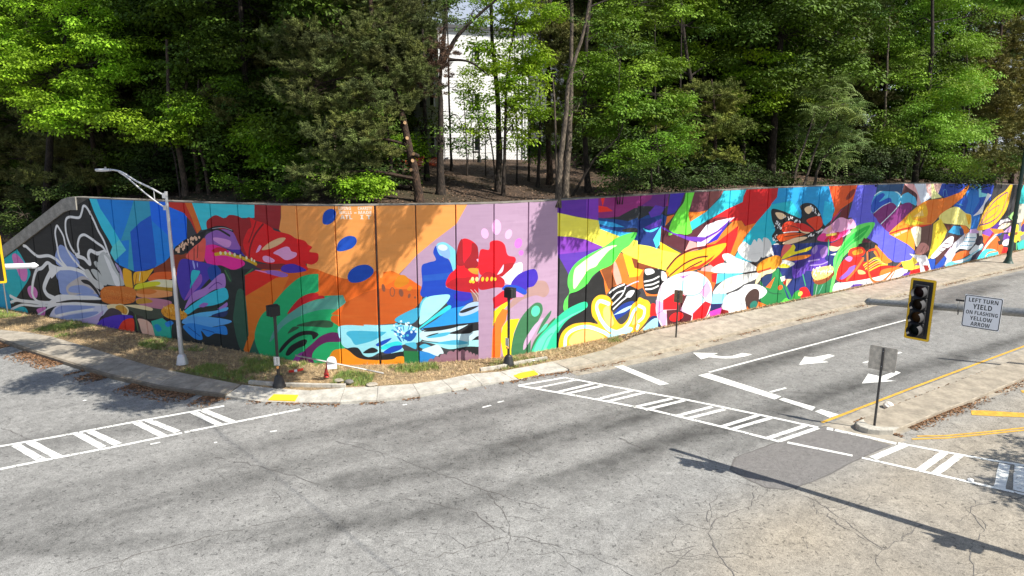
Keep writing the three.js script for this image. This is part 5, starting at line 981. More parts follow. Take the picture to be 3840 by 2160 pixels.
// ---------- trees ----------
const TREES = [
['bright','bright yellow-green broadleaf tree filling the upper left corner',[[0.5,[-29.35,4.96,-43.85],[-28.77,10.54,-45.04],[-27.93,16.12,-46.23],[-27.6,22.19,-47.52]]],[[-27.18,16.94,-45.38,4.12,1.82,2.37],[-27.95,13.88,-43.7,2.84,1.66,1.8],[-23.83,14.5,-42.81,2.31,1.73,1.62],[-23.47,16.11,-44.18,2.13,1.42,1.42],[-25.43,11.55,-42.18,2.77,1.04,1.52],[-27.28,11.88,-42.25,1.62,1.04,1.06],[-30.79,17.8,-46.58,2.48,1.49,1.59],[-22.95,17.67,-45.53,2.18,1.21,1.36],[-22.11,16.88,-46.39,1.49,1.12,1.04],[-27.59,21.46,-47.36,4.96,1.98,2.78],[-30.09,14.45,-43.82,1.66,1.18,1.14]],1],
['bright','light green sapling leaning out over the wall left of the street light arm',[[0.12,[-18.33,6.9,-39.15],[-18.68,9.05,-39.61],[-19.12,10.55,-39.93]]],[[-21.77,11.18,-40.06,0.88,0.62,0.6],[-19.13,11.19,-40.06,1.1,0.62,0.69],[-19.78,10.55,-39.93,0.66,0.48,0.46],[-16.94,12.28,-40.3,1.32,0.77,0.84],[-16.06,12.93,-40.43,1.21,0.77,0.79],[-18.03,11.42,-40.11,0.88,0.55,0.57]],0.9],
['pine','dark pine with a crooked forked trunk above the sloping end of the wall',[[0.4,[-26.33,5.8,-45.56],[-26.78,7.81,-45.99],[-27.18,10.56,-46.58],[-27.08,15.08,-47.54],[-27,22.6,-49.14]],[0.18,[-26.91,8.18,-46.07],[-27.94,8.55,-46.15],[-29.22,8.8,-46.2]]],[[-33.26,8.7,-48.74,2.98,1.89,1.95],[-34.53,11.63,-50.38,2.21,1.93,1.66],[-25.16,9.29,-47.84,1.85,1.32,1.27],[-28.25,7.63,-44.42,2.23,0.99,1.29],[-32.9,6.73,-46.27,1.56,1.3,1.14]],0.8],
['mid','mid green broadleaf tree with a fan of leaning trunks right of the street light',[[0.38,[-18.47,6.82,-40.15],[-18.82,9.02,-40.62],[-19.39,11.22,-41.09],[-19.65,15.63,-42.03]],[0.3,[-18.24,7.41,-41.3],[-18.48,9.44,-41.74],[-18.96,11.7,-42.22],[-18.76,16.67,-43.28]],[0.22,[-17.11,6.6,-40.11],[-17.46,8.58,-40.53],[-17.92,10.57,-40.95],[-17.83,13.43,-41.56]]],[[-19.9,13.12,-43.54,1.89,1.18,1.23],[-18.14,15.69,-46.13,1.98,1.49,1.39],[-20.12,16.41,-46.29,1.98,1.49,1.39],[-15.95,11.26,-42.12,1.39,1.04,0.97],[-17.59,10.79,-41,1.35,0.79,0.86],[-16.99,13.68,-44.68,1.45,1.21,1.07]],0.9],
['pine','olive pine with long drooping sprays left of the biggest pine',[[0.33,[-16.71,7.28,-43.32],[-16.48,10.6,-44.03],[-16.75,14.87,-44.94],[-17.03,21.97,-46.45]]],[[-16.04,12.2,-40.79,1.11,0.58,0.68],[-14.81,11.23,-40.58,1.11,0.62,0.69],[-13.77,12.57,-41.38,1.01,0.68,0.68],[-13.93,17.17,-46.45,2.73,1.98,1.88],[-17.04,18.06,-47.66,2.28,1.52,1.52],[-14.23,14.77,-43.89,1.66,1.42,1.23]],0.75],
['pine','tall pine with pale bare upper trunk in the dark gap left of the biggest pine',[[0.4,[-16.67,7.01,-47.35],[-16.82,10.64,-48.13],[-12.08,14.03,-48.85]],[0.4,[-11.91,8.33,-47.63],[-11.99,13.51,-48.74],[-12.28,16.36,-49.34],[-12.27,23.35,-50.83]]],[[-11.97,17.5,-48.56,2.85,2.07,1.97],[-10.16,18.52,-48.78,2.33,1.56,1.56],[-13.47,15.1,-47.03,1.52,1.27,1.12]],0.9],
['bigpine','largest dark olive pine, leaning trunk with pale sawn branch stubs',[[0.46,[-4.51,7.12,-34.7],[-4.77,8.49,-34.99],[-5.07,9.64,-35.23],[-5.57,11.73,-35.68],[-6.16,13.25,-36],[-6.86,15.73,-36.53],[-7.37,19.92,-37.42]]],[[-8.12,14.82,-36.75,2.76,1.77,1.81],[-5.84,15.88,-37.48,2,1.6,1.44],[-9.74,12.75,-35.79,1.94,1.46,1.36],[-6.81,11.77,-34.56,1.51,1.17,1.07],[-8.07,10.19,-34.02,1.78,1.03,1.13],[-8.83,8.46,-33.35,1.39,0.63,0.81],[-4.88,13.35,-35.92,1.07,1.26,0.93],[-6.61,9.83,-34.15,0.94,0.94,0.76],[-5.86,14.01,-36.06,1.75,1.36,1.24],[-10.78,14.93,-37.79,1.83,1.42,1.3],[-8.37,18.72,-38.6,4.06,2.03,2.43]],1],
['dead','brown dead pine branch hanging beside the white building',[[0.1,[-3.67,12.49,-37.27],[-4.69,13.38,-37.46]]],[[-4.46,13.46,-37.28,1.01,1.11,0.85],[-4.16,14.55,-37.51,0.71,0.71,0.56]],0.8],
['sparse','forked bare-limbed tree at the left edge of the white building',[[0.42,[-3.74,7.63,-36.85],[-3.76,11.22,-37.62],[-3.78,14.04,-38.22]],[0.3,[-3.78,13.94,-38.2],[-3.58,15.66,-38.56],[-3.52,18.89,-39.25]],[0.28,[-3.78,13.84,-38.17],[-3.02,15.26,-38.48],[-2.1,16.27,-38.69],[-0.67,17.49,-38.95]],[0.16,[-3.33,14.25,-38.26],[-2.3,14.15,-38.24],[-1.26,13.45,-38.09]]],[[-2.33,16.54,-39.16,1.25,0.83,0.83],[-3.38,16.94,-39.24,0.83,0.83,0.67],[-2.14,18.58,-39.59,2.92,1.46,1.75],[-3.65,10.21,-36.79,0.61,0.81,0.57]],0.35],
['sparse','slim dark tree standing left of the forked tree',[[0.3,[-4.96,7.98,-41.43],[-5.14,11.33,-42.14],[-5.2,14.04,-42.71],[-5.38,19.91,-43.97]]],[[-4.97,10.64,-40.97,0.9,0.9,0.72],[-5.61,20.14,-44.01,2.08,1.39,1.39],[-4.58,11.76,-41.72,0.68,0.68,0.55]],0.5],
['sparse','thinnest tree in front of the white siding, few leaves',[[0.16,[-3.9,8.76,-45.68],[-4.08,12.67,-46.51],[-4.17,16.15,-47.25],[-4.38,20.86,-48.26]]],[[-3.31,11.44,-46.25,1.14,1.77,1.17],[-3.83,13.42,-46.67,0.89,1.01,0.76],[-2.92,9.95,-45.93,0.89,1.01,0.76],[-4.12,20.86,-48.26,1.52,1.27,1.12]],0.22],
['yellow','bright yellow-green tree growing up in front of the white building',[[0.36,[-0.77,7.68,-38.8],[-0.84,11.92,-39.71],[-1.12,15.1,-40.39],[-1.36,20.19,-41.47]],[0.2,[-0.51,7.29,-37.7],[-0.41,10.64,-38.41],[-0.36,13.33,-38.99],[0.17,16.64,-39.69]],[0.1,[-0.82,10.23,-38.84],[-1.4,10.85,-38.97],[-1.83,11.27,-39.06]]],[[-1.22,16.72,-40.22,1.28,1.07,0.94],[0.17,16.3,-40.13,1.07,1.39,0.98],[-0.98,14.05,-39.14,1.06,0.89,0.78],[0.93,15.05,-39.86,0.86,1.61,0.98],[0.93,12.41,-38.79,1.01,1.01,0.81],[-0.61,12.5,-38.81,0.74,0.85,0.63],[-1.96,15.04,-39.86,0.96,0.56,0.61],[-2.27,13.57,-39.55,0.56,0.64,0.48],[1.04,17.45,-40.89,1.3,0.98,0.91],[0.19,13.75,-39.07,0.85,0.85,0.68],[-2.37,12.1,-39.24,0.64,0.86,0.6],[-0.01,10.65,-38.93,0.73,0.86,0.63],[-1.51,11.06,-39.01,0.6,0.64,0.5],[1.05,13.8,-39.6,0.86,1.07,0.77],[-0.01,11.88,-38.68,0.85,0.63,0.59]],1.15],
['pine','dark conifer with olive sprays right of the white building',[[0.38,[2.21,7.64,-42.38],[2.1,11.39,-43.17],[2.12,16.02,-44.16],[2.18,21.81,-45.39]]],[[2.54,14.81,-43.39,1.17,0.94,0.84],[2.32,16.95,-44.36,1.42,1.18,1.04],[2.9,12.76,-42.95,1.05,0.94,0.8],[2.21,10.81,-42.54,0.7,0.75,0.58],[3.27,16.03,-44.16,0.95,1.18,0.85]],0.95],
['sparse','pale grey slanting trunk rising from behind the wall joint',[[0.3,[2.14,7.19,-33.79],[2.28,9.32,-34.25],[2.55,11.55,-34.72],[2.68,13.04,-35.04],[3.38,15.46,-35.55],[3.93,18.99,-36.31]],[0.12,[2.18,10.62,-34.52],[1.98,11.92,-34.8],[1.88,13.22,-35.08]]],[[3.43,13.26,-35.39,0.77,0.5,0.51],[3.97,18.51,-36.51,2.11,1.15,1.3],[3.6,15.69,-35.91,0.96,0.57,0.61]],0.5],
['sparse','dark trunk standing just right of the pale slanting trunk',[[0.36,[2.61,7.22,-35.64],[2.83,10.64,-36.37],[2.92,13.58,-36.99],[2.94,19.45,-38.24]]],[[2.95,18.86,-38.12,2.2,1.6,1.52],[3.14,11.6,-36.06,0.69,0.79,0.59]],0.6],
['mid','dense mid green broadleaf tree over the purple part of the wall',[[0.34,[4.28,8.73,-40.05],[4,11.34,-40.61],[4.08,15.26,-41.44],[4.61,20.49,-42.55]],[0.14,[3.13,9.13,-37.58],[4.38,9.34,-37.62],[5.52,10.37,-37.84],[6.03,12.31,-38.26]]],[[5.91,13.7,-40.6,2.09,1.21,1.32],[7.48,12.79,-39.38,1.82,1.18,1.2],[5.04,11.98,-40.23,1.32,1.1,0.97],[6.54,11.3,-38.55,1.9,1.01,1.17],[8.77,11.64,-39.14,1.07,1.07,0.86],[6.2,16.14,-43.16,2.08,1.27,1.34],[8.19,15.34,-41.97,1.69,1.24,1.17],[7.52,18.14,-44.61,2.6,1.18,1.51],[4.7,14.44,-41.78,1.01,1.13,0.86]],1],
['green','leafy green understory tree low over the wall, centre right',[[0.12,[7.41,7.59,-37.76],[7.4,9.24,-38.11],[7.6,10.48,-38.38]]],[[7.5,9.87,-37.74,1.77,1,1.11],[6.09,9.28,-36.59,1.22,0.73,0.78],[8.99,10.39,-38.87,1.07,0.77,0.74],[5.78,10.26,-38.84,1.07,0.64,0.69]],0.9],
['mid','green broadleaf tree with dark limbs above the black shoe of the mural',[[0.36,[12.58,7.31,-49.46],[12.69,11.63,-50.38],[11.82,17.57,-51.65],[11.52,22.97,-52.8]]],[[12.06,17.99,-52.76,2.11,1.97,1.63],[13.91,15.52,-52.23,1.55,1.27,1.13],[11.2,20.47,-53.29,3.1,1.69,1.92],[13.74,18.44,-53.88,1.72,1.44,1.26],[11.52,15.23,-52.17,1.41,1.13,1.01],[12.88,23.23,-53.87,3.94,1.97,2.37]],0.9],
['pinelight','olive green pine standing low between two leafy trees, right of centre',[[0.3,[13.31,7.18,-47.39],[13.5,11.07,-48.22],[13.21,14.17,-48.88]]],[[12.29,12.79,-49.61,2.03,1.35,1.35],[13.5,11.33,-48.27,1.59,1.01,1.04],[12.58,9.77,-47.94,1.99,0.79,1.11],[10.85,11.57,-48.32,1.19,0.95,0.86],[14.58,13.2,-49.69,1.35,1.08,0.97]],1],
['yellow','yellow-green tree left of the sky gap on the right side',[[0.36,[17.27,7.38,-53.57],[17.45,13.22,-54.81],[17.87,18.19,-55.87],[18.13,24.03,-57.11]]],[[17.3,18.78,-58.04,2.17,1.86,1.61],[20.02,19.24,-57.11,1.98,1.83,1.52],[18.86,15.9,-54.36,2.05,1.41,1.38],[16.96,14.6,-54.08,1.47,1.23,1.08],[20.34,14.19,-53.99,1.35,1,0.94],[17.85,12.89,-53.72,1.32,0.88,0.88],[18.17,23.4,-58,4.26,2.13,2.56],[16.39,16.25,-56.48,1.37,1.37,1.1]],0.95],
['pinnate','small tree with drooping feather-like leaves and three pale stems',[[0.2,[18.72,7.19,-47.7],[19.06,8.5,-47.98],[19.85,10.85,-48.48],[20.24,12.15,-48.75]],[0.18,[19.47,7.2,-47.7],[19.99,8.76,-48.03],[20.57,10.33,-48.37],[21.31,11.9,-48.7]],[0.22,[20.34,7.39,-48.05],[20.66,8.49,-48.28],[21.46,9.81,-48.56],[21.98,11.12,-48.84]]],[[21.34,13.38,-49.73,1.62,1.03,1.06],[22.2,11.52,-48.82,1.39,1.23,1.05],[20.82,10.99,-49.22,1.19,1.08,0.91],[22.25,9.3,-47.84,1.11,0.85,0.78],[20.27,12.44,-49.53,1.14,0.87,0.8],[21.17,12.41,-48.5,1.59,1.06,1.06]],1],
['pine','dark conifer behind the feather-leaved tree, sky showing through it',[[0.4,[31.43,7.36,-68.9],[32.53,15.98,-70.73],[34.41,21.24,-71.85],[36.29,28,-73.29]],[0.3,[30.97,7.65,-71],[31.13,14.21,-72.4],[33.85,21.55,-73.96],[34.99,28.5,-75.44]]],[[33.86,18.85,-73.39,1.97,1.97,1.58],[34.55,15.1,-68.5,2.23,2.23,1.79],[32.08,12.13,-65.82,2.16,1.8,1.59],[36.34,19,-71.38,1.92,2.3,1.69],[35.78,27.74,-75.28,5.52,2.76,3.31]],0.3],
['feather','largest bright green tree on the right, leaning out over the wall',[[0.5,[32.46,6.61,-57.49],[32.76,9.44,-58.09],[33.38,12.58,-58.76],[33.83,18.24,-59.97],[33.63,25.15,-61.44]],[0.2,[32.76,9.44,-58.09],[34.36,11.02,-58.43],[36.28,11.34,-58.5]]],[[34.08,19.97,-63.4,3.72,1.86,2.23],[35.74,17.59,-60.85,3.1,2.12,2.09],[33.37,14.47,-59.17,3.05,1.77,1.93],[36.43,13.23,-58.9,2.41,2.09,1.8],[33.77,10.85,-56.86,2.81,1.25,1.63],[31.79,11.32,-58.49,2.41,1.61,1.61],[35.32,9.05,-55.46,1.54,0.68,0.88],[39.15,20.66,-63.55,2.37,1.69,1.62],[32.41,16.99,-62.77,1.86,1.86,1.49],[35.15,24.37,-63.32,5.98,2.66,3.46],[34.99,15.03,-58.26,1.89,1.58,1.39],[32.48,12.54,-57.73,2.21,1.26,1.39]],1.05],
['ochre','yellowish conifer at the right edge of the frame',[[0.4,[45.02,6.25,-66.62],[45.17,12.25,-67.9],[45.67,20.99,-69.75],[46.01,27.54,-71.15]]],[[44.95,17.71,-69.06,1.56,2.79,1.74],[46.27,13.9,-68.25,1.86,2.42,1.71],[43.26,10.96,-65.57,1.62,1.44,1.23],[48.02,21.32,-71.87,1.92,2.3,1.69],[42.45,8.55,-63.02,2.1,1.05,1.26],[47.41,26.93,-73.07,4.6,2.68,2.91]],1],
['pine','dark pine cut by the right edge of the frame',[[0.4,[52.48,6.42,-70.74],[52.02,16.25,-72.84],[51.56,28.6,-75.46]]],[[53.08,20.39,-75.76,2.84,3.65,2.6],[52.43,14.33,-72.43,2.76,2.76,2.21],[50.19,10.46,-69.56,2.3,1.92,1.69],[52.63,27.53,-77.28,4.06,3.25,2.92],[46.89,7.63,-64.87,2.16,0.9,1.23]],0.9],
['green','small leafy bush right of the yellowish conifer beside the dark green pole',[[0.08,[42.99,6.6,-62.6],[43.15,7.87,-62.87]]],[[43.5,8.72,-63.05,0.98,0.63,0.64],[42.28,7.35,-62.76,1.05,0.49,0.61]],0.8],
['sparse','wispy sapling with scattered leaves before the white siding',[[0.09,[-2.78,8.66,-43.62],[-2.87,10.68,-44.04],[-3.05,13.05,-44.55]],[0.06,[-2.86,9.97,-43.89],[-2.44,11.63,-44.25],[-2.2,12.58,-44.45]]],[[-3.04,10.68,-44.04,1.09,1.33,0.97],[-2.56,12.34,-44.4,0.97,0.97,0.78],[-3.39,9.49,-43.79,0.73,0.73,0.58]],0.35],
['sparse','slim sapling by the lantern post before the white siding',[[0.08,[-1.68,8.51,-44.61],[-1.74,10.69,-45.07],[-1.85,12.63,-45.48]]],[[-1.75,11.66,-45.28,0.89,1.12,0.8],[-1.94,9.97,-44.91,0.74,0.74,0.6]],0.4],
['green','leafy tree with dark leaves between the white building and the dark conifer',[[0.14,[0.97,8.57,-43.59],[1.08,10.94,-44.1],[1.31,12.84,-44.5]]],[[1.33,10.7,-44.05,0.97,1.09,0.82],[2.08,9.99,-44.41,0.98,0.86,0.74],[0.97,9.52,-43.8,0.73,0.58,0.52]],0.6],
['bright','low bush above the red flower of the mural',[[0.06,[-12.96,8.37,-39.46],[-12.92,9.4,-39.68]],[0.05,[-12.83,8.37,-39.46],[-12.66,9.49,-39.7]],[0.05,[-13.07,8.37,-39.46],[-13.32,9.4,-39.68]]],[[-12.96,9.4,-39.68,1.21,0.57,0.71],[-13.34,9.13,-39.32,0.6,0.34,0.38],[-12.48,9.2,-39.85,0.61,0.34,0.38]],0.8],
['green','small sapling with pale stem above the two left blue ovals',[[0.06,[-8.33,7.83,-33.72],[-8.3,8.71,-33.91]],[0.05,[-8.22,7.83,-33.72],[-8.07,8.79,-33.93]],[0.05,[-8.43,7.83,-33.72],[-8.64,8.71,-33.91]]],[[-8.34,8.71,-33.91,0.85,0.49,0.54],[-8.6,8.49,-33.56,0.42,0.29,0.29],[-8,8.54,-34.08,0.43,0.3,0.29]],0.8],
['bright','light green bush beneath the biggest pine, centre of it',[[0.06,[-7.19,7.47,-33.34],[-7.16,8.28,-33.51]],[0.05,[-7.08,7.47,-33.34],[-6.93,8.35,-33.53]],[0.05,[-7.28,7.47,-33.34],[-7.49,8.28,-33.51]]],[[-7.19,8.28,-33.51,0.94,0.41,0.54],[-7.5,8.09,-33.17,0.46,0.24,0.28],[-6.81,8.13,-33.69,0.47,0.25,0.29]],0.8],
['bright','bush of fresh leaves high between the fan of trunks and the biggest pine',[[0.06,[-13.88,9.26,-39.14],[-13.85,10.47,-39.4]],[0.05,[-13.75,9.26,-39.14],[-13.59,10.56,-39.42]],[0.05,[-13.99,9.26,-39.14],[-14.24,10.47,-39.4]]],[[-13.89,10.47,-39.4,1.19,0.76,0.78],[-14.25,10.1,-39.01,0.59,0.45,0.42],[-13.42,10.21,-39.55,0.6,0.46,0.42]],0.8],
['green','dark bush under the fan of leaning trunks',[[0.06,[-14.37,6.95,-37.12],[-14.33,8.01,-37.34]],[0.05,[-14.24,6.95,-37.12],[-14.08,8.09,-37.36]],[0.05,[-14.47,6.95,-37.12],[-14.71,8.01,-37.34]]],[[-14.38,8.01,-37.34,1.25,0.63,0.75],[-14.75,7.72,-36.97,0.62,0.37,0.4],[-13.89,7.78,-37.5,0.63,0.38,0.4]],0.8],
['green','green shrub left of the biggest pine trunk, low',[[0.06,[-11.19,7.14,-35.62],[-11.15,8.12,-35.83]],[0.05,[-11.07,7.14,-35.62],[-10.91,8.2,-35.85]],[0.05,[-11.29,7.14,-35.62],[-11.51,8.12,-35.83]]],[[-11.19,8.12,-35.83,1.1,0.56,0.66],[-11.53,7.86,-35.47,0.55,0.33,0.35],[-10.76,7.91,-35.99,0.55,0.34,0.36]],0.8],
['dull','shrub by the grey coping at the left end of the wall',[[0.06,[-26.09,6.26,-41.06],[-26.05,7.25,-41.27]],[0.05,[-25.95,6.26,-41.06],[-25.77,7.34,-41.29]],[0.05,[-26.2,6.26,-41.06],[-26.46,7.25,-41.27]]],[[-26.09,7.25,-41.27,1.16,0.51,0.67],[-26.36,7.03,-40.91,0.57,0.3,0.35],[-25.7,7.07,-41.43,0.58,0.31,0.35]],0.8],
['dull','dim bush hanging beside the sloping grey coping',[[0.06,[-29.08,4.22,-41.65],[-29.04,5.66,-41.95]],[0.05,[-28.94,4.23,-41.65],[-28.76,5.75,-41.97]],[0.05,[-29.2,4.22,-41.65],[-29.47,5.66,-41.95]]],[[-29.09,5.66,-41.95,1.42,0.95,0.95],[-29.44,5.23,-41.56,0.7,0.56,0.51],[-28.58,5.32,-42.08,0.71,0.57,0.51]],0.8],
['dull','dark shrub behind the street light head',[[0.06,[-20.94,6.65,-40.12],[-20.91,7.79,-40.36]],[0.05,[-20.81,6.65,-40.12],[-20.64,7.88,-40.38]],[0.05,[-21.06,6.65,-40.12],[-21.31,7.79,-40.36]]],[[-20.95,7.79,-40.36,1.35,0.68,0.81],[-21.33,7.48,-39.99,0.67,0.4,0.43],[-20.44,7.55,-40.52,0.68,0.41,0.43]],0.8],
['dull','scrubby shrub above the yellow ribbon of the mural',[[0.06,[5.41,7.53,-35.71],[5.45,8.35,-35.88]],[0.05,[5.53,7.53,-35.71],[5.69,8.43,-35.9]],[0.05,[5.31,7.53,-35.71],[5.09,8.35,-35.88]]],[[5.41,8.35,-35.88,1,0.4,0.56],[4.97,8.17,-35.54,0.5,0.24,0.29],[5.89,8.2,-36.05,0.5,0.24,0.3]],0.8],
['dull','shrub above the green ribbon of the mural',[[0.06,[8.8,7.18,-39.21],[8.84,8.13,-39.41]],[0.05,[8.94,7.18,-39.21],[9.11,8.22,-39.43]],[0.05,[8.69,7.18,-39.21],[8.45,8.13,-39.41]]],[[8.8,8.13,-39.41,1.32,0.48,0.72],[8.21,7.91,-39.06,0.65,0.29,0.38],[9.44,7.95,-39.58,0.66,0.29,0.38]],0.8],
['dull','wispy shrub above the cyan ribbon of the mural',[[0.06,[12.13,7.07,-43.28],[12.17,8.16,-43.51]],[0.05,[12.27,7.07,-43.28],[12.46,8.25,-43.53]],[0.05,[12.01,7.07,-43.28],[11.74,8.15,-43.51]]],[[12.12,8.16,-43.51,1.33,0.58,0.77],[11.51,7.89,-43.14,0.66,0.35,0.4],[12.78,7.95,-43.67,0.67,0.35,0.41]],0.8],
['dull','bush beneath the yellow-green tree on the right',[[0.06,[15.64,6.94,-47.34],[15.69,8.23,-47.61]],[0.05,[15.8,6.94,-47.34],[16,8.34,-47.64]],[0.05,[15.51,6.93,-47.34],[15.21,8.23,-47.61]]],[[15.63,8.23,-47.61,1.59,0.74,0.93],[14.9,7.88,-47.23,0.79,0.44,0.49],[16.42,7.97,-47.76,0.8,0.45,0.5]],0.8],
['dull','dark bush beside the three pale stems',[[0.06,[17.95,6.81,-47.82],[18,7.96,-48.07]],[0.05,[18.11,6.81,-47.82],[18.32,8.07,-48.09]],[0.05,[17.81,6.81,-47.82],[17.51,7.96,-48.07]]],[[17.94,7.96,-48.07,0.94,0.59,0.61],[17.46,7.69,-47.7,0.47,0.35,0.33],[18.44,7.75,-48.23,0.47,0.35,0.33]],0.8],
['dull','bush under the feather-leaved tree',[[0.06,[23.68,6.59,-50.33],[23.73,7.86,-50.6]],[0.05,[23.85,6.6,-50.33],[24.07,7.97,-50.63]],[0.05,[23.54,6.59,-50.33],[23.22,7.86,-50.6]]],[[23.68,7.86,-50.6,1.55,0.68,0.89],[22.92,7.54,-50.23,0.77,0.4,0.47],[24.47,7.62,-50.76,0.78,0.41,0.47]],0.8],
['dull','rounded bush left of the largest bright tree trunk',[[0.06,[29.15,7.09,-55.55],[29.2,8.85,-55.92]],[0.05,[29.33,7.09,-55.55],[29.57,8.97,-55.95]],[0.05,[28.99,7.09,-55.55],[28.64,8.85,-55.92]]],[[29.13,8.85,-55.92,2.17,1.12,1.31],[28.12,8.31,-55.5,1.08,0.67,0.7],[30.22,8.47,-56.05,1.09,0.67,0.7]],0.8],
['dull','dark thicket bush under the largest bright tree',[[0.06,[34.71,6.28,-57.42],[34.76,7.72,-57.73]],[0.05,[34.9,6.28,-57.42],[35.15,7.85,-57.76]],[0.05,[34.55,6.28,-57.42],[34.18,7.72,-57.73]]],[[34.7,7.72,-57.73,2.25,0.77,1.21],[33.62,7.36,-57.34,1.12,0.46,0.63],[35.84,7.45,-57.88,1.13,0.46,0.64]],0.8],
['dull','bush low behind the orange beak of the mural',[[0.06,[38.25,6.02,-59.41],[38.31,7.32,-59.69]],[0.05,[38.45,6.02,-59.41],[38.71,7.45,-59.72]],[0.05,[38.09,6.02,-59.41],[37.71,7.32,-59.69]]],[[38.24,7.32,-59.69,1.66,0.6,0.9],[37.39,7.04,-59.32,0.83,0.36,0.47],[39.13,7.11,-59.85,0.83,0.36,0.48]],0.8],
['bright','fresh green bush left of the white building base',[[0.06,[-6.53,9.04,-40.63],[-6.5,10.19,-40.87]],[0.05,[-6.4,9.04,-40.63],[-6.23,10.28,-40.89]],[0.05,[-6.65,9.04,-40.63],[-6.9,10.19,-40.87]]],[[-6.54,10.19,-40.87,0.9,0.68,0.63],[-6.85,9.86,-40.5,0.45,0.4,0.34],[-6.16,9.96,-41.03,0.45,0.41,0.34]],0.8],
['dull','bush with dark leaves right of the white building base',[[0.06,[4.8,9.43,-46.85],[4.84,10.75,-47.13]],[0.05,[4.95,9.43,-46.85],[5.15,10.85,-47.15]],[0.05,[4.67,9.43,-46.85],[4.37,10.75,-47.13]]],[[4.79,10.75,-47.13,1.3,0.78,0.83],[4.24,10.37,-46.74,0.64,0.46,0.44],[5.4,10.49,-47.28,0.65,0.47,0.45]],0.8],
['green','shrub on the open ground right of the conifer trunks',[[0.06,[6.09,8.19,-40.45],[6.13,9.16,-40.65]],[0.05,[6.23,8.19,-40.45],[6.4,9.25,-40.67]],[0.05,[5.98,8.19,-40.45],[5.73,9.16,-40.65]]],[[6.09,9.16,-40.65,1.01,0.5,0.6],[5.64,8.92,-40.3,0.5,0.3,0.32],[6.58,8.99,-40.82,0.51,0.3,0.32]],0.8],
['none','thin dark stem left of the biggest pine trunk',[[0.2,[-6.52,7.16,-38.18],[-6.57,9.15,-38.61],[-6.75,10.61,-38.92],[-6.89,16.06,-40.08]]],[[-6.78,15.64,-39.99,1.5,1.28,1.11]],0.5],
['none','thin dark stem in front of the brown slope, left of the forked tree',[[0.16,[-6.52,7.43,-40.29],[-6.33,9.31,-40.69],[-6.27,10.63,-40.97],[-6.17,16.36,-42.19]]],[[-6.3,15.92,-42.09,1.58,1.35,1.17]],0.5],
['none','dark trunk in the shade left of the fan of trunks',[[0.28,[-22.68,6.49,-45.2],[-22.75,9.84,-45.91],[-22.97,12.57,-46.49],[-23.13,19.01,-47.86]]],[[-23,18.52,-47.76,1.77,1.52,1.32]],0.5],
['none','dark leaning trunk right of the fan of trunks',[[0.24,[-17.09,6.61,-44.2],[-17.53,10,-44.92],[-18.12,12.78,-45.52],[-18.65,19.09,-46.86]]],[[-18.15,18.6,-46.75,1.74,1.49,1.29]],0.5],
['none','grey trunk in the gap left of the olive pine',[[0.3,[-17.57,6.81,-48.33],[-17.51,11.04,-49.23],[-17.61,14.61,-49.99],[-17.65,21.49,-51.46]]],[[-17.65,20.96,-51.34,1.89,1.62,1.41]],0.5],
['none','slim trunk right of the sky gap, far right',[[0.3,[41.86,5.51,-66.46],[42.13,9.69,-67.35],[42.19,12.96,-68.05],[42.32,22.42,-70.06]]],[[42.14,21.69,-69.91,2.6,2.23,1.93]],0.5],
['none','dark slim trunk beside the olive green pine',[[0.22,[11.11,6.44,-48.25],[11.31,9.35,-48.87],[11.35,11.6,-49.35],[11.44,18.48,-50.82]]],[[11.31,17.95,-50.7,1.89,1.62,1.41]],0.5],
['none','leaning slim trunk under the largest bright tree',[[0.3,[32.98,5.75,-60.38],[33.49,8.81,-61.03],[33.8,11.04,-61.5],[34.17,19.64,-63.33]]],[[33.75,18.98,-63.19,2.37,2.03,1.76]],0.5],
['none','thin pale stem on the open ground right of the pale trunk',[[0.07,[5.55,7.06,-37.65],[5.65,8.51,-37.96],[5.62,9.44,-38.16],[5.63,14.81,-39.3]]],[[5.59,14.4,-39.21,1.48,1.27,1.1]],0.5],
['none','dark trunk left of the three pale stems',[[0.25,[21.1,5.84,-58.35],[21.42,9.28,-59.08],[21.55,11.91,-59.64],[21.75,20.23,-61.41]]],[[21.51,19.59,-61.28,2.29,1.96,1.7]],0.5],
['none','leaning dark trunk right of the three pale stems',[[0.35,[29.76,6.05,-58.39],[30.25,9.41,-59.11],[30.54,11.97,-59.65],[30.9,20.28,-61.42]]],[[30.5,19.64,-61.29,2.29,1.96,1.7]],0.5],
['none','two-toned trunk near the right edge of the wood',[[0.3,[42.21,5.59,-64.43],[41.94,8.8,-65.11],[41.46,11.12,-65.61],[41.05,20.29,-67.56]]],[[41.41,19.59,-67.41,2.52,2.16,1.88]],0.5],
['pine','tall dark pine behind the yellowish conifer at the right edge',[[0.45,[56.59,6.07,-80.89],[56.75,17.09,-83.24],[56.67,31.2,-86.24]]],[[56.26,23.26,-84.55,3.16,3.16,2.52],[57.19,18.41,-83.52,3.61,3.16,2.7],[55.87,13.56,-82.49,3.16,2.7,2.34],[57.92,9.6,-81.64,2.7,2.25,1.98],[56.68,28.55,-85.68,4.06,3.16,2.89]],0.9],
['none','slim trunk just left of the tall pine with the pale bare top',[[0.2,[-11.58,7.26,-42.29],[-11.59,10.27,-42.94],[-11.73,12.7,-43.45],[-11.84,20.34,-45.08]]],[[-11.78,20.34,-45.08,1.42,0.95,0.95]],0.5],
['none','slim leaning trunk under the left part of the biggest pine',[[0.18,[-12.94,6.96,-40.18],[-12.61,9.6,-40.75],[-12.41,11.7,-41.19],[-12.17,18.98,-42.74]]],[[-12.45,18.97,-42.74,1.35,0.9,0.9]],0.5],
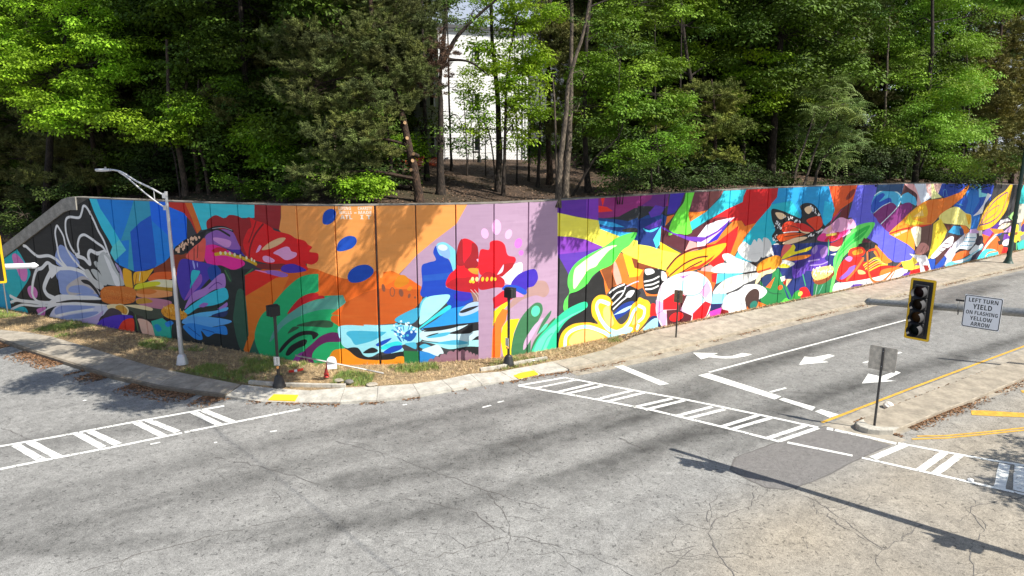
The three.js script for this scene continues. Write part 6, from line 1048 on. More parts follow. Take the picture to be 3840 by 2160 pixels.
['none','second slim trunk under the biggest pine, nearer the building',[[0.16,[-7.61,7.24,-41.27],[-7.46,9.56,-41.76],[-7.45,11.31,-42.13],[-7.4,18.77,-43.72]]],[[-7.49,18.77,-43.72,1.39,0.92,0.92]],0.5],
['none','thin stem before the white siding, right of the lantern post',[[0.1,[0.25,8.03,-42.46],[0.25,10.57,-43],[0.12,12.54,-43.42],[0.03,20.18,-45.04]]],[[0.08,20.18,-45.04,1.42,0.95,0.95]],0.5],
['none','slim dark trunk at the right edge of the white building',[[0.2,[1.44,7.63,-41.35],[1.57,10.23,-41.9],[1.55,12.27,-42.34],[1.58,19.72,-43.93]]],[[1.51,19.72,-43.93,1.39,0.92,0.92]],0.5],
['none','thin trunk in the shade above the yellow leaf of the mural',[[0.16,[9.27,6.67,-45.24],[9.27,9.03,-45.74],[9.12,10.77,-46.11],[9.01,18.95,-47.85]]],[[9.07,18.95,-47.85,1.52,1.01,1.01]],0.5],
['none','slim trunk in the shade above the butterfly of the mural',[[0.18,[24.66,6.47,-54.4],[24.81,9.52,-55.04],[24.78,11.83,-55.54],[24.8,21.65,-57.63]]],[[24.73,21.65,-57.63,1.83,1.22,1.22]],0.5]];
const SPRAYS = (() => {
  const leafAt = (pos, idx, p, dir, nrm, len, wid, fold) => { const s = dir.clone().cross(nrm).normalize(), b = pos.length / 3, tip = p.clone().addScaledVector(dir, len), mid = p.clone().addScaledVector(dir, len * 0.45), l = mid.clone().addScaledVector(s, wid).addScaledVector(nrm, fold), r = mid.clone().addScaledVector(s, -wid).addScaledVector(nrm, fold); for (const v of [p, l, tip, r]) pos.push(v.x, v.y, v.z); idx.push(b, b + 2, b + 1, b, b + 3, b + 2); };
  const broad = (n, len, wid, spread, droop) => { const pos = [], idx = []; for (let k = 0; k < n; k++) { const a = k * 2.4 + rr(-0.4, 0.4), rad = spread * Math.sqrt((k + 0.6) / n), p = V(Math.cos(a) * rad * 0.8, rr(-0.13, 0.13) * spread - rad * droop * 0.3, Math.sin(a) * rad * 0.8), d = V(Math.cos(a + rr(-0.7, 0.7)), -droop * rr(0.2, 1.4), Math.sin(a + rr(-0.7, 0.7))).normalize(), nn = V(rr(-0.5, 0.5), 1, rr(-0.5, 0.5)).normalize(); leafAt(pos, idx, p, d, nn, len * rr(0.7, 1.25), wid * rr(0.7, 1.2), len * 0.12); } return buf(pos, idx); };
  const needle = (n, len, spread) => { const pos = [], idx = []; for (let k = 0; k < n; k++) { const t = rnd(), p = V(rr(-0.08, 0.08) + t * spread, rr(-0.07, 0.07) + t * 0.12, rr(-0.08, 0.08)), d = V(rr(0.0, 1.1), rr(-0.5, 1), rr(-1, 1)).normalize(), s = d.clone().cross(V(rr(-1, 1), rr(-1, 1), rr(-1, 1))).normalize().multiplyScalar(0.019), b = pos.length / 3, e = p.clone().addScaledVector(d, len * rr(0.7, 1.2)); pos.push(p.x - s.x, p.y - s.y, p.z - s.z, p.x + s.x, p.y + s.y, p.z + s.z, e.x, e.y, e.z); idx.push(b, b + 1, b + 2); } return buf(pos, idx); };
  const frond = (n) => { const pos = [], idx = []; for (let f = 0; f < n; f++) { const a = f / n * 6.28 + rr(-0.4, 0.4), L = rr(0.55, 0.8), c = Math.cos(a), s = Math.sin(a), side = V(-s, 0, c); for (let k = 1; k <= 7; k++) { const t = k / 7, p = V(c * L * t, 0.14 * t - 0.5 * t * t * L, s * L * t); for (const q of [-1, 1]) leafAt(pos, idx, p, side.clone().multiplyScalar(q).add(V(c * 0.35, -0.45, s * 0.35)).normalize(), V(0, 1, 0), 0.17 * (1.1 - 0.4 * t), 0.028, 0.004); } } return buf(pos, idx); };
  const three = (f) => [f(), f(), f()];
  return { broad: three(() => broad(20, 0.175, 0.062, 0.5, 0.5)), fine: three(() => broad(27, 0.13, 0.042, 0.5, 0.75)), needle: three(() => needle(52, 0.2, 0.42)), frond: three(() => frond(5)), small: three(() => broad(13, 0.14, 0.055, 0.38, 0.4)) };
})();
const leafMat = (c, tr) => new THREE.MeshPhysicalMaterial({ color: new THREE.Color().setRGB(...c), roughness: 0.62, transmission: tr, thickness: 0, side: THREE.DoubleSide, specularIntensity: 0.3 });
// kind: spray, material, colour spread, sprays per square metre of clump, clump size, bark
const KINDS = {
  bright: { spray: 'broad', mat: leafMat([0.27, 0.46, 0.02], 0.4), den: 30, clump: 0.95, bark: 'dark', vary: 0.35 },
  yellow: { spray: 'broad', mat: leafMat([0.3, 0.46, 0.02], 0.4), den: 22, clump: 0.75, bark: 'dark', vary: 0.35 },
  mid: { spray: 'broad', mat: leafMat([0.17, 0.29, 0.018], 0.4), den: 26, clump: 0.95, bark: 'dark', vary: 0.45 },
  green: { spray: 'small', mat: leafMat([0.14, 0.28, 0.016], 0.4), den: 40, clump: 0.6, bark: 'dark', vary: 0.45 },
  dull: { spray: 'small', mat: leafMat([0.05, 0.085, 0.016], 0.25), den: 34, clump: 0.6, bark: 'dark', vary: 0.5 },
  feather: { spray: 'fine', mat: leafMat([0.25, 0.42, 0.035], 0.4), den: 24, clump: 1.1, bark: 'dark', vary: 0.35 },
  pinnate: { spray: 'frond', mat: leafMat([0.17, 0.24, 0.06], 0.3), den: 13, clump: 0.9, bark: 'pale', vary: 0.35 },
  pine: { spray: 'needle', mat: std([0.11, 0.118, 0.024], 0.85, { side: THREE.DoubleSide }), den: 42, clump: 0.7, bark: 'pine', vary: 0.45 },
  pinelight: { spray: 'needle', mat: std([0.15, 0.18, 0.022], 0.85, { side: THREE.DoubleSide }), den: 42, clump: 0.7, bark: 'pine', vary: 0.35 },
  bigpine: { spray: 'needle', mat: std([0.105, 0.128, 0.026], 0.85, { side: THREE.DoubleSide }), den: 46, clump: 0.62, bark: 'pine', vary: 0.45 },
  ochre: { spray: 'needle', mat: std([0.17, 0.16, 0.025], 0.85, { side: THREE.DoubleSide }), den: 36, clump: 0.9, bark: 'pine', vary: 0.35 },
  dead: { spray: 'needle', mat: std([0.11, 0.06, 0.035], 0.9, { side: THREE.DoubleSide }), den: 30, clump: 0.5, bark: 'pine', vary: 0.4 },
  sparse: { spray: 'small', mat: leafMat([0.11, 0.2, 0.025], 0.3), den: 16, clump: 0.55, bark: 'dark', vary: 0.4 },
  wood: { spray: 'broad', mat: leafMat([0.085, 0.15, 0.012], 0.3), den: 24, clump: 0.95, bark: 'dark', vary: 0.4, size: 1.3 },
  street: { spray: 'broad', mat: leafMat([0.12, 0.26, 0.02], 0.1), den: 40, clump: 0.42, bark: 'dark', vary: 0.3, limb: 0.004, size: 1 },
  none: { spray: 'small', mat: leafMat([0.08, 0.15, 0.025], 0.3), den: 14, clump: 0.8, bark: 'dark', vary: 0.4 },
};
const CLUMPS = {};
function clumpOf(kind) { return KINDS[kind]; }
function buildTree(kind, label, trunks, blobs, dens, name = 'tree', category = 'tree', group) {
  const K = KINDS[kind], base = V(...trunks[0][1]); base.y = hillAt(base.x, base.z);
  const t = thing(name, label, category, [base.x, base.y, base.z], 0, group);
  const bark = mBarks[/fan of leaning/.test(label) ? 'brown' : /pale|grey|gray/.test(label) && kind !== 'bigpine' ? 'pale' : K.bark], wood = [], spine = [];
  trunks.forEach((tr, ti) => {
    const w = tr[0] / 2, P = tr.slice(1).map((p) => V(...p)); const gy = hillAt(P[0].x, P[0].z); if (Math.abs(P[0].y - gy) < 4) P[0].y = Math.min(P[0].y, gy) - 0.1;
    const c = new THREE.CatmullRomCurve3(P), N = Math.max(6, P.length * 4), pts = c.getPoints(N).map((p, i) => p.sub(base).add(V(rr(-1, 1), 0, rr(-1, 1)).multiplyScalar(i && i < N ? w * 0.16 : 0)));
    const rad = pts.map((p, i) => w * (1 - 0.62 * i / N) * (i === 0 ? 1.45 : i === 1 ? 1.1 : 1)); wood.push([taper(pts, rad, 9)]); for (let i = 1; i < pts.length; i++) spine.push([pts[i], rad[i], ti]);
  });
  const M = [], C = [], mm = new THREE.Matrix4(), q = new THREE.Quaternion(), col = new THREE.Color();
  const sizeK = K.size ?? Math.min(2.2, Math.max(0.8, -base.z / 42));
  for (const b of blobs) {
    const ctr = V(b[0], b[1], b[2]).sub(base), rx = b[3], ry = b[4], rz = b[5];
    let near = spine[0], nd = 1e9; for (const s of spine) { const d = s[0].distanceTo(ctr) + Math.max(0, s[0].y - ctr.y) * 1.5; if (d < nd) { nd = d; near = s; } }
    const limbs = wood[near[2]], start = near[0], limbR = Math.max(0.02, Math.min(near[1] * 0.55, 0.035 + nd * 0.018, K.limb ?? 9));
    const midp = start.clone().lerp(ctr, 0.5).add(V(rr(-0.3, 0.3), rr(0, 0.5), rr(-0.3, 0.3)));
    limbs.push(taper(new THREE.CatmullRomCurve3([start, midp, ctr]).getPoints(8), [1, 0.95, 0.9, 0.82, 0.75, 0.65, 0.55, 0.45, 0.32].map((k) => k * limbR), 6));
    if (K.limb) spine.push([ctr.clone(), 0.03, near[2]]);
    const cl = K.clump * sizeK, area = rx * ry + ry * rz + rx * rz, nc = Math.max(3, Math.round(area * 1.15 * dens / (cl * cl)));
    for (let k = 0; k < nc; k++) {
      const d = V(rr(-1, 1), rr(-1, 1), rr(-1, 1)); const L = d.length(); if (L > 1) { k--; continue; } d.multiplyScalar(Math.pow(L, -0.55));
      const p = ctr.clone().add(V(d.x * rx, d.y * ry, d.z * rz)), cr = cl * rr(0.55, 1.25), cv = rr(1 - K.vary, 1 + K.vary * 0.8), cy = rr(-0.12, 0.12);
      if (nc < 60 || rnd() < 0.5) { const s2 = ctr.clone().lerp(start, rr(0, 0.35)); limbs.push(taper([s2, s2.clone().lerp(p, 0.55).add(V(0, rr(-0.15, 0.3), 0)), p], [0.022 * sizeK, 0.015 * sizeK, 0.006].map((v) => K.limb ? v * 0.3 : v), 4)); }
      const ns = Math.max(3, Math.round(K.den * cr * cr / (sizeK * sizeK) * 0.9));
      for (let s = 0; s < ns; s++) {
        const a = rr(0, 6.283), r = Math.sqrt(rnd()) * cr, o = V(Math.cos(a) * r, rr(-0.42, 0.42) * cr - 0.22 * r * r / cr, Math.sin(a) * r);
        q.setFromEuler(new THREE.Euler(rr(-0.55, 0.55), K.spray === 'needle' ? -a + rr(-0.6, 0.6) : rr(0, 6.283), rr(-0.55, 0.55))); const sc = rr(0.75, 1.25) * sizeK;
        mm.compose(p.clone().add(o), q, V(sc, sc, sc)); M.push(mm.clone()); const v = cv * rr(0.78, 1.22); col.setRGB(v * (1 + cy), v, v * (1 - cy)); C.push(col.clone());
      }
    }
  }
  for (const w of wood) mesh('trunk', mergeGeometries(w), bark, t);
  const sp = SPRAYS[K.spray], im = new THREE.InstancedMesh(sp[Math.floor(rnd() * 3)], K.mat, M.length); M.forEach((x, i) => { im.setMatrixAt(i, x); im.setColorAt(i, C[i]); }); im.name = 'crown'; im.userData.kind = 'stuff'; im.castShadow = im.receiveShadow = true; t.add(im);
  total += M.length; return t;
}
let total = 0;
const isShrub = /bush|shrub/;
for (const [kind, label, trunks, blobs, dens] of TREES) { const sh = isShrub.test(label) && !/tree/.test(label.split(' ').slice(0, 4).join(' ')); buildTree(kind, label, trunks, blobs, dens, sh ? 'shrub' : 'tree', sh ? 'shrub' : 'tree'); }
// the wood farther back: trunks and crowns that read as a dark mass between the near trees
{
  const protos = [], spots = [], low = [];
  const mk = (kind, label, x, z, h) => { const y = hillAt(x, z), bl = []; for (let k = 0; k < 8; k++) { const tt = 0.12 + 0.88 * k / 7, w = kind === 'pine' ? 3.6 * (1.15 - 0.6 * tt) : 3.9 * (1 - 0.5 * Math.abs(tt - 0.5)); bl.push([x + rr(-1.8, 1.8), y + h * tt, z + rr(-1.5, 1.5), w, w * 0.55, w]); } return [kind, label, [[0.45, [x, y, z], [x + rr(-0.4, 0.4), y + h * 0.5, z], [x + rr(-0.8, 0.8), y + h, z]]], bl, 0.7]; };
  for (let k = 0; k < 1500 && spots.length < 120; k++) {
    const a = rr(-0.72, 0.72), r = rr(40, 95), x = Math.sin(a) * r, z = -Math.cos(a) * r, w = wallNear(x, z); if (w.d < 7) continue;
    if (a > -0.2 && a < 0.1 && r < 72) continue; if (a > -0.12 && a < 0.06) continue; if (a > 0.26 && a < 0.33) continue; if (a > 0.4 && a < 0.46) continue; if (Math.abs(a) < 0.25 && w.d < 16) continue;
    if (spots.some((s) => Math.hypot(s[0] - x, s[1] - z) < 3.4)) continue; spots.push([x, z]);
  }
  const kinds = ['wood', 'pine', 'wood', 'pine'], lab = ['leafy tree of the dark wood in the background, half hidden by nearer trees', 'pine of the dark wood in the background, half hidden by nearer trees'], grp = ['leafy trees of the wood in the background', 'pines of the wood in the background'];
  spots.forEach(([x, z], i) => {
    if (i < 4) { protos.push(buildTree(...mk(kinds[i], lab[i % 2], x, z, 21), 'tree', 'tree', grp[i % 2])); return; }
    const p = protos[i % 4], c = p.clone(); c.name = numbered('tree'); c.position.set(x, hillAt(x, z), z); c.rotation.y = rr(0, 6.28); const s = rr(0.85, 1.3); c.scale.set(s, s * rr(0.9, 1.15), s); scene.add(c);
  });
  // low growth under the trees
  const shr = [];
  for (let k = 0; k < 900 && low.length < 46; k++) { const u = rr(2, 108), d = rr(4, 22), [x, z] = wallAt(u, -d), a = Math.atan2(x, -z); if (a > -0.17 && a < 0.12 && d > 0.5) continue; if (low.some((s) => Math.hypot(s[0] - x, s[1] - z) < 1.8)) continue; low.push([x, z]); }
  low.forEach(([x, z], i) => {
    const y = hillAt(x, z);
    if (i < 3) { const bl = []; for (let k = 0; k < 4; k++) bl.push([x + rr(-0.9, 0.9), y + rr(0.6, 1.7), z + rr(-0.8, 0.8), rr(0.7, 1.1), rr(0.5, 0.8), rr(0.7, 1)]); shr.push(buildTree('dull', 'undergrowth bush in the shade of the wood behind the wall', [[0.06, [x, y, z], [x + 0.2, y + 1.6, z]], [0.05, [x + 0.2, y, z], [x + 0.9, y + 1.3, z + 0.2]], [0.05, [x - 0.1, y, z], [x - 0.8, y + 1.3, z]]], bl, 0.75, 'shrub', 'shrub', 'undergrowth bushes behind the wall')); return; }
    const c = shr[i % 3].clone(); c.name = numbered('shrub'); c.position.set(x, y, z); c.rotation.y = rr(0, 6.28); const s = rr(0.7, 1.5); c.scale.set(s, s * rr(0.8, 1.2), s); scene.add(c);
  });
}
// ---------- white building on the hill ----------
{
  const mSide = std([0.84, 0.84, 0.84], 0.6), mTrim = std([0.8, 0.8, 0.8], 0.5), mGlass = new THREE.MeshPhysicalMaterial({ color: 0x11161a, roughness: 0.12, metalness: 0, specularIntensity: 1 }), mRoof = std([0.09, 0.09, 0.095], 0.8);
  function block(name, label, c, dirX, dirZ, w, dep, h, wins, sideWins) {
    const t = thing(name, label, 'building', [c[0], c[1] - 0.5, c[2]], Math.atan2(-dirZ, dirX)), hh = h + 0.5; // local +x along the front, -z to the back
    mesh('core', box(w - 0.1, hh, dep - 0.1, w / 2, hh / 2, -dep / 2), mSide, t);
    const bw = new THREE.BoxGeometry(w, 0.205, 0.03).rotateX(-0.06), bs = new THREE.BoxGeometry(0.03, 0.205, dep).rotateZ(-0.06);
    for (let k = 0; k < Math.floor(hh / 0.2); k++) { const a = mesh('siding_board', bw, mSide, t); a.position.set(w / 2, 0.1 + k * 0.2, -0.045); const b = mesh('siding_board', bs, mSide, t); b.position.set(0.045, 0.1 + k * 0.2, -dep / 2); }
    mesh('corner_board', box(0.16, hh, 0.16, 0.03, hh / 2, -0.03), mTrim, t); mesh('corner_board', box(0.16, hh, 0.16, w - 0.03, hh / 2, -0.03), mTrim, t);
    mesh('belt_trim', box(w, 0.14, 0.05, w / 2, 2.35, -0.01), mTrim, t); mesh('downpipe', cyl(0.05, 0.05, hh - 0.2, w - 0.3, hh / 2, 0.03, 8), mTrim, t); mesh('gutter', box(w + 0.3, 0.14, 0.14, w / 2, hh - 0.08, 0.06), mTrim, t);
    mesh('roof', box(w + 0.5, 0.22, dep + 0.5, w / 2, hh + 0.11, -dep / 2), mRoof, t);
    const win = (x, y, ww, wh, side) => { const f = mesh('window', side ? box(0.1, wh + 0.16, ww + 0.16, -0.02, y, -x) : box(ww + 0.16, wh + 0.16, 0.1, x, y, 0.02), mTrim, t); mesh('pane', side ? box(0.03, wh, ww, -0.075, y, -x) : box(ww, wh, 0.03, x, y, 0.075), mGlass, f); if (ww > 0.7) mesh('glazing_bar', side ? box(0.03, 0.05, ww, -0.1, y, -x) : box(ww, 0.05, 0.03, x, y, 0.1), mTrim, f); };
    for (const a of wins) win(a[0], a[1] + 0.5, a[2], a[3], false); for (const a of sideWins) win(a[0], a[1] + 0.5, a[2], a[3], true);
    return t;
  }
  const H = AT.bldTopY - AT.bldC[1];
  block('white_building', 'white clapboard building on the hill with narrow dark windows', AT.bldC, 0.94, -0.34, 6.6, 9, H, [[2.75, 0.75, 0.34, 0.95], [2.75, 3.75, 0.34, 0.95], [2.75, 6.9, 0.34, 0.95]], [[2, 1.2, 1, 1.5], [2, 4.2, 1, 1.5], [2, 7, 1, 1.3], [5.5, 1.2, 1, 1.5], [5.5, 4.2, 1, 1.5]]);
  block('white_building', 'second white clapboard building, half hidden right of the first by tree trunks', AT.bld2, 0.97, -0.24, 9, 8, 6.5, [[1.6, 1.4, 0.9, 1.4], [4.4, 1.4, 0.9, 1.4], [7.2, 1.4, 0.9, 1.4], [1.6, 4.5, 0.9, 1.3], [4.4, 4.5, 0.9, 1.3], [7.2, 4.5, 0.9, 1.3]], [[3, 1.5, 1, 1.4]]);
  block('grey_building', 'pale grey building glimpsed between trunks behind the olive green pine', AT.bld2b, 0.9, 0.43, 9, 8, 6, [[2, 1.4, 1, 1.4], [5, 1.4, 1, 1.4], [2, 4.3, 1, 1.3], [5, 4.3, 1, 1.3]], []);
  // lantern post, fence, netting, log, rock
  const p = AT.lantern, gy = hillAt(p[0], p[2]), lt = thing('lantern_post', 'black lantern style lamp post in front of the white building', 'lamp post', [p[0], gy, p[2]]), lh = AT.lanternTop[1] - gy;
  mesh('post', mergeGeometries([cyl(0.055, 0.075, lh - 0.5, 0, (lh - 0.5) / 2), cyl(0.12, 0.15, 0.4, 0, 0.2), cyl(0.1, 0.1, 0.05, 0, lh - 0.62)]), mBlack, lt);
  mesh('lantern', cyl(0.15, 0.1, 0.34, 0, lh - 0.4, 0, 6), std([0.5, 0.5, 0.45], 0.2), lt); mesh('lantern_roof', mergeGeometries([cyl(0.03, 0.22, 0.16, 0, lh - 0.14, 0, 6), cyl(0.01, 0.03, 0.1, 0, lh)]), mBlack, lt);
  const A = AT.fenceA, B = AT.fenceB, fl = Math.hypot(B[0] - A[0], B[2] - A[2]), ft = thing('chain_link_fence', 'black chain link fence in front of the white building', 'fence', [A[0], hillAt(A[0], A[2]), A[2]], Math.atan2(-(B[2] - A[2]), B[0] - A[0]));
  for (let k = 0; k <= 4; k++) { const q = mesh('fence_post', cyl(0.03, 0.03, 1.9, 0, 0.9, 0, 8), mBlack, ft); q.position.x = fl * k / 4; }
  mesh('top_rail', box(fl, 0.04, 0.04, fl / 2, 1.78, 0), mBlack, ft); const wires = []; for (let k = 0; k < fl / 0.16; k++) for (const s of [-1, 1]) wires.push(new THREE.BoxGeometry(0.006, 2.3, 0.006).rotateZ(s * 0.7).translate(Math.min(fl - 0.8, Math.max(0.8, k * 0.16)), 0.9, s * 0.006)); const wm = mesh('wire_mesh', mergeGeometries(wires), mBlack, ft); wm.userData.kind = 'stuff';
  const na = AT.netA, nb = AT.netB, nt = thing('orange_netting', 'sagging orange safety netting on the ground left of the white building', 'netting', [na[0], hillAt(na[0], na[2]), na[2]], Math.atan2(-(nb[2] - na[2]), nb[0] - na[0])), nl = Math.hypot(nb[0] - na[0], nb[2] - na[2]), ns = [];
  for (let r = 0; r < 6; r++) { const pts = []; for (let k = 0; k <= 14; k++) { const s = k / 14; pts.push(V(s * nl, 0.12 + r * 0.13 * (0.5 + 0.5 * Math.abs(Math.cos(s * 9))) + 0.05 * Math.sin(s * 23 + r), 0.1 * Math.sin(s * 17 + r))); } ns.push(taper(pts, pts.map(() => 0.028), 4)); } for (let k = 0; k <= 40; k++) ns.push(box(0.03, 0.6, 0.02, k / 40 * nl, 0.4, 0.06 * Math.sin(k)));
  mesh('net', mergeGeometries(ns.map((g) => { g = g.index ? g.toNonIndexed() : g; return g; })), std([0.6, 0.1, 0.03], 0.8), nt);
  const la = V(...AT.logA), lb = V(...AT.logB); la.y = hillAt(la.x, la.z) + 0.1; lb.y = hillAt(lb.x, lb.z) + 0.12; tag(mesh('fallen_log', taper([la, la.clone().lerp(lb, 0.5).add(V(0, 0.05, 0.1)), lb].map((v) => v), [0.1, 0.13, 0.15], 9), mBarks.dark), 'fallen log lying on the brown ground left of the sawn pine trunk', 'log');
  const rk = (name, label, cat, p2, s, m, sy = 0.6) => { const g = new THREE.IcosahedronGeometry(1, 2), a = g.attributes.position; for (let i = 0; i < a.count; i++) { const v = V(a.getX(i), a.getY(i), a.getZ(i)), f = 0.75 + 0.5 * fbm(v.x * 1.7 + p2[0] * 3 + 9, v.y * 1.7 + v.z * 2.1 + 5, 3); a.setXYZ(i, v.x * f * s, v.y * f * s * sy, v.z * f * s); } g.computeVertexNormals(); const o = mesh(name, g, m); o.position.set(p2[0], p2[1] + s * sy * 0.4, p2[2]); o.rotation.y = p2[0]; return tag(o, label, cat); };
  rk('rock', 'pale rock lying on the hill edge above the artist lettering', 'rock', [AT.rock[0], hillAt(AT.rock[0], AT.rock[2]), AT.rock[2]], 0.2, std([0.5, 0.46, 0.4], 0.9));
  const c = AT.chunk; rk('concrete_chunk', 'largest broken concrete chunk in the verge below the fallen sign', 'rubble', [c[0] + 0.25, 0.2, c[1] + 0.15], 0.19, mGrey, 0.5); rk('concrete_chunk', 'flat pale concrete piece left of the largest chunk', 'rubble', [c[0] - 0.25, 0.2, c[1] - 0.1], 0.2, mConcOld[1], 0.22); rk('concrete_chunk', 'low concrete piece at the kerb right of the largest chunk', 'rubble', [c[0] + 1.25, 0.17, c[1] + 0.3], 0.24, mConcOld[3], 0.2);
  rk('plastic_bag', 'crumpled white plastic bag on the gutter beside the median', 'litter', [AT.bag[0], 0.02, AT.bag[1]], 0.2, std([0.72, 0.66, 0.58], 0.7), 0.8);
  rk('paper_scrap', 'white paper scrap in the mulch right of the right pedestrian post', 'litter', [1.0, 0.2, -31.3], 0.09, std([0.8, 0.8, 0.78], 0.8), 0.3); rk('cup', 'white scrap lying on the road by the right crosswalk corner', 'litter', [14.2, 0.01, -20.1], 0.09, std([0.8, 0.8, 0.78], 0.8), 0.7);
}
// sawn stubs on the leaning pine
{
  const pine = scene.children.find((o) => /sawn branch stubs/.test(o.userData.label ?? '')), mCut = std([0.36, 0.22, 0.11], 0.85);
  AT.stubs.forEach((s, i) => { const a = V(...s).sub(pine.position), d = V((i % 2 ? 0.5 : -0.35), 0.25, 0.85).normalize(), g = taper([a.clone().addScaledVector(d, -0.3), a.clone().addScaledVector(d, 0.12)], [0.1, 0.085], 10), st = mesh('sawn_stub', g, mBarks.pine, pine), e = new THREE.CircleGeometry(0.085, 14); e.lookAt(d); e.translate(a.x + d.x * 0.123, a.y + d.y * 0.123, a.z + d.z * 0.123); mesh('cut_face', e, mCut, st); });
}

// ---------- street furniture ----------
{
  // street light
  const p = AT.streetLight, t = thing('street_light', 'tall grey aluminium street light with a curved double arm on the left verge', 'street light', [p[0], 0.15, p[1]]);
  mesh('base', mergeGeometries([cyl(0.2, 0.28, 0.36, 0, 0.18, 0, 8), cyl(0.13, 0.2, 0.1, 0, 0.41, 0, 8)]), mAlu, t);
  mesh('pole', mergeGeometries([cyl(0.062, 0.105, 7.3, 0, 4.1, 0, 24), cyl(0.07, 0.07, 0.05, 0, 7.77, 0, 24)]), mAlu, t);
  const up = new THREE.CatmullRomCurve3([V(-0.08, 7.62, 0), V(-0.62, 7.93, 0), V(-1.24, 8.24, 0), V(-1.8, 8.6, 0), V(-2.1, 8.69, 0), V(-2.36, 8.7, 0)]).getPoints(24), lo = new THREE.CatmullRomCurve3([V(-0.08, 7.08, 0), V(-0.55, 7.42, 0), V(-1.15, 7.95, 0), V(-1.6, 8.38, 0), V(-1.95, 8.63, 0)]).getPoints(20);
  mesh('arm', taper(up, up.map(() => 0.04), 10), mAlu, t); mesh('lower_arm', taper(lo, lo.map(() => 0.034), 10), mAlu, t); mesh('brace', taper([V(-0.52, 7.39, 0), V(-0.52, 7.87, 0)], [0.022, 0.022], 8), mAlu, t);
  mesh('bracket', mergeGeometries([box(0.14, 0.22, 0.22, -0.06, 7.62, 0), box(0.14, 0.2, 0.24, -0.06, 7.1, 0)]), mAlu, t);
  const lum = mesh('luminaire', new RoundedBoxGeometry(0.62, 0.11, 0.26, 3, 0.045).translate(-2.6, 8.7, 0), mAlu, t); mesh('photocell', cyl(0.04, 0.045, 0.08, -2.5, 8.79, 0, 12), mGalv, lum); mesh('lens', box(0.4, 0.012, 0.18, -2.66, 8.64, 0), mWhitePaint, lum);
  mesh('sticker', box(0.05, 0.55, 0.004, -0.01, 1.55, 0.105), std([0.8, 0.8, 0.8], 0.7), t);
  // pedestrian signals
  function ped(p2, y, label, yaw, plateYaw, plateW, h) {
    const g = thing('pedestrian_signal', label, 'pedestrian signal', [p2[0], y, p2[1]]);
    mesh('base', mergeGeometries([new THREE.CylinderGeometry(0.16, 0.26, 0.34, 8).translate(0, 0.3, 0), cyl(0.27, 0.29, 0.14, 0, 0.07, 0, 8), cyl(0.1, 0.16, 0.06, 0, 0.5, 0, 8)]), mBlack, g);
    mesh('post', mergeGeometries([cyl(0.062, 0.062, h - 0.9, 0, 0.5 + (h - 0.9) / 2, 0, 18), cyl(0.075, 0.075, 0.1, 0, h - 0.45, 0, 18)]), mBlack, g);
    const head = new THREE.Group(); head.name = 'signal_head'; head.position.set(0, h - 0.2, 0); head.rotation.y = yaw; g.add(head);
    mesh('housing', new RoundedBoxGeometry(0.43, 0.43, 0.2, 3, 0.03), mBlackMatt, head); mesh('visor', mergeGeometries([box(0.44, 0.03, 0.16, 0, 0.215, 0.17), box(0.03, 0.42, 0.16, -0.205, 0, 0.17), box(0.03, 0.42, 0.16, 0.205, 0, 0.17)]), mBlackMatt, head); mesh('cap', box(0.32, 0.05, 0.12, 0, 0.235, 0), mBlackMatt, head);
    const c = document.createElement('canvas'); c.width = 96; c.height = 160; const x = c.getContext('2d'); x.fillStyle = '#e9e9e6'; x.fillRect(0, 0, 96, 160); x.strokeStyle = '#222'; x.lineWidth = 4; x.strokeRect(4, 4, 88, 152); x.fillStyle = '#333'; for (let k = 0; k < 5; k++) x.fillRect(14, 20 + k * 24, 12, 12); for (let k = 0; k < 14; k++) x.fillRect(38, 18 + k * 9, 30 + (k * 13 % 19), 4); x.beginPath(); x.moveTo(20, 146); x.lineTo(76, 146); x.lineWidth = 5; x.stroke();
    const tx = new THREE.CanvasTexture(c); tx.colorSpace = THREE.SRGBColorSpace; const sp = new THREE.Group(); sp.name = 'sign_plate'; sp.position.y = 1.15; sp.rotation.y = plateYaw; g.add(sp); mesh('plate', new RoundedBoxGeometry(plateW, 0.38, 0.012, 2, 0.005).translate(0, 0, 0.09), mWhitePaint, sp); const fc = mesh('legend', new THREE.PlaneGeometry(plateW - 0.015, 0.365).translate(0, 0, 0.0985), std(0xffffff, 0.6, { map: tx }), sp);
    const bt = mesh('push_button', mergeGeometries([new THREE.CylinderGeometry(0.055, 0.055, 0.06, 16).rotateX(Math.PI / 2).translate(0, 0, 0.085)]), std([0.75, 0.33, 0.1], 0.5), g); bt.position.y = 0.88; bt.rotation.y = plateYaw + 0.25;
    return g;
  }
  ped(AT.pedLeft, 0.12, 'black pedestrian signal post behind the left yellow tactile plate', -2.3, -0.1, 0.25, 3.45);
  ped(AT.pedRight, 0.12, 'black pedestrian signal post in front of the red flower of the mural', 2.45, -0.95, 0.24, 3.6);
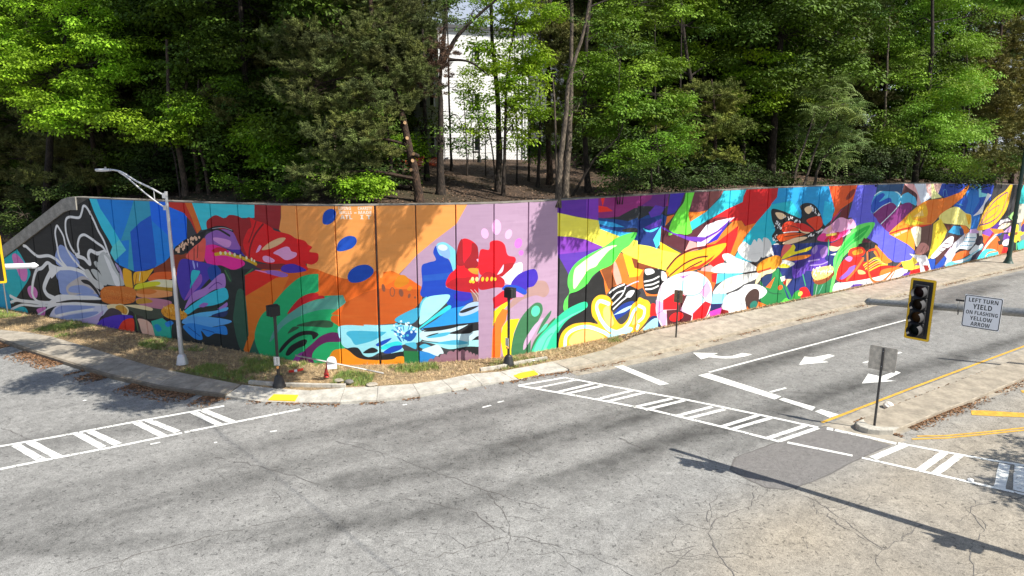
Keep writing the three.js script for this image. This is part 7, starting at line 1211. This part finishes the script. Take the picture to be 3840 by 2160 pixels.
  // plain signs seen from behind
  const backSign = (name, label, p2, y, h, w, ph, yaw, m, tilt) => { const g = thing(name, label, 'road sign', [p2[0], y, p2[1]], yaw); mesh('post', mergeGeometries([box(0.075, h, 0.012, 0, h / 2, -0.02), box(0.012, h, 0.04, -0.034, h / 2, 0), box(0.012, h, 0.04, 0.034, h / 2, 0)]), mSteel, g); const s = new THREE.Shape(), r = 0.06, a = w / 2, b = ph / 2; s.moveTo(-a + r, -b); s.lineTo(a - r, -b); s.quadraticCurveTo(a, -b, a, -b + r); s.lineTo(a, b - r); s.quadraticCurveTo(a, b, a - r, b); s.lineTo(-a + r, b); s.quadraticCurveTo(-a, b, -a, b - r); s.lineTo(-a, -b + r); s.quadraticCurveTo(-a, -b, -a + r, -b); const e = new THREE.ExtrudeGeometry(s, { depth: 0.006, bevelEnabled: false }); e.translate(0, h - ph / 2 + 0.04, -0.036); mesh('sign_panel', e, m, g); mesh('bolt', mergeGeometries([new THREE.SphereGeometry(0.016, 8, 6).translate(0, h - 0.12, 0.002), new THREE.SphereGeometry(0.016, 8, 6).translate(0, h - ph + 0.2, 0.002)]), mAlu, g); return g; };
  backSign('road_sign', 'square sign seen from behind on a steel post at the median nose', AT.medianSign, 0.13, 2.95, 0.9, 0.88, -0.72, mSignBack);
  backSign('road_sign', 'small sign seen from behind on the right sidewalk before the football of the mural', AT.sidewalkSign, 0.12, 2.5, 0.46, 0.66, -0.55, std([0.42, 0.3, 0.22], 0.5, { metalness: 0.4, map: rep(gConcrete, 1) }));
  { const g = thing('thin_post', 'thin grey post at the left end of the wall, below the cut off traffic signal', 'post', [AT.thinPost[0], 0.1, AT.thinPost[1]]); mesh('shaft', cyl(0.035, 0.035, 3, 0, 1.5, 0, 10), mGalv, g); mesh('collar', cyl(0.05, 0.05, 0.06, 0, 1.7, 0, 10), mGalv, g); }
  { const g = thing('signal_pole', 'tall dark green pole on the right sidewalk near the frame edge', 'pole', [AT.greenPole[0], 0.12, AT.greenPole[1]]); mesh('base', mergeGeometries([cyl(0.3, 0.42, 0.2, 0, 0.1, 0, 16), cyl(0.2, 0.3, 0.35, 0, 0.37, 0, 16)]), mGreen, g); mesh('shaft', cyl(0.12, 0.19, 10.4, 0, 5.4, 0, 20), mGreen, g); mesh('cap', new THREE.SphereGeometry(0.13, 12, 8).translate(0, 10.6, 0), mGreen, g); mesh('collar', cyl(0.2, 0.2, 0.3, 0, 3.9, 0, 20), mGreen, g); mesh('hand_hole', box(0.02, 0.3, 0.16, -0.185, 0.9, 0), mBlackMatt, g); }
  // knocked over sign and its red delineator
  { const a = V(...AT.fallA), b = V(AT.fallB[0], 0.24, AT.fallB[1]), g = thing('knocked_over_sign', 'knocked over sign post with a white sign, slanting across the verge', 'road sign', [b.x, b.y, b.z]); const A = a.clone().sub(b), d = A.clone().normalize(), n = V(0.15, 0.25, 0.95); mesh('post', mergeGeometries([taper([V(0, 0, 0), A], [0.028, 0.028], 6), taper([V(0, 0.03, 0), A.clone().add(V(0, 0.035, 0))], [0.012, 0.012], 5)]), mGalv, g); mesh('post_foot', taper([V(0, -0.01, 0.01), A.clone().multiplyScalar(0.2).add(V(0, 0.012, 0.01))], [0.036, 0.036], 6), mSteel, g);
    const c = A.clone().multiplyScalar(0.595), s = new THREE.Shape(); s.moveTo(-0.2, -0.26); s.lineTo(0.2, -0.26); s.lineTo(0.2, 0.06); s.quadraticCurveTo(0.19, 0.27, 0, 0.28); s.quadraticCurveTo(-0.19, 0.27, -0.2, 0.06); s.lineTo(-0.2, -0.26); const e = new THREE.ExtrudeGeometry(s, { depth: 0.01, bevelEnabled: false }); const o = mesh('sign_panel', e, mWhitePaint, g); o.position.copy(c).addScaledVector(n, 0.05); o.rotation.set(-0.12, 0.1, 0.06); mesh('strap', taper([c.clone().addScaledVector(d, -0.22).addScaledVector(n, 0.075), c.clone().addScaledVector(d, 0.22).addScaledVector(n, 0.075)], [0.03, 0.03], 6), mSteel, g); }
  { const q = AT.redBase, g = thing('red_delineator', 'red plastic marker standing under the knocked over sign', 'traffic marker', [q[0], 0.19, q[1]]); const red = std([0.5, 0.025, 0.015], 0.5); mesh('foot', cyl(0.085, 0.13, 0.09, 0, 0.045), red, g); mesh('stem', mergeGeometries([cyl(0.05, 0.1, 0.28, 0, 0.22), cyl(0.045, 0.05, 0.3, 0.05, 0.5)]), std([0.22, 0.02, 0.015], 0.5), g); mesh('band', cyl(0.09, 0.105, 0.06, 0, 0.13), red, g); }
  { const q = AT.redBit, g = thing('barricade_piece', 'broken red and white barricade piece lying on the dry grass', 'litter', [q[0], 0.22, q[1]], 0.25); const red = std([0.6, 0.03, 0.015], 0.5); mesh('red_end', new RoundedBoxGeometry(0.24, 0.09, 0.16, 2, 0.03).translate(-0.2, 0.04, 0), red, g); mesh('white_band', new RoundedBoxGeometry(0.14, 0.085, 0.15, 2, 0.025).translate(-0.02, 0.045, 0), mWhitePaint, g); mesh('red_end', new RoundedBoxGeometry(0.26, 0.09, 0.14, 2, 0.03).rotateZ(0.2).translate(0.17, 0.075, 0), red, g); }
}
// ---------- traffic signals on their mast arms ----------
{
  const mBorder = std([0.92, 0.56, 0.01], 0.45), mHous = std([0.02, 0.02, 0.021], 0.6), mVis = std([0.05, 0.05, 0.054], 0.7), mLens = [[0.02, 0.004, 0.003], [0.025, 0.013, 0.004], [0.07, 0.03, 0.006], [0.006, 0.012, 0.01]].map((c) => new THREE.MeshPhysicalMaterial({ color: new THREE.Color().setRGB(...c), roughness: 0.55, specularIntensity: 0.4 }));
  function makeSignal(label, n, p, yaw, group) {
    const g = thing('traffic_signal', label, 'traffic signal', p, yaw, group), sh = 0.358, H = n * sh + 0.3, W = 0.64;
    const rr2 = (w, h, r) => { const s = new THREE.Shape(), a = w / 2, b = h / 2; s.moveTo(-a + r, -b); s.lineTo(a - r, -b); s.quadraticCurveTo(a, -b, a, -b + r); s.lineTo(a, b - r); s.quadraticCurveTo(a, b, a - r, b); s.lineTo(-a + r, b); s.quadraticCurveTo(-a, b, -a, b - r); s.lineTo(-a, -b + r); s.quadraticCurveTo(-a, -b, -a + r, -b); return s; };
    const bp = new THREE.ExtrudeGeometry(rr2(W, H, 0.06), { depth: 0.012, bevelEnabled: false }).translate(0, 0, -0.02); mesh('backplate', bp, mHous, g);
    const fr = rr2(W - 0.01, H - 0.01, 0.055); fr.holes.push(rr2(W - 0.125, H - 0.125, 0.02)); mesh('yellow_border', new THREE.ExtrudeGeometry(fr, { depth: 0.006, bevelEnabled: false }).translate(0, 0, -0.006), mBorder, g);
    for (let k = 0; k < n; k++) { const y = (n / 2 - k - 0.5) * sh, s = mesh('lamp_section', new RoundedBoxGeometry(0.345, sh - 0.01, 0.2, 3, 0.03).translate(0, y, 0.02), mHous, g); mesh('lens', new THREE.SphereGeometry(0.3, 24, 8, 0, 6.2832, 0, 0.5).rotateX(Math.PI / 2).translate(0, y, 0.125 - 0.255), n === 4 ? mLens[k] : mLens[k === 0 ? 0 : k === 1 ? 2 : 3], s);
      const vis = new THREE.CylinderGeometry(0.165, 0.165, 0.3, 28, 1, true, 0.62, 5.04).rotateY(Math.PI).rotateX(Math.PI / 2).translate(0, y, 0.265), vi = new THREE.CylinderGeometry(0.159, 0.159, 0.3, 28, 1, true, 0.62, 5.04).rotateY(Math.PI).rotateX(Math.PI / 2).translate(0, y, 0.265); mesh('visor', mergeGeometries([vis, vi]), new THREE.MeshStandardMaterial({ color: mVis.color, roughness: 0.7, side: THREE.DoubleSide }), s); }
    mesh('bracket', mergeGeometries([box(0.08, H * 0.8, 0.05, 0, 0, -0.1), box(0.12, 0.16, 0.16, 0, 0, -0.1)]), mGalv, g);
    const sl = []; for (const x of [-0.16, -0.1, 0.13, 0.2]) sl.push(box(0.05, 0.012, 0.004, x, H / 2 - 0.09, 0.001)); 
    return g;
  }
  const A = V(...AT.armEnd), B = V(...AT.armFar), d = B.clone().sub(A).setY(0).normalize(), sl = 0.07;
  const on = (s) => A.clone().addScaledVector(d, s).add(V(0, s * sl, 0));
  function mast(name, label, a, dd, len, slope, m, r0) {
    const e = a.clone().addScaledVector(dd, len), g = thing(name, label, 'signal mast', [e.x, 0, e.z]), L = a.clone().sub(V(e.x, 0, e.z)), R = V(0, L.y + slope * len, 0);
    mesh('pole', mergeGeometries([cyl(0.14, 0.2, R.y + 0.7, 0, (R.y + 0.7) / 2, 0, 24), cyl(0.32, 0.36, 0.3, 0, 0.15, 0, 12)]), m, g); const pts = []; for (let k = 0; k <= 20; k++) pts.push(L.clone().lerp(R, k / 20)); mesh('arm', taper(pts, pts.map((p, k) => r0 + 0.1 * k / 20), 20), m, g);
    const c = L.clone(), dir = L.clone().sub(R).normalize(); mesh('end_cap', taper([c.clone().addScaledVector(dir, -0.05), c.clone().addScaledVector(dir, 0.02), c.clone().addScaledVector(dir, 0.07), c.clone().addScaledVector(dir, 0.11)], [r0 + 0.013, r0 + 0.013, r0 * 0.6, 0.005], 20), m, g); return g;
  }
  mast('signal_mast', 'galvanised signal mast arm reaching in from the right edge', A, d, 15, sl, mGalv, 0.09);
  const ya = THREE.MathUtils.degToRad(-47), face = V(Math.sin(ya), 0, Math.cos(ya));
  const sp = V(...AT.sigC).addScaledVector(face, 0.2); makeSignal('four lamp traffic signal with a yellow bordered backplate on the right mast arm', 4, [sp.x, sp.y, sp.z], ya);
  const s2 = on(9).addScaledVector(face, 0.2); makeSignal('traffic signal farther along the right mast arm, outside the frame', 3, [s2.x, s2.y, s2.z], ya);
  // left mast
  const A2 = V(...AT.armL).add(V(-0.1, 0, 0)), B2 = V(...AT.armL2), d2 = B2.clone().sub(A2).setY(0).normalize(); mast('signal_mast', 'white painted signal mast arm reaching in from the left edge', A2, d2, 10, 0.01, std([0.75, 0.75, 0.76], 0.4), 0.075);
  const sL = V(...AT.sigL); makeSignal('traffic signal cut by the left edge, yellow bordered backplate in front of the white arm', 3, [sL.x, sL.y, sL.z], 0.3);
  // sign
  const c = document.createElement('canvas'); c.width = 512; c.height = 512; const x = c.getContext('2d'); x.fillStyle = '#f2f4f6'; x.fillRect(0, 0, 512, 512); x.strokeStyle = '#14171c'; x.lineWidth = 12; x.beginPath(); x.roundRect(9, 9, 494, 494, 30); x.stroke(); x.fillStyle = '#14171c'; x.textAlign = 'center';
  for (const [s, y, h, w] of [['LEFT TURN', 106, 86, 410], ['YIELD', 211, 108, 262], ['ON FLASHING', 300, 80, 440], ['YELLOW', 391, 86, 300], ['ARROW', 480, 86, 262]]) { x.save(); x.font = `bold ${h}px sans-serif`; const m = x.measureText(s).width; x.translate(256, y); x.scale(w / m, 0.86 * 64 / 48 * 0.75 + 0.14); x.fillText(s, 0, 0); x.restore(); }
  const tx = new THREE.CanvasTexture(c); tx.colorSpace = THREE.SRGBColorSpace; tx.anisotropy = 8;
  const y2 = THREE.MathUtils.degToRad(-44), f2 = V(Math.sin(y2), 0, Math.cos(y2)), sc = V(...AT.signC).addScaledVector(f2, 0.16), g = thing('yield_sign', 'white sign reading LEFT TURN YIELD ON FLASHING YELLOW ARROW on the mast arm', 'road sign', [sc.x, sc.y, sc.z], y2);
  mesh('sign_panel', new RoundedBoxGeometry(0.86, 0.88, 0.01, 3, 0.004), mWhitePaint, g); const sh = new THREE.Shape(), w2 = 0.428, h2 = 0.438, r2 = 0.05; sh.moveTo(-w2 + r2, -h2); sh.lineTo(w2 - r2, -h2); sh.quadraticCurveTo(w2, -h2, w2, -h2 + r2); sh.lineTo(w2, h2 - r2); sh.quadraticCurveTo(w2, h2, w2 - r2, h2); sh.lineTo(-w2 + r2, h2); sh.quadraticCurveTo(-w2, h2, -w2, h2 - r2); sh.lineTo(-w2, -h2 + r2); sh.quadraticCurveTo(-w2, -h2, -w2 + r2, -h2); const sg = new THREE.ShapeGeometry(sh), uvA = sg.attributes.uv, pA = sg.attributes.position; for (let i = 0; i < pA.count; i++) uvA.setXY(i, pA.getX(i) / (2 * w2) + 0.5, pA.getY(i) / (2 * h2) + 0.5); mesh('legend', sg.translate(0, 0, 0.008), std(0xffffff, 0.45, { map: tx }), g); mesh('bracket', mergeGeometries([box(0.06, 0.5, 0.06, 0, 0, -0.06), box(0.3, 0.05, 0.05, 0, 0.1, -0.1)]), mGalv, g);
  // small detector strapped to the arm
  const cc = V(...AT.camC), dt = thing('signal_detector', 'small black detector strapped to the arm between the signal and the white sign', 'detector', [cc.x, cc.y + 0.07, cc.z], Math.atan2(-d.z, d.x)); mesh('body', new RoundedBoxGeometry(0.24, 0.05, 0.05, 2, 0.012).translate(0, 0.03, 0.03), mBlackMatt, dt); mesh('strap', new THREE.TorusGeometry(0.12, 0.008, 6, 24).rotateY(Math.PI / 2).translate(-0.05, -0.1, 0), mGalv, dt); mesh('hanging_lead', taper([V(-0.03, -0.22, 0.1), V(-0.02, -0.3, 0.1), V(-0.02, -0.36, 0.1)], [0.012, 0.016, 0.01], 6), mBlackMatt, dt);
}
// ---------- trees beyond the right edge that shade the street ----------
{
  const street = (label, trunk, blobs, dens = 0.9) => buildTree('street', label, trunk, blobs, dens, 'tree', 'tree');
  street('tall tree outside the frame, its high crown shading the left sidewalk',[[0.5,[22,0,2],[21.5,12,1.5],[21,20,1]]],[[-1.4,18,-23.79,1.3,0.4,1.3],[0.58,18,-23.43,1.3,0.4,1.3],[3.07,18,-22.13,1.2,0.4,1.2],[-2.92,18,-23.94,1.2,0.4,1.2],[1.21,18,-21.34,1.1,0.4,1.1],[0.21,18,-20.37,0.9,0.3,0.9],[-4.41,18,-21.49,0.9,0.3,0.9],[-11.96,18,-31.64,1.2,0.4,1.2],[-9.17,18,-30.41,1.2,0.4,1.2],[-6.42,18,-29.02,1.2,0.4,1.2],[-3.88,18,-27.8,1.2,0.4,1.2],[-1.64,18,-26.93,1.1,0.4,1.1],[0.34,18,-26.03,1.1,0.4,1.1],[2.15,18,-25.36,1,0.4,1],[3.72,18,-24.65,0.8,0.3,0.8],[5.11,18,-23.23,0.7,0.3,0.7],[-0.8,18,-25.18,1.6,0.7,1.6],[2.05,18,-22.9,1.5,0.6,1.5],[-1.35,18,-22.05,1.6,0.6,1.6],[0.85,18,-20.38,1.5,0.5,1.5],[4.7,18,-21.4,1.2,0.4,1.2],[-4.22,18,-22.52,1.2,0.4,1.2],[2.46,18,-20.41,1.1,0.4,1.1],[-4.89,18,-26.06,1.2,0.4,1.2],[1.95,18,-24.92,1,0.4,1],[-8.58,18,-26.65,1,0.4,1],[3.6,18,-23.48,0.9,0.4,0.9],[5.64,20,-26.04,0.16,0.1,0.13],[6.87,20,-25.99,0.16,0.1,0.13],[7.21,20,-26.31,0.16,0.1,0.13],[6.56,20,-25.46,0.16,0.1,0.13],[7.3,20,-25.69,0.14,0.1,0.11],[6.68,20,-25.05,0.14,0.1,0.11]], 1.15);
  street('tall tree beyond the right edge, its crown dappling the right end of the mural',[[0.5,[42,0,-24],[41,12,-24],[38,20,-25]]],[[24.01,18,-37.54,1.1,0.7,0.88],[26.23,18,-38.72,1.3,0.8,1.04],[26.74,18,-37.92,1.1,0.7,0.88],[29.62,18,-39,1,0.7,0.8],[29.46,18,-40.76,1.4,0.9,1.12],[31.66,18,-41.18,1,0.7,0.8],[32.79,18,-43.16,1.3,0.8,1.04],[35.16,18,-45,1.4,0.9,1.12],[36.75,18,-44.19,0.9,0.7,0.72],[37.22,18,-46.66,1.4,0.8,1.12],[39.85,17.5,-48.93,1.6,0.9,1.28],[43.74,17.5,-50.08,1.4,0.9,1.12],[45.31,17.5,-52.35,1.6,1,1.28],[49.34,17.5,-53.8,1.5,1,1.2],[53.51,17.5,-54.3,1.4,0.8,1.12],[50.15,17.5,-56,1.6,1,1.28],[11.85,18,-30.02,0.8,0.6,0.64],[12.62,18,-30.15,0.6,0.5,0.48],[13.91,18,-31.24,0.7,0.4,0.56],[15.7,18,-32.47,0.7,0.4,0.56],[17.1,18,-33.46,0.7,0.4,0.56],[11.42,18,-29.25,0.4,0.6,0.32],[12.39,18,-28.64,0.35,0.5,0.28],[19.23,18,-34.82,0.6,0.35,0.48],[13.53,18,-30,0.4,0.3,0.32],[14.08,18,-30.7,0.4,0.3,0.32],[12.92,18,-30.71,0.8,0.5,0.64],[15.02,18,-31.76,0.7,0.4,0.56],[12.19,18,-29.03,0.55,0.8,0.44],[16.88,18,-33.03,0.8,0.4,0.64],[26.9,18,-36.91,0.7,0.6,0.56],[31.67,18,-39.06,0.7,0.5,0.56],[21.03,18,-35.87,0.6,0.4,0.48],[45.23,17.5,-49.28,1.2,0.8,0.96],[32.87,18,-40.47,0.7,0.5,0.56],[18.25,18,-34.09,0.7,0.35,0.56]], 1.7);
  street('smaller tree beyond the right edge shading the corner of the crosswalk',[[0.25,[25.5,0,-11.5],[25,6,-12],[24,9,-13]]],[[25.09,10,-17.52,0.8,0.35,0.8],[25.33,11,-15.9,0.9,0.4,0.9],[24.37,11,-15.38,0.5,0.25,0.5],[25.72,9,-19.46,0.6,0.3,0.6],[25.36,11,-14.79,1.2,0.5,1.2]]);
}

for (const o of scene.children) if (!o.name) o.name = numbered('helper_group');
scene.traverse((o) => { if (o.isMesh) { o.castShadow = true; o.receiveShadow = true; } });
let tri = 0; scene.traverse((o) => { if (o.isMesh && !o.isInstancedMesh) tri += (o.geometry.index ? o.geometry.index.count : o.geometry.attributes.position.count) / 3; });
console.log('triangles', Math.round(tri), 'sprays', total, 'children', scene.children.length);
renderer.render(scene, camera);
